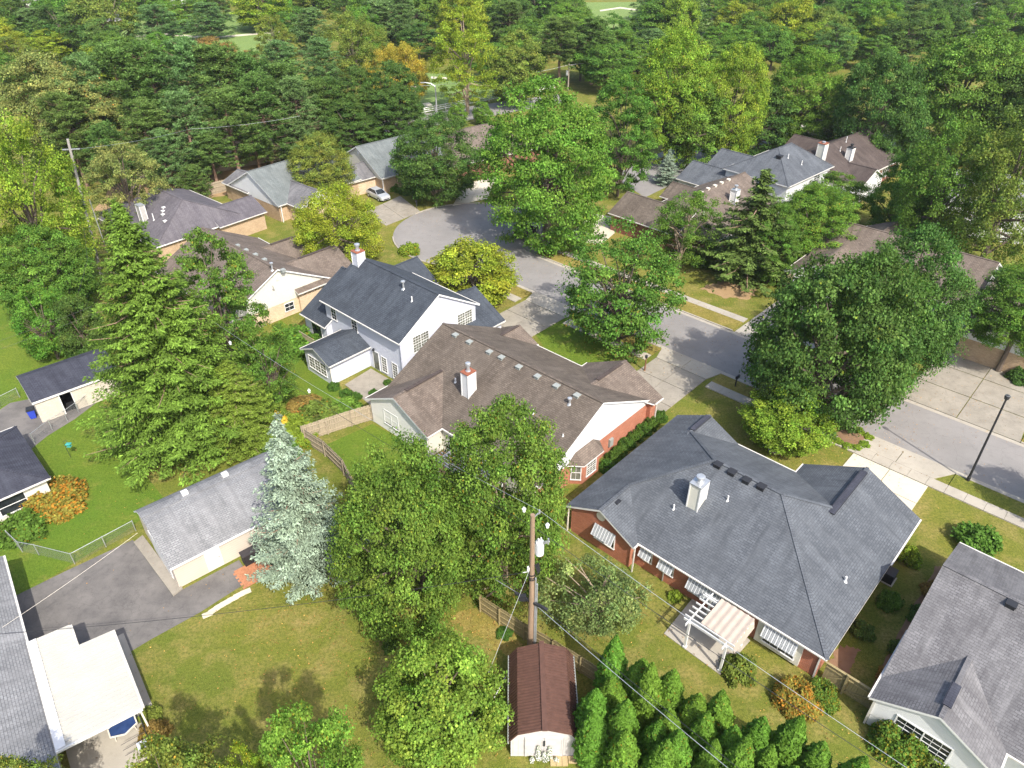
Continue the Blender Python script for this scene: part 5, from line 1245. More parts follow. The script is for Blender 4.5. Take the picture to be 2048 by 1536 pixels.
# air conditioners
def acunit(pos, label, rz=0.0, r=.45):
    a = thing('air_conditioner', label, 'air conditioner', (*pos, 0), rz); b = MB(); b.tube([(0, 0, .05), (0, 0, .8)], r, 16); b.obj('casing', plain('ac_grey', (.22, .24, .25), .5), a); b = MB(); b.tube([(0, 0, .8), (0, 0, .86)], [r * 1.03, r * .9], 16); b.obj('fan_grille', M_DKMETAL, a); b = MB(); b.prism([(-r - .1, -r - .1), (r + .1, -r - .1), (r + .1, r + .1), (-r - .1, r + .1)], 0, .06); b.obj('pad', M_CONC, a)
acunit(G(501, 424), 'round grey air conditioner at the tan brick side wall')
ab = thing('air_conditioner', 'black boxy air conditioner in the shade beside the brick house', 'air conditioner', (*G(1773, 1158), 0), math.radians(-43)); b = MB(); b.box(-.45, .45, -.45, .45, .06, .85); b.obj('casing', M_BLACK, ab); b = MB(); b.box(-.47, .47, -.47, .47, .85, .9); b.obj('lid', M_DKMETAL, ab); b = MB(); b.box(-.55, .55, -.55, .55, 0, .06); b.obj('pad', M_CONC, ab)

# cars
def car(u, v, rz, paint, label, suv=0.0):
    r = thing('parked_car', label, 'car', (*G(u, v), .0), rz)
    sec = [(-2.25, .55, .72, .55), (-2.15, .80, .86, .95 + suv * .3), (-1.3, .88, .9, 1.02 + suv * .25), (1.0, .88, .9, 1.0), (2.0, .84, .88, .86), (2.28, .66, .74, .55)]
    b = MB(); R_ = []
    for (x_, wl, wu, zt) in sec: R_.append([(x_, -wl, .32), (x_, wl, .32), (x_, wu, zt * .72), (x_, wu * .93, zt), (x_, -wu * .93, zt), (x_, -wu, zt * .72)])
    for a_, c_ in zip(R_, R_[1:]):
        for k in range(6): j = (k + 1) % 6; b.face([a_[k], c_[k], c_[j], a_[j]])
    b.face(R_[0]); b.face(list(reversed(R_[-1]))); body = b.obj('body', paint, r)
    b = MB(); base = [(-1.95, .80), (1.05, .80)]; z0, z1 = .98, 1.45 + suv * .3
    lo = [(-1.95 - suv * .1, -.8, z0), (1.05, -.8, z0), (1.05, .8, z0), (-1.95 - suv * .1, .8, z0)]; hi = [(-1.3 - suv * .4, -.62, z1), (.25, -.62, z1), (.25, .62, z1), (-1.3 - suv * .4, .62, z1)]
    b.face(hi)
    for k in range(4): j = (k + 1) % 4; b.face([lo[k], lo[j], hi[j], hi[k]], 1)
    cab = b.obj('cabin', [paint, M_GLASS], r)
    b = MB()
    for k in range(4): b.bar(lo[k], hi[k], .07, .07)
    b.obj('pillars', paint, cab)
    for sx_ in (-1.35, 1.4):
        for sy_ in (-1, 1):
            b = MB(); b.tube([(sx_, sy_ * .70, .33), (sx_, sy_ * .92, .33)], .33, 16); w = b.obj('wheel', M_BLACK, r); b = MB(); b.tube([(sx_, sy_ * .9, .33), (sx_, sy_ * .935, .33)], .2, 12); b.obj('rim', M_METAL, w)
    for sy_ in (-1, 1): b = MB(); b.box(2.12, 2.26, sy_ * .6 - .16, sy_ * .6 + .16, .62, .76); b.obj('headlight', M_TRIM, r); b = MB(); b.box(-2.26, -2.14, sy_ * .6 - .12, sy_ * .6 + .12, .66, .82); b.obj('tail_light', plain('tail_red', (.35, .02, .02), .3), r)
    b = MB(); b.box(2.2, 2.3, -.5, .5, .38, .5); b.obj('bumper', M_DKMETAL, r)
    return r
P_SILVER = plain('silver_paint', (.50, .52, .54), .28, .03, 1, metal=.4); P_DARK = plain('dark_paint', (.03, .032, .038), .25, .03, 1); P_BLUE = plain('navy_paint', (.02, .03, .11), .25, .03, 1)
car(757, 396, math.radians(-48), P_SILVER, 'silver car parked on the driveway by the turning circle')
car(1052, 470, math.radians(60), P_DARK, 'dark car parked under the big bright maple')
car(24, 1296, Ph.a + 1.57, P_BLUE, 'dark blue car in the shade beside the white patio roof', .6)
# far houses and pavilion beyond the woods
def far_house(u, v, rz, w, d, wallm, roofm, label):
    hs = House('far_house', label, G(u, v), rz); hs.wing(-w / 2, w / 2, -d / 2, d / 2, 'x', 3.0, .5, hip=(d / 2, d / 2), mats=roofm, low=wallm, up=wallm); 
    for k in (-.25, .2): hs.window('-y', -d / 2 + .38, w * k, .9, 1.6, 1.4, 1, (2, 2))
far_house(32, 44, 20, 16, 11, M_BRICK_BUFF, M_SH_BROWN2, 'far tan house with brown hip roof in the upper left corner')
far_house(62, 16, 20, 12, 10, M_SD_WHITE, M_SH_GREY, 'far pale house just right of the upper left corner')
far_house(205, 58, 5, 14, 9, M_BRICK_DK, M_SH_GREY, 'far low house with grey roof beside the cart path')
far_house(355, 8, 5, 10, 9, M_SD_WHITE, plain('blue_tarp_roof', (.06, .25, .55), .5, .1), 'far white house with blue roof at the top edge')
far_house(2060, 76, -10, 16, 11, M_SD_GREY, M_SH_BLUE, 'far house with grey roof at the upper right edge')
pv_ = thing('golf_shelter', 'flat roofed shelter on posts beside the far low house', 'shelter', (*G(180, 52), 0)); b = MB(); b.box(-4, 4, -2.5, 2.5, 3.0, 3.25); b.obj('roof', M_VENT, pv_)
for x_ in (-3.7, 3.7):
    for y_ in (-2.2, 2.2): b = MB(); b.box(x_ - .12, x_ + .12, y_ - .12, y_ + .12, 0, 3.0); b.obj('post', M_METAL, pv_)
# ------------------------------------------------------------------ vegetation
def unit(a): return a / np.maximum(np.linalg.norm(a, axis=1, keepdims=True), 1e-9)
def leaf_mesh(name, c, n, d, ln, wd, tint):
    """one rhombic leaf spray per row: centre c, normal n, direction d, length, width, tint"""
    k = len(c)
    d = unit(d - n * np.sum(d * n, axis=1, keepdims=True)); b = np.cross(n, d)
    ln = np.asarray(ln).reshape(-1, 1); wd = np.asarray(wd).reshape(-1, 1)
    v = np.empty((k, 4, 3)); v[:, 0] = c - d * ln * .5; v[:, 1] = c + b * wd * .5 - n * wd * .12; v[:, 2] = c + d * ln * .5; v[:, 3] = c - b * wd * .5 - n * wd * .12
    me = bpy.data.meshes.new(name)
    me.vertices.add(4 * k); me.loops.add(4 * k); me.polygons.add(k)
    me.vertices.foreach_set('co', v.reshape(-1).astype(np.float32))
    me.loops.foreach_set('vertex_index', np.arange(4 * k, dtype=np.int32))
    me.polygons.foreach_set('loop_start', np.arange(0, 4 * k, 4, dtype=np.int32))
    at = me.attributes.new('tint', 'FLOAT_COLOR', 'FACE')
    col = np.ones((k, 4), dtype=np.float32); col[:, :3] = tint; at.data.foreach_set('color', col.reshape(-1))
    me.materials.append(LEAF['mid']); me.update(calc_edges=True)
    return me
LEAF = {
    'deep': leafmat('leaf_deep_green', (0.074, 0.142, 0.030)),
    'mid': leafmat('leaf_mid_green', (0.104, 0.194, 0.030)),
    'bright': leafmat('leaf_bright_green', (0.124, 0.238, 0.033), 0.4),
    'lime': leafmat('leaf_lime_green', (0.205, 0.295, 0.034), 0.4),
    'yellow': leafmat('leaf_yellow_green', (0.235, 0.295, 0.030), 0.4),
    'gold': leafmat('leaf_gold', (0.360, 0.305, 0.045), 0.4),
    'yolk': leafmat('leaf_bright_yellow', (0.700, 0.509, 0.064), 0.4),
    'olive': leafmat('leaf_olive', (0.158, 0.210, 0.038)),
    'pine': leafmat('needle_pine', (0.120, 0.202, 0.050), 0.40),
    'pine2': leafmat('needle_blue_pine', (0.150, 0.250, 0.085), 0.40),
    'spruce': leafmat('needle_spruce', (0.112, 0.180, 0.026), 0.25),
    'dspruce': leafmat('needle_dark_spruce', (0.080, 0.132, 0.030), 0.2),
    'blue': leafmat('needle_blue_spruce', (0.205, 0.265, 0.195), 0.15),
    'arbor': leafmat('arborvitae_green', (0.112, 0.225, 0.028), 0.25),
    'pale': leafmat('leaf_pale_green', (0.165, 0.225, 0.072), 0.35),
    'cream': leafmat('leaf_cream_tipped', (0.190, 0.225, 0.065), 0.3),
    'orange': leafmat('leaf_orange', (0.509, 0.233, 0.042), 0.35),
    'rust': leafmat('leaf_rusty_green', (0.265, 0.185, 0.053), 0.35),
    'hedge': leafmat('hedge_green', (0.062, 0.130, 0.020), 0.25),
    'yard': leafmat('leaf_fresh_green', (0.155, 0.272, 0.040), 0.4),
    'burn': leafmat('leaf_burning_bush', (0.223, 0.212, 0.037), 0.3),
    'white': leafmat('petal_white', (0.624, 0.624, 0.592), 0.2),
}
def crown_clumps(rng, R, aspect, ncl, lobes=.2, low=-.75, shell=.8):
    dirs = unit(rng.normal(size=(ncl * 3, 3)))
    dirs = dirs[dirs[:, 2] > low][:ncl]
    lob = unit(rng.normal(size=(7, 3))); amp = rng.uniform(.4, 1, 7) * lobes
    r = 1 + np.sum(amp * np.maximum(0, dirs @ lob.T) ** 3, axis=1) - lobes * .6
    fr = np.where(rng.random(len(dirs)) < shell, rng.uniform(.78, 1.0, len(dirs)), rng.uniform(.35, .78, len(dirs)))
    c = dirs * (r * fr)[:, None] * R
    # broad shoulders, narrower foot
    c[:, 2] *= aspect
    zz = c[:, 2] / (R * aspect)
    c[:, :2] *= (1 - .22 * np.maximum(0, -zz))[:, None]
    return c, dirs
def broad(name, seed, R=6.0, aspect=1.0, ncl=150, per=230, leaf=.26, crad=(.15, .25), lobes=.22, airy=0.0, tips=0.0, tipcol=(2.2, 1.5, .9), low=-.75, spread=.5, droop=0.0):
    rng = np.random.default_rng(seed)
    cc, dirs = crown_clumps(rng, R, aspect, ncl, lobes, low)
    if airy: cc = cc[rng.random(len(cc)) > airy]
    C_, N_l, T_l, Dd = [], [], [], []
    for q in cc:
        rad = R * rng.uniform(*crad); k = int(per * rng.uniform(.6, 1.25))
        o = unit(rng.normal(size=(k, 3))); o[:, 2] = np.where(o[:, 2] < -.25, -o[:, 2] * .6, o[:, 2])
        o = unit(o)
        rr = rng.random(k) ** .42
        jit = 1 + .35 * np.sin(o @ rng.normal(size=3) * 3 + rng.uniform(0, 6))
        p = q + o * (rr * jit)[:, None] * np.array([rad * 1.1, rad * 1.1, rad * .78])
        if droop: p[:, 2] -= droop * np.sum((o[:, :2]) ** 2, axis=1) * rad
        outw = unit(np.tile(q, (k, 1)) + 1e-6)
        n = unit(o * .55 + outw * .25 + np.array([0, 0, .55]) + rng.normal(size=(k, 3)) * spread)
        base = np.exp(rng.normal(0, .17)); hue = rng.normal(0, .07)
        t = np.ones((k, 3)) * base * np.exp(rng.normal(0, .26, (k, 1)))
        t[:, 0] *= 1 + hue + rng.normal(0, .06, k)
        if tips:
            m = rng.random(k) < tips * (1.6 if rng.random() < .3 else .5); t[m] *= np.array(tipcol)
        C_.append(p); N_l.append(n); T_l.append(t); Dd.append(unit(o + rng.normal(size=(k, 3)) * .7))
    c = np.vstack(C_); k = len(c); s = leaf * rng.uniform(.65, 1.3, k)
    me = leaf_mesh(name + '_crown', c, np.vstack(N_l), np.vstack(Dd), s, s * .72, np.vstack(T_l))
    b = MB(); zb = -R * aspect
    trunk_top = -R * aspect * .15
    b.tube([(0, 0, zb - R * .45), (0, 0, zb - R * .1), (R * .02, 0, zb * .5), (0, R * .03, trunk_top), (0, 0, R * aspect * .4)], [R * .075, R * .055, R * .048, R * .036, R * .012], 8)
    sel = rng.choice(len(cc), size=min(26, len(cc)), replace=False)
    for i in sel:
        q = cc[i]; z0 = rng.uniform(zb * .75, trunk_top + R * aspect * .2); z0 = min(z0, q[2] + .1 * R)
        m = np.array([q[0] * .45, q[1] * .45, z0 + (q[2] - z0) * .62])
        b.tube([(0, 0, z0), tuple(m), tuple(q * .97)], [R * .026, R * .016, R * .005], 5, caps=False)
    tm = b.mesh(name + '_trunk', M_BARK)
    rad = np.percentile(np.hypot(c[:, 0], c[:, 1]), 95.5); zt, zl = np.percentile(c[:, 2], 99.3), np.percentile(c[:, 2], .7)
    return dict(crown=me, trunk=tm, R=R, A=aspect, ex=rad, zt=zt, zl=zl)
def spruce(name, seed, Hh=12.0, R=3.6, levels=34, leafl=.36, droop=.35, nb=(9, 13), tuft=1.0, up=.25, bare=.03, hang=.5, ragged=.22, wide=.30):
    rng = np.random.default_rng(seed)
    C_, N_l, T_l, Dd, Ln = [], [], [], [], []
    b = MB(); b.tube([(0, 0, 0), (0, 0, Hh * .5), (0, 0, Hh)], [R * .075, R * .045, .02], 8)
    for lv in range(levels):
        f = lv / (levels - 1); z = Hh * (bare + (1 - bare) * f ** .92)
        rad = R * ((1 - f) ** .85) * (1.0 if f > .06 else .8) + .12
        for q in range(rng.integers(*nb)):
            a = rng.uniform(0, 2 * math.pi); ln = rad * (1 + rng.normal(0, ragged)) ; ln = max(.2, ln)
            e = np.array([math.cos(a), math.sin(a), 0.0]); lat = np.array([-e[1], e[0], 0.0])
            steps = max(3, int(ln / .20))
            t = np.linspace(.12, 1.0, steps)
            zz = z - droop * ln * t * rng.uniform(.6, 1.4) + up * ln * t ** 3 + rng.normal(0, .25)
            pts = e * (t * ln)[:, None]; pts[:, 2] = zz
            if rng.random() < .25 and ln > 1: b.tube([(0, 0, z), tuple(pts[steps // 2]), tuple(pts[-1])], [.05, .03, .01], 4, caps=False)
            br = np.exp(rng.normal(0, .14))
            for sgn in (-1, 0, 1):
                kk = steps; reach = wide * ln * (1.15 - t) * .9 + .10
                for rep in range(max(1, int(2 * tuft))):
                    off = rng.uniform(.1, 1.0, kk) * reach
                    p = pts + lat * (sgn * off)[:, None] + rng.normal(0, .05, (kk, 3)); p[:, 2] -= hang * off * rng.uniform(.3, 1.0, kk)
                    d = e * .75 + lat * sgn * .8 + np.array([0, 0, -.35 * hang]) + rng.normal(0, .25, (kk, 3))
                    n = np.array([0, 0, 1.0]) + e * .35 + rng.normal(0, .38, (kk, 3))
                    tt = np.ones((kk, 3)) * br * np.exp(rng.normal(0, .25, (kk, 1)))
                    tt *= (0.8 + .4 * t)[:, None]                        # paler towards the branch tips, darker near the stem
                    C_.append(p); N_l.append(unit(n)); T_l.append(tt); Dd.append(d); Ln.append(np.full(kk, leafl) * rng.uniform(.7, 1.25, kk))
    c = np.vstack(C_); ln = np.concatenate(Ln)
    me = leaf_mesh(name + '_crown', c, np.vstack(N_l), np.vstack(Dd), ln, ln * .42, np.vstack(T_l))
    return dict(crown=me, trunk=b.mesh(name + '_trunk', M_BARK_PINE), H=Hh, R=R)
def pine(name, seed, Hh=17.0, R=4.2, bare=.30, nbr=120, tufts=5, per=46, leafl=.42):
    rng = np.random.default_rng(seed)
    C_, N_l, T_l, Dd, Ln = [], [], [], [], []
    b = MB(); b.tube([(0, 0, 0), (.15, 0, Hh * .35), (-.1, .1, Hh * .7), (0, 0, Hh)], [.28, .23, .14, .03], 8)
    for q in range(nbr):
        f = bare + (1 - bare) * rng.random() ** .85; z = Hh * f
        env = math.sin(min(1, (1 - f) / (1 - bare) * 1.25 + .12) * math.pi / 2)
        ln = R * env * rng.uniform(.55, 1.12) + .3; a = rng.uniform(0, 2 * math.pi); e = np.array([math.cos(a), math.sin(a), 0])
        slope = .05 + .45 * f * rng.uniform(.5, 1.2)
        tip = e * ln + np.array([0, 0, z + slope * ln])
        b.tube([(0, 0, z), tuple(e * ln * .5 + np.array([0, 0, z + slope * ln * .35])), tuple(tip)], [.06, .035, .012], 4, caps=False)
        br = np.exp(rng.normal(0, .15))
        for j in range(tufts):
            tt = rng.uniform(.35, 1.05); ctr = e * ln * tt + np.array([0, 0, z + slope * ln * tt ** 1.5]) + rng.normal(0, .42, 3) * np.array([1, 1, .85])
            k = int(per * rng.uniform(.7, 1.3)); o = unit(rng.normal(size=(k, 3)) + e * .5 + np.array([0, 0, .45]))
            p = ctr + o * (rng.uniform(.15, .62, k))[:, None] * np.array([1, 1, .6])
            n = unit(np.cross(o, rng.normal(size=(k, 3))) + np.array([0, 0, .8]))
            C_.append(p); N_l.append(n); Dd.append(o); T_l.append(np.ones((k, 3)) * br * np.exp(rng.normal(0, .28, (k, 1)))); Ln.append(np.full(k, leafl) * rng.uniform(.7, 1.2, k))
    for q in range(9):   # dead snags low on the stem
        z = Hh * rng.uniform(.08, bare); a = rng.uniform(0, 6.28); l = rng.uniform(.5, 1.6); b.tube([(0, 0, z), (l * math.cos(a), l * math.sin(a), z + .3)], [.04, .01], 4, caps=False)
    c = np.vstack(C_); ln = np.concatenate(Ln)
    me = leaf_mesh(name + '_crown', c, np.vstack(N_l), np.vstack(Dd), ln, ln * .30, np.vstack(T_l))
    return dict(crown=me, trunk=b.mesh(name + '_trunk', M_BARK_PINE), H=Hh, R=R)
def arbor(name, seed, Hh=4.2, R=.95, k=9000, tops=3):
    rng = np.random.default_rng(seed)
    tp = [(0, 0, 1.0, 1.0)] + [(rng.uniform(-.55, .55) * R, rng.uniform(-.55, .55) * R, rng.uniform(.7, .93), rng.uniform(.5, .7)) for _ in range(tops - 1)]
    C_, N_l, T_l, Dd = [], [], [], []
    for (ox, oy, hf, rf) in tp:
        n_ = int(k * (rf if len(tp) > 1 else 1) / 1.4); f = rng.random(n_) ** .85; a = rng.uniform(0, 2 * math.pi, n_)
        prof = np.where(f < .35, .80 + .20 * np.sin(f / .35 * math.pi / 2), np.maximum(0, 1 - ((f - .35) / .65) ** 1.5) ** .88)
        bl = 1 + .10 * np.sin(a * 5 + f * 23 + rng.uniform(0, 6)) + .07 * np.sin(a * 9 - f * 41)
        r = R * rf * prof * bl * rng.uniform(.82, 1.03, n_)
        e = np.stack([np.cos(a), np.sin(a), np.zeros(n_)], 1)
        p = e * r[:, None] + np.array([ox, oy, 0]); p[:, 2] = f * Hh * hf + rng.normal(0, .03, n_)
        nrm = unit(e * (.4 + .6 * prof)[:, None] + np.array([0, 0, .35]) + rng.normal(0, .38, (n_, 3)))
        C_.append(p); N_l.append(nrm); Dd.append(np.array([0, 0, 1.0]) + e * .45 + rng.normal(0, .3, (n_, 3)))
        t = np.ones((n_, 3)) * np.exp(rng.normal(0, .16, (n_, 1))) * (1 + .15 * np.sin(a * 5 + f * 23))[:, None]
        br = rng.random(n_) < .008; t[br] *= np.array([2.2, .8, .8]); T_l.append(t)
    c = np.vstack(C_); ln = .15 * rng.uniform(.7, 1.3, len(c))
    b = MB(); b.tube([(0, 0, 0), (0, 0, Hh * .5)], [.08, .03], 6)
    return dict(crown=leaf_mesh(name + '_crown', c, np.vstack(N_l), np.vstack(Dd), ln, ln * .55, np.vstack(T_l)), trunk=b.mesh(name + '_trunk', M_BARK), H=Hh, R=R)
def bush(name, seed, ncl=40, per=150, leaf=.14, lobes=.25, tips=0.0, tipcol=(2.6, 1.0, .6), flat=.75):
    rng = np.random.default_rng(seed)
    d = unit(rng.normal(size=(ncl * 3, 3))); d = d[d[:, 2] > -.05][:ncl]
    C_, N_l, T_l, Dd = [], [], [], []
    for q in d:
        ctr = q * rng.uniform(.55, .85) * np.array([1, 1, flat]); k = int(per * rng.uniform(.7, 1.2)); o = unit(rng.normal(size=(k, 3)) + q * .4 + np.array([0, 0, .3]))
        p = ctr + o * (rng.random(k) ** .5)[:, None] * .30; p[:, 2] = np.maximum(p[:, 2], .02)
        t = np.ones((k, 3)) * np.exp(rng.normal(0, .14)) * np.exp(rng.normal(0, .18, (k, 1)))
        if tips: m = rng.random(k) < tips * rng.uniform(.2, 2.0); t[m] *= np.array(tipcol)
        C_.append(p); N_l.append(unit(o * .6 + np.array([0, 0, .5]) + rng.normal(size=(k, 3)) * .5)); T_l.append(t); Dd.append(o)
    c = np.vstack(C_); s = leaf * rng.uniform(.65, 1.3, len(c))
    b = MB()
    for q in d[:8]: b.tube([(0, 0, 0), tuple(q * .6)], [.03, .008], 4, caps=False)
    return dict(crown=leaf_mesh(name + '_crown', c, np.vstack(N_l), np.vstack(Dd), s, s * .7, np.vstack(T_l)), trunk=b.mesh(name + '_stems', M_BARK), R=1.0, A=1.0)

PROTO = {
    'maple1': broad('maple1', 11, 6.5, 1.15, 360, 230, .215, (.11, .19), .16, tips=.012, tipcol=(1.6, 1.2, .9)),
    'maple2': broad('maple2', 12, 6.5, 1.0, 360, 230, .215, (.11, .185), .16, tips=.012, tipcol=(1.6, 1.2, .9)),
    'maple3': broad('maple3', 13, 6.5, 1.3, 380, 225, .215, (.105, .175), .15, tips=.02, tipcol=(2.0, .85, .8)),
    'oak1': broad('oak1', 14, 7.0, .9, 420, 210, .22, (.09, .165), .15, spread=.6, tips=.008, tipcol=(2.2, 1.6, .9)),
    'oval1': broad('oval1', 15, 5.0, 1.55, 320, 180, .20, (.10, .165), .12),
    'airy1': broad('airy1', 16, 5.5, 1.0, 270, 165, .205, (.10, .175), .28, airy=.2, tips=.035, tipcol=(1.5, .62, .7)),
    'airy2': broad('airy2', 17, 5.5, 1.2, 230, 170, .19, (.10, .17), .35, airy=.2, spread=.8),
    'loc1': broad('loc1', 18, 5.5, .95, 280, 220, .17, (.10, .17), .3, droop=.5, spread=.7),
    'loc2': broad('loc2', 19, 5.5, 1.25, 300, 210, .17, (.09, .16), .3, droop=.6, spread=.7),
    'young1': broad('young1', 20, 3.0, .95, 160, 240, .14, (.13, .215), .12, low=-.7),
    'young2': broad('young2', 21, 3.2, 1.2, 150, 210, .14, (.13, .21), .25, tips=.03, tipcol=(1.7, .9, .7), low=-.7),
    'pear': broad('pear', 22, 4.0, 1.7, 270, 170, .18, (.10, .16), .2, tips=.05, tipcol=(1.6, .8, .7)),
    'wispy': broad('wispy', 23, 3.2, 1.05, 130, 120, .17, (.12, .2), .4, airy=.15, spread=1.0, droop=1.0),
    'far1': broad('far1', 24, 6.0, 1.0, 180, 175, .31, (.13, .22), .2),
    'far2': broad('far2', 25, 6.0, 1.25, 190, 170, .31, (.12, .21), .2),
    'far3': broad('far3', 26, 6.0, .85, 180, 175, .31, (.13, .22), .25),
    'spruce1': spruce('spruce1', 31, 14.0, 4.6, 60, .20, .24, (12, 16), 2.5, .18, .02, .65, .15),
    'spruce2': spruce('spruce2', 32, 10.0, 2.6, 32, .24, .32, (8, 11), 2.0, .22, .05, .6, .30),
    'blue1': spruce('blue1', 33, 8.5, 2.5, 34, .16, .12, (12, 16), 2.5, .20, .03, .15, .20, .34),
    'pine1': pine('pine1', 34, 17, 4.4, .22, 135), 'pine2': pine('pine2', 35, 16, 4.8, .10, 150), 'pine3': pine('pine3', 36, 18, 4.0, .34, 120),
    'arb1': arbor('arb1', 41, 4.6, .70, 11000, 1), 'arb2': arbor('arb2', 42, 4.6, .70, 11000, 2), 'arb3': arbor('arb3', 43, 4.6, .70, 11000, 3),
    'bush1': bush('bush1', 51), 'bush2': bush('bush2', 52, 46, 140, .13, tips=.02), 'bushr': bush('bushr', 53, 70, 190, .10, tips=.22, tipcol=(1.7, .9, .7)), 'bushs': bush('bushs', 54, 34, 110, .14, .4),
}
def place(proto, x, y, sx, sz, rz, color, name, label, cat, group=None, z=0.0, bark=None, zoff=0.0):
    P = PROTO[proto]
    r = thing(name, label, cat, (x, y, 0), rz, group)
    cn = 'foliage' if cat in ('shrub', 'hedge', 'plant') else 'crown'
    for kind, nm in (('crown', cn), ('trunk', 'stems' if cat in ('shrub', 'hedge', 'plant') else 'trunk')):
        o = bpy.data.objects.new(nm, P[kind]); COL.objects.link(o); o.parent = r
        o.location = (0, 0, zoff); o.scale = (sx, sx, sz)
        m = LEAF[color] if kind == 'crown' else (bark or P[kind].materials[0])
        o.material_slots[0].link = 'OBJECT'; o.material_slots[0].material = m
    return r
def tree(proto, box, zb, color, label, name='tree', group=None, rz=None, bark=None, cat='tree'):
    """broadleaf tree whose crown fills a photographed outline box (u0, v0, u1, v1); zb = clear stem below the crown"""
    zb *= .5; P = PROTO[proto]; u0, v0, u1, v1 = box; uc, vc = (u0 + u1) / 2, (v0 + v1) / 2
    hz, hr = 5.0, 5.0
    for _ in range(25):
        zc = zb + hz; x, y = G(uc, vc, zc); d = depth(x, y, zc)
        hr = (u1 - u0) / 2 * d / FOC; Vh = (v1 - v0) / 2 * d / FOC
        ang = math.atan2(CAM_H - zc, math.hypot(x, y))
        hz = .5 * hz + .5 * math.sqrt(max((Vh * .35) ** 2, Vh ** 2 - (hr * math.sin(ang)) ** 2)) / math.cos(ang)
    hz *= .88; zc = zb + hz; x, y = G(uc, vc + (v1 - v0) * .02, zc)
    sx = hr / P['ex']; sz = 2 * hz / (P['zt'] - P['zl']); zc -= sz * (P['zt'] + P['zl']) / 2
    r = place(proto, x, y, sx, sz, random.uniform(0, 6.28) if rz is None else rz, color, name, label, cat, group, zoff=zc, bark=bark)
    return r
def conifer(proto, base, vtop, hwpx, color, label, name='conifer', group=None, bark=None, lean=None):
    P = PROTO[proto]; x, y = G(*base); h = height_at(x, y, vtop); d = depth(x, y, h * .3)
    sx = hwpx * d / FOC / P['R']; sz = h / P['H']
    return place(proto, x, y, sx, sz, random.uniform(0, 6.28), color, name, label, 'tree', group, bark=bark)
def shrub(proto, pos, hwpx, color, label, h=None, name='shrub', cat='shrub', group=None):
    x, y = G(*pos); d = depth(x, y, .5); r = hwpx * d / FOC; h = h or r * 1.2
    return place(proto, x, y, r / 1.05, h / .95, random.uniform(0, 6.28), color, name, label, cat, group)

for fr, fh_, fw_ in FLOWERS:       # blossoms and leaves of the white flowering plants
    k = int(260 * fh_); f = RNG.random(k); a = RNG.uniform(0, 6.28, k); r_ = fw_ * .5 * (1 - .75 * f) * np.sqrt(RNG.random(k))
    c = np.stack([np.cos(a) * r_, np.sin(a) * r_ * .7, f * fh_ + .03], 1); n = unit(RNG.normal(size=(k, 3)) + np.array([0, -.5, .8]))
    m = leaf_mesh('blossoms', c, n, RNG.normal(size=(k, 3)), np.full(k, .085), np.full(k, .075), np.ones((k, 3))); m.materials[0] = LEAF['white']
    inst(m, 'blossoms', fr)
    c2 = c + RNG.normal(0, .03, c.shape); m2 = leaf_mesh('leaves', c2[::2], n[::2], RNG.normal(size=(len(c2[::2]), 3)), np.full(len(c2[::2]), .08), np.full(len(c2[::2]), .04), np.ones((len(c2[::2]), 3))); m2.materials[0] = LEAF['hedge']
    inst(m2, 'leaves', fr)

# fallen leaves, thickest under the street trees and along the gutters
fl_pts = []
for (u, v, sp, n) in ((1240, 690, 3.0, 500), (1575, 900, 2.5, 260), (1700, 850, 4.0, 600), (870, 430, 4.0, 500), (1085, 500, 4.5, 600), (950, 600, 3.0, 300), (820, 1270, 3.5, 500), (1000, 1230, 3.0, 400), (1200, 1300, 3.0, 260), (620, 1240, 3.0, 260), (420, 960, 4.5, 300), (880, 1480, 3.0, 300), (1330, 705, 5.0, 260), (1950, 800, 5.0, 400), (1480, 600, 3.5, 300), (700, 520, 4.0, 300), (520, 1330, 5.0, 260), (1600, 1440, 3.0, 300), (1350, 620, 6.0, 260)):
    x, y = G(u, v); q = RNG.normal(0, sp, (n, 2)) + np.array([x, y]); fl_pts.append(q)
fl = np.vstack(fl_pts); fl = np.hstack([fl, np.full((len(fl), 1), .15) + RNG.uniform(-.02, .01, (len(fl), 1))])
ft = np.ones((len(fl), 3)) * np.exp(RNG.normal(0, .4, (len(fl), 1))); 
fm_ = leaf_mesh('fallen_leaves', fl, unit(RNG.normal(0, .25, fl.shape) + np.array([0, 0, 1.0])), RNG.normal(size=fl.shape), RNG.uniform(.06, .13, len(fl)), RNG.uniform(.05, .09, len(fl)), ft); fm_.materials[0] = leafmat('fallen_leaf', (0.30, 0.17, 0.05), .2)
fo_ = bpy.data.objects.new('fallen_leaves', fm_); COL.objects.link(fo_); fo_['kind'] = 'stuff'
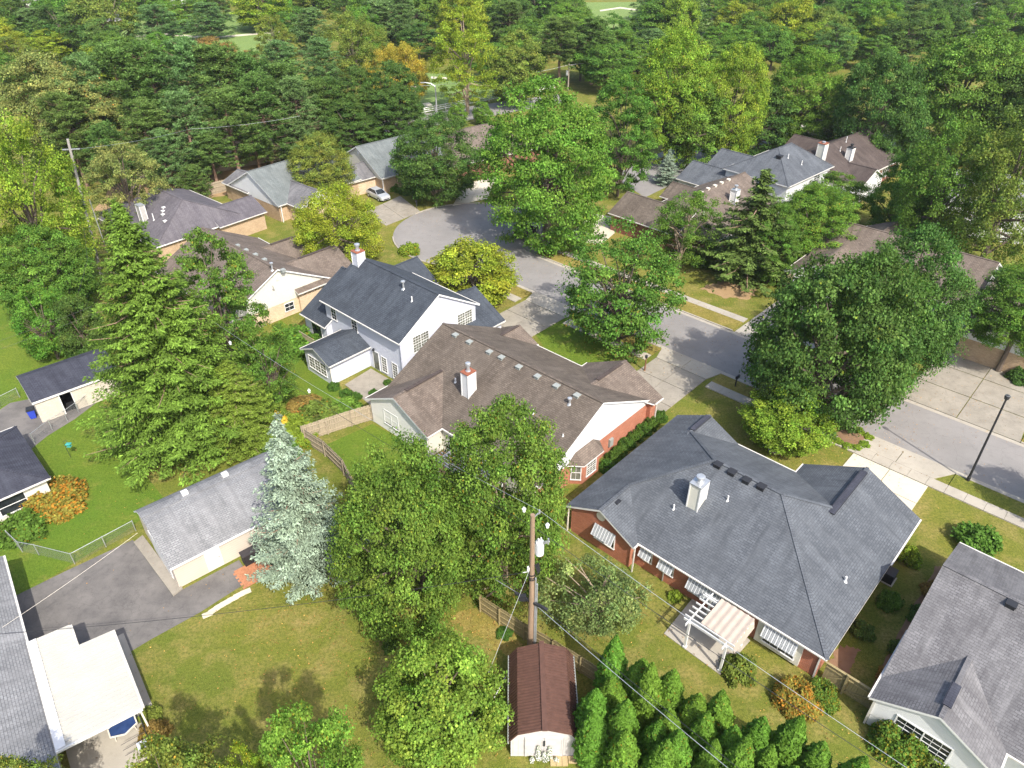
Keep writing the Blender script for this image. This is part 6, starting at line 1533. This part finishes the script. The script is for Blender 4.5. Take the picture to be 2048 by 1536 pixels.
# ---- conifers
conifer('spruce1', (382, 872), 422, 165, 'spruce', 'huge yellow green drooping spruce between the block outbuilding and pale garage', 'spruce_tree')
conifer('spruce1', (490, 880), 720, 92, 'spruce', 'smaller layered spruce leaning out on the right of the huge spruce', 'spruce_tree')
conifer('blue1', (622, 1140), 858, 96, 'blue', 'silvery blue spruce at the end of the pale garage', 'spruce_tree')
conifer('spruce2', (1490, 556), 345, 88, 'dspruce', 'dark pointed spruce in front of the brown house across the street', 'spruce_tree')
conifer('blue1', (1332, 368), 303, 24, 'blue', 'small blue spruce beside the brick terrace', 'spruce_tree')
conifer('spruce2', (255, 560), 425, 40, 'spruce', 'bright pointed spruce below the purple grey roof', 'spruce_tree')
PINES = [((250, 395), 250, 45), ((345, 385), 265, 42), ((435, 368), 270, 45), ((520, 340), 250, 45), ((600, 325), 235, 40), ((285, 330), 95, 62), ((345, 322), 92, 66), ((410, 318), 88, 66), ((470, 312), 95, 64), ((530, 305), 110, 60), ((225, 345), 120, 60), ((585, 300), 130, 55), ((320, 372), 205, 60), ((400, 362), 190, 58), ((480, 350), 185, 56), ((545, 335), 150, 55), ((610, 318), 160, 50), ((640, 300), 165, 44), ((175, 372), 190, 58)]
for k, (bs, vt, hw) in enumerate(PINES):
    conifer(('pine1', 'pine2', 'pine3')[k % 3], bs, vt, hw, ('pine', 'pine2', 'pine')[k % 3], 'tall green pine in the dense stand behind the board fence', 'pine_tree', 'pines behind the board fence')
conifer('pine2', (395, 402), 335, 34, 'pine', 'young pine leaning over the grass strip beside the board fence', 'pine_tree')
conifer('pine1', (330, 112), 12, 42, 'pine2', 'bluish pine at the edge of the far fairway, upper left', 'pine_tree', 'far bluish pines')
conifer('pine2', (425, 78), 8, 44, 'pine2', 'bluish pine at the edge of the far fairway, upper left', 'pine_tree', 'far bluish pines')
conifer('pine2', (630, 110), 20, 40, 'pine2', 'blue green pine right of the bronze leafed tree', 'pine_tree')
conifer('pine2', (762, 112), 5, 62, 'pine2', 'big blue green pine above the gold tree', 'pine_tree')
conifer('pine1', (572, 190), 85, 42, 'pine2', 'pale tipped pine in the middle of the stand', 'pine_tree', 'pale pines in the stand')
conifer('pine2', (650, 190), 82, 42, 'pine2', 'pale tipped pine in the middle of the stand', 'pine_tree', 'pale pines in the stand')
conifer('pine3', (1118, 172), 38, 44, 'pine', 'tall pine with bare lower trunk left of the twin pines by the main road', 'pine_tree')
conifer('pine3', (1182, 170), 38, 40, 'pine', 'tall pine with bare lower trunk, the right one by the main road', 'pine_tree')
conifer('pine2', (1020, 100), 5, 46, 'pine', 'bushy pine in the wood above the main road', 'pine_tree')
conifer('pine2', (1295, 42), -20, 30, 'pine2', 'blue green pine standing on the golf course, top middle', 'pine_tree')
conifer('pine1', (1300, 130), 60, 36, 'pine2', 'bluish pine at the foot of the long fairway', 'pine_tree')
conifer('pine2', (1600, 118), 52, 42, 'pine2', 'bluish pine behind the lime green street tree', 'pine_tree')

# ---- the trees one can tell apart
tree('maple1', (675, 868, 955, 1262), .5, 'mid', 'dense green tree beside the silvery blue spruce', bark=M_BARK)
tree('maple3', (878, 798, 1140, 1215), .8, 'mid', 'green tree with russet tips standing over the white pergola of the brown roof house', bark=M_BARK_PALE)
tree('young1', (752, 1262, 1008, 1530), .35, 'yard', 'rounded fresh green tree left of the brown shed')
tree('wispy', (1090, 1088, 1312, 1290), 1.6, 'pale', 'wispy silver green tree behind the utility pole with transformer', bark=M_BARK_PALE)
tree('young1', (1490, 762, 1660, 902), 1.3, 'lime', 'small yellow green maple in a stone ring on the front lawn', bark=M_BARK)
tree('oak1', (1505, 478, 1830, 872), 1.4, 'deep', 'broad dark green street tree overhanging the road, the larger front one', bark=M_BARK)
tree('maple2', (1690, 440, 1940, 765), 3.0, 'deep', 'dark green tree with yellowing tips right behind the broad street tree', bark=M_BARK)
tree('maple1', (1958, 512, 2150, 705), 7.0, 'mid', 'bright green tree cut by the right edge above the wide driveway')
tree('airy1', (1130, 438, 1362, 695), 2.0, 'mid', 'open olive green street tree with reddish inner leaves by the yard lamp', bark=M_BARK)
tree('young1', (846, 470, 1034, 615), .8, 'yellow', 'yellow green tree hiding the near kerb of the turning circle')
tree('loc1', (558, 360, 778, 525), 1.0, 'yellow', 'golden green spreading tree left of the turning circle')
tree('maple1', (962, 150, 1228, 492), 2.2, 'bright', 'big bright green maple on the far side of the turning circle', bark=M_BARK)
tree('oval1', (1180, 135, 1312, 395), 1.8, 'mid', 'egg shaped dark green tree right of the big bright maple')
tree('maple2', (782, 222, 958, 402), 2.0, 'deep', 'round dark green tree at the head of the turning circle', bark=M_BARK_PALE)
tree('maple2', (578, 262, 706, 402), 1.0, 'olive', 'broad leafed olive tree between the tan brick house and the golden tree')
tree('airy2', (1298, 372, 1440, 530), 2.2, 'mid', 'light green tree in front of the red brick wall across the street', bark=M_BARK_PALE)
tree('maple3', (1545, 362, 1702, 530), .8, 'bright', 'yellow green tree between the dark spruce and the white two storey house')
tree('oval1', (1500, 400, 1600, 570), 1.0, 'mid', 'olive green tree close behind the dark pointed spruce')
tree('young1', (1405, 315, 1482, 372), .4, 'bright', 'rounded bright bush like tree by the brick terrace')
tree('pear', (352, 440, 520, 790), 1.5, 'mid', 'tall narrow tree with bronze leaf tips behind the huge spruce')
tree('young2', (470, 640, 600, 830), .5, 'mid', 'leafy tree filling the gap under the tall narrow tree')
tree('loc2', (-60, 222, 165, 600), 2.0, 'lime', 'feathery yellow green tree at the left edge')
tree('airy2', (170, 270, 330, 470), 1.0, 'cream', 'pale speckled tree beside the leaning utility pole')
tree('maple2', (0, 95, 215, 330), 3.0, 'cream', 'cream flecked tree at the left edge, the front of the pair', group=None)
tree('maple3', (90, 130, 260, 340), 3.0, 'cream', 'cream flecked tree right of the front one at the left edge')
tree('young2', (25, 560, 150, 730), .5, 'bright', 'bright green tree in the lawn behind the block outbuilding')
tree('young1', (115, 580, 205, 730), .5, 'deep', 'dark tree tucked between the huge spruce and the block outbuilding')
tree('maple2', (5, 440, 190, 640), 1.0, 'mid', 'dark green tree under the feathery yellow green one')
tree('loc1', (738, 82, 880, 215), 2.0, 'gold', 'gold orange tree by the golf course road')
tree('airy2', (862, 12, 1000, 200), 7, 'yellow', 'tall open yellow green tree with pale trunk beside the white rail fence', bark=M_BARK_PALE)
tree('far2', (975, 60, 1095, 215), 1.0, 'olive', 'olive tree between the tall yellow tree and the pines by the road')
tree('loc2', (640, 22, 770, 165), 1.5, 'olive', 'weeping olive green tree above the hedge of dark trees')
tree('airy2', (512, 28, 592, 135), 2.0, 'olive', 'bronze green thin tree in front of the far pines')
tree('far3', (380, 72, 485, 130), .5, 'rust', 'low russet tree at the fairway edge')
tree('far3', (470, 100, 520, 140), .3, 'rust', 'small russet bush tree at the fairway edge')
DARK = [(600, 150, 720, 300), (660, 130, 770, 300), (715, 120, 850, 300), (745, 165, 850, 310), (640, 200, 760, 320)]
for bx_ in DARK: tree('oval1', bx_, .6, 'deep', 'dark glossy tree in the screen behind the green grey roof', group='dark screen trees')
tree('far2', (1320, 150, 1450, 335), 1.5, 'mid', 'shaded green tree behind the lime topped trees of the cross street')
tree('far1', (1460, 165, 1590, 300), 1.5, 'deep', 'dark tree filling the gap between the two bright cross street trees')
tree('far1', (1620, 170, 1720, 290), 1.5, 'mid', 'green tree filling the gap left of the dark oak')
place('young1', 44.0, 40.3, 1.0, 1.1, 1.0, 'mid', 'tree', 'small tree just past the right edge shading the street corner', 'tree', zoff=4.6)
tree('maple3', (1265, 52, 1425, 330), 2.5, 'lime', 'tall yellow green tree right of the egg shaped tree')
tree('maple2', (1395, 80, 1535, 320), 2.5, 'lime', 'lime topped round tree over the cross street')
tree('maple1', (1530, 88, 1682, 290), 2.5, 'bright', 'bright green tree over the white two storey house')
tree('oak1', (1675, 95, 1850, 320), 3.0, 'deep', 'dark green oak over the umber roof', bark=M_BARK)
tree('oak1', (1800, 55, 2048, 300), 3.0, 'mid', 'grey green spreading oak near the right edge')
tree('maple2', (1960, 100, 2200, 330), 3.0, 'deep', 'dark oak cut by the right edge')
tree('loc2', (1790, 235, 1990, 520), 2.0, 'mid', 'big soft green tree in front of the glimpsed white house')
tree('loc2', (1900, 200, 2130, 560), 2.5, 'olive', 'large shadowed tree at the right edge before the white house')
tree('maple2', (1750, 290, 1880, 480), 1.0, 'mid', 'leafy tree beside the umber roofed house')
tree('young2', (1600, 340, 1740, 440), .5, 'mid', 'shrubby tree against the white bay window')
tree('young1', (895, 205, 935, 250), .8, 'bright', 'small round tree right of the street light', bark=M_BARK)
tree('young1', (945, 202, 985, 246), .8, 'bright', 'small round tree touching the pale chimney', bark=M_BARK)
for bx_, c_ in (((1290, 95, 1345, 200), 'mid'), ((1335, 60, 1400, 180), 'olive')): tree('far2', bx_, 1, c_, 'slim tree at the foot of the long fairway', group='slim fairway trees')

# ---- the far woods: one object per tree, placed by walking rows along the hillside
far_rng = random.Random(5)
def clear(u, v):
    """open ground: fairways, roads, far buildings"""
    if 1190 < u < 1285 and -5 < v < 90: return True
    if 1365 < u < 1415 and 40 < v < 105: return True
    if 815 < u < 960 and 140 < v < 240: return True
    if 240 < u < 300 and 55 < v < 110: return True
    if 465 < u < 520 and 20 < v < 110: return True
    if 1905 < u < 2048 and 35 < v < 75: return True
    if 0 < u < 110 and 5 < v < 50: return True
    if 165 < u < 290 and 38 < v < 80: return True
    return False
PAL = ['mid', 'bright', 'olive', 'mid', 'bright', 'deep', 'lime', 'mid', 'mid', 'yellow']
rows = [(-90, 22), (-72, 24), (-55, 26), (-40, 27), (-25, 28), (-10, 28), (6, 27), (22, 26), (40, 25), (58, 23), (78, 21), (98, 19), (118, 16)]
for v, n in rows:
    for k in range(n):
        u = -80 + 2230 * (k + far_rng.uniform(.1, .9)) / n; vv = v + far_rng.uniform(-9, 9)
        if clear(u, vv) or clear(u, vv - 28): continue
        if vv > 40 and 560 < u < 700: continue
        if vv > 75 and 230 < u < 560: continue
        x, y = G(u, vv)
        if y > 900 or y < 0: continue
        R = far_rng.uniform(5.5, 9.5); hh = far_rng.uniform(9, 16)
        pr = far_rng.choice(['far1', 'far2', 'far3', 'far1', 'far2', 'far3', 'far1', 'far2', 'pine2']); co = far_rng.choice(PAL)
        side = 'left' if u < 680 else ('middle' if u < 1365 else 'right')
        lab = {'mid': 'mid green', 'deep': 'dark green', 'olive': 'olive', 'bright': 'bright green', 'yellow': 'yellow green', 'pine': 'pine green', 'lime': 'lime green'}[co]
        if pr == 'pine2':
            place(pr, x, y, R / 4.6 * .8, hh * 1.1 / 16, far_rng.uniform(0, 6), 'pine2', 'pine_tree', 'bluish pine in the far wood, %s third' % side, 'tree', 'far wood pines %s' % side)
        else:
            P = PROTO[pr]; hz = hh * .54
            place(pr, x, y, R / 6.3, hz / (6 * P['A']), far_rng.uniform(0, 6), co, 'tree', '%s tree in the far wood, %s third' % (lab, side), 'tree', 'far wood %s trees %s' % (lab, side), zoff=hh * .50)
# undergrowth of the middle distance
MIDWOOD = [(40, 150, 'olive'), (110, 120, 'yellow'), (150, 105, 'mid'), (215, 120, 'pine'), (60, 215, 'mid'), (200, 190, 'yellow'), (20, 130, 'yellow'), (280, 185, 'olive'), (990, 150, 'mid'), (1060, 150, 'deep'), (1240, 140, 'mid'), (1450, 90, 'olive'), (1490, 70, 'olive'), (1530, 85, 'olive'), (1575, 65, 'mid'), (1640, 90, 'mid'), (1700, 85, 'lime'), (1690, 120, 'lime'), (1760, 100, 'lime'), (1790, 75, 'mid'), (1850, 90, 'mid'), (1900, 85, 'mid'), (1960, 60, 'deep'), (2010, 50, 'deep'), (1660, 130, 'pine'), (1740, 130, 'mid'), (700, 50, 'deep'), (820, 60, 'deep'), (840, 110, 'deep'), (930, 90, 'deep'), (1100, 90, 'mid'), (1130, 70, 'deep'), (2040, 110, 'deep'), (1210, 175, 'mid'), (1270, 160, 'bright'), (1330, 150, 'olive'), (1400, 140, 'mid'), (1470, 130, 'bright'), (1540, 128, 'mid'), (1610, 118, 'lime'), (1670, 108, 'mid'), (1160, 150, 'bright'), (1220, 120, 'mid'), (1430, 118, 'bright'), (1500, 105, 'mid'), (1580, 95, 'bright'), (1720, 62, 'mid'), (1780, 52, 'bright'), (1850, 48, 'mid'), (1430, 60, 'mid'), (1500, 45, 'bright'), (1560, 40, 'olive'), (1640, 50, 'mid'), (560, 40, 'bright'), (600, 70, 'mid'), (660, 25, 'mid'), (740, 30, 'bright'), (900, 45, 'mid'), (960, 40, 'bright'), (1040, 40, 'mid'), (1110, 30, 'bright'), (1150, 60, 'mid'), (120, 75, 'bright'), (60, 95, 'mid'), (180, 90, 'lime'), (250, 130, 'mid'), (20, 180, 'mid'), (330, 130, 'bright'), (1020, 130, 'bright')]
for k, (u, v, co) in enumerate(MIDWOOD):
    x, y = G(u, v + 12); pr = ('far1', 'far2', 'far3')[k % 3]; hh = far_rng.uniform(7, 12); R = far_rng.uniform(4, 6.5)
    lab = {'mid': 'mid green', 'deep': 'dark green', 'olive': 'olive', 'bright': 'bright green', 'yellow': 'yellow green', 'pine': 'pine green', 'lime': 'lime green'}[co]
    side = 'left' if u < 680 else ('middle' if u < 1365 else 'right')
    place(pr, x, y, R / 6.3, hh * .47 / (6 * PROTO[pr]['A']), far_rng.uniform(0, 6), co, 'tree', '%s tree in the wood before the main road, %s third' % (lab, side), 'tree', 'road wood %s trees %s' % (lab, side), zoff=hh * .53)

# ---- arborvitae by the shed: each its own tree
ar = random.Random(3)
ORD = ('first', 'second', 'third', 'fourth', 'fifth', 'sixth', 'seventh', 'eighth', 'ninth', 'tenth', 'eleventh', 'twelfth', 'thirteenth', 'fourteenth', 'fifteenth', 'sixteenth', 'seventeenth', 'eighteenth', 'nineteenth', 'twentieth', 'twenty-first', 'twenty-second', 'twenty-third', 'twenty-fourth', 'twenty-fifth', 'twenty-sixth', 'twenty-seventh', 'twenty-eighth', 'twenty-ninth', 'thirtieth', 'thirty-first', 'thirty-second', 'thirty-third', 'thirty-fourth', 'thirty-fifth', 'thirty-sixth')
ax, ay = G(1222, 1400); bx_a, by_a = G(1690, 1640)      # staggered ranks along the fence line
for rank, off in enumerate((0.0, 1.4, 2.8, 4.2)):
    for k in range(9):
        t = (k + .5 * (rank % 2)) / 8.5; d = Vector((bx_a - ax, by_a - ay)).normalized()
        x = ax + (bx_a - ax) * t + d.y * off + ar.uniform(-.25, .25); y = ay + (by_a - ay) * t - d.x * off + ar.uniform(-.25, .25)
        o_ = place(('arb1', 'arb2', 'arb3', 'arb2')[(k + rank) % 4], x, y, ar.uniform(.85, 1.12) / .70, ar.uniform(4.4, 6.4) / 4.6, ar.uniform(0, 6.28), 'arbor', 'arborvitae', 'bright green columnar arborvitae, %s row from the fence, %s from the brown shed' % (ORD[rank], ORD[k]), 'tree', 'arborvitae clump')
        o_.rotation_euler = (ar.uniform(-.07, .07), ar.uniform(-.07, .07), ar.uniform(0, 6.28))

# ---- shrubs, hedges and small plants
shrub('bushr', (112, 1005), 72, 'burn', 'large orange and green burning bush by the dark roofed house', 1.9)
shrub('bush2', (48, 1062), 56, 'mid', 'green shrub below the orange bush at the left edge', 1.5)
shrub('bushs', (556, 862), 30, 'yolk', 'bright yellow leafed shrub at the spruce edge', 2.8)
shrub('bushs', (536, 850), 18, 'yolk', 'small yellow leafed sapling behind the bright yellow shrub', 3.6)
shrub('bush1', (575, 870), 60, 'lime', 'lime green shrub mass below the yellow shrub', 1.4)
shrub('bush2', (640, 830), 46, 'olive', 'olive shrub along the wood fence, left part', 1.2)
shrub('bush1', (690, 818), 36, 'yard', 'leafy shrub along the wood fence near the house corner', 1.0)
shrub('bush2', (610, 812), 40, 'rust', 'rusty tinged groundcover shrub behind the wood fence', .7)
shrub('bush2', (585, 690), 62, 'bright', 'spreading green shrub between the cream gable house and sunroom', 1.8)
shrub('bush1', (540, 720), 40, 'mid', 'dark shrub under the tall narrow tree', 1.3)
for u, v in ((668, 776), (692, 789), (712, 797)): shrub('bush1', (u, v), 14, 'hedge', 'clipped round shrub in the row by the concrete patio', .75, group='clipped patio shrubs')
shrub('bush1', (775, 768), 10, 'hedge', 'small clipped shrub against the two storey house', .6)
shrub('bush1', (748, 788), 12, 'hedge', 'small clipped shrub at the patio corner', .6)
for k, (u, v) in enumerate(((1214, 938), (1226, 922), (1240, 908), (1254, 893), (1270, 878), (1286, 864), (1300, 852))):
    shrub('bush2', (u, v), 20, 'hedge', 'clipped green hedge shrub along the red brick side wall', 1.0, cat='shrub', group='side wall hedge')
shrub('bush1', (1320, 838), 16, 'hedge', 'shrub at the front corner of the red brick wall', 1.1)
shrub('bush1', (1350, 1195), 16, 'lime', 'small bright shrub at the rear brick wall under the awnings', .7)
shrub('bush2', (1478, 1345), 42, 'olive', 'olive shrub at the patio corner beside the arborvitae', 1.4)
shrub('bushr', (1590, 1400), 52, 'burn', 'russet and green shrub beside the wooden gate', 1.5)
shrub('bushr', (1640, 1395), 40, 'mid', 'green shrub with red tips against the wooden gate', 1.4)
shrub('bushr', (1790, 1490), 62, 'mid', 'leafy shrub with bronze tips before the white gable window', 2.0)
shrub('bush2', (1862, 1530), 40, 'olive', 'low olive shrub at the bottom right under the gable window', 1.2)
shrub('bushs', (1955, 1095), 56, 'mid', 'loose green shrub at the corner of the grey roof', 2.0)
for u, v, h, c_ in ((1810, 1120, 1.6, 'lime'), (1775, 1205, 1.3, 'mid'), (1725, 1265, 1.1, 'deep'), (1868, 1190, 1.2, 'rust'), (1840, 1240, 1.2, 'deep'), (1800, 1310, 1.3, 'deep'), (1770, 1360, 1.4, 'rust')):
    shrub('bushs', (u, v), 30, c_, 'straggly shrub in the shaded gap beside the grey roof', h, group='shaded gap shrubs')
for k, (u, v) in enumerate(((1662, 868), (1674, 884), (1692, 893), (1712, 897), (1728, 890), (1735, 875), (1716, 862), (1690, 853))):
    shrub('bush1', (u, v), 13, 'lime', 'low green border plant around the mailbox bed', .4, cat='plant', group='mailbox bed border')
shrub('bush2', (820, 505), 26, 'lime', 'small shrub at the kerb behind the charcoal blue roof', 1.5)
shrub('bush2', (782, 378), 22, 'bright', 'rounded shrub beside the silver car', 1.4)
shrub('bush1', (810, 385), 20, 'hedge', 'dark shrub under the window of the green grey roof house', 1.1)
shrub('bush2', (1370, 515), 34, 'hedge', 'dark foundation shrub at the brick wall across the street', 1.3)
shrub('bush2', (1420, 530), 36, 'hedge', 'dark foundation shrub left of the spruce across the street', 1.3)
shrub('bush1', (1562, 584), 12, 'lime', 'small round lime shrub at the driveway across the street', .6)
shrub('bush1', (2040, 760), 30, 'deep', 'dark shrub beside the wide driveway at the right edge', 1.5)
shrub('bush1', (470, 455), 26, 'hedge', 'clipped green shrub behind the brown roof vents', 1.2)
shrub('bushs', (300, 1440), 30, 'olive', 'yellowing ornamental grass clump at the patio roof corner', 1.1, 'ornamental_grass', 'plant')
shrub('bushs', (310, 1475), 36, 'rust', 'russet leafed shrub beside the patio railing', 1.2)
shrub('bushs', (782, 1298), 20, 'deep', 'dark spiky plant in the lawn between the two green trees', .7, 'spiky_plant', 'plant')
tree('young2', (515, 1405, 745, 1760), .8, 'yard', 'loose fresh green tree rising from the bottom edge left of centre')
tree('young2', (230, 1455, 480, 1800), .6, 'olive', 'olive tree top at the bottom edge beside the white box')
tree('young2', (450, 1480, 560, 1700), .6, 'yellow', 'yellow green tree top at the bottom edge below the lawn')
tree('young2', (-20, 1488, 150, 1760), 1.5, 'olive', 'olive tree top at the bottom left corner over the grey roof')
shrub('bush2', (1010, 1268), 20, 'hedge', 'low plant at the fence by the utility pole', .4, 'low_plant', 'plant')
shrub('bush2', (560, 915), 46, 'mid', 'leafy thicket between the spruce and the blue spruce', 1.6)
shrub('bush2', (605, 880), 36, 'lime', 'leafy thicket with yellowing leaves at the fence corner', 1.3)

# ------------------------------------------------------------------ the air: a thin even haze round everything
hz = MB(); hz.box(-1000, 1000, -250, 1650, -1.0, 48.0)
hm_ = bpy.data.materials.new('haze_air'); hm_.use_nodes = True
hm_.node_tree.nodes.clear()
ho_ = hm_.node_tree.nodes.new('ShaderNodeOutputMaterial'); hv_ = hm_.node_tree.nodes.new('ShaderNodeVolumePrincipled')
hv_.inputs['Color'].default_value = (0.95, 0.97, 1.0, 1.0); hv_.inputs['Density'].default_value = 0.00013; hv_.inputs['Anisotropy'].default_value = 0.3
hm_.node_tree.links.new(hv_.outputs[0], ho_.inputs['Volume'])
haze = hz.obj('haze', hm_)
haze['kind'] = 'stuff'

# ------------------------------------------------------------------ small sets of look-alikes: say which one by its order across the picture
byl = {}
for o in list(COL.objects):
    if o.parent is None and 'group' in o.keys() and 'label' in o.keys(): byl.setdefault(o['label'], []).append(o)
for lab, lst in byl.items():
    if 1 < len(lst) <= 36:
        lst.sort(key=lambda o: proj(*o.location)[0])
        for k, o in enumerate(lst):
            t = ', %s from the left' % ORD[k] if len(lst) > 2 else (', the left one', ', the right one')[k]
            if len((lab + t).split()) <= 16: o['label'] = lab + t
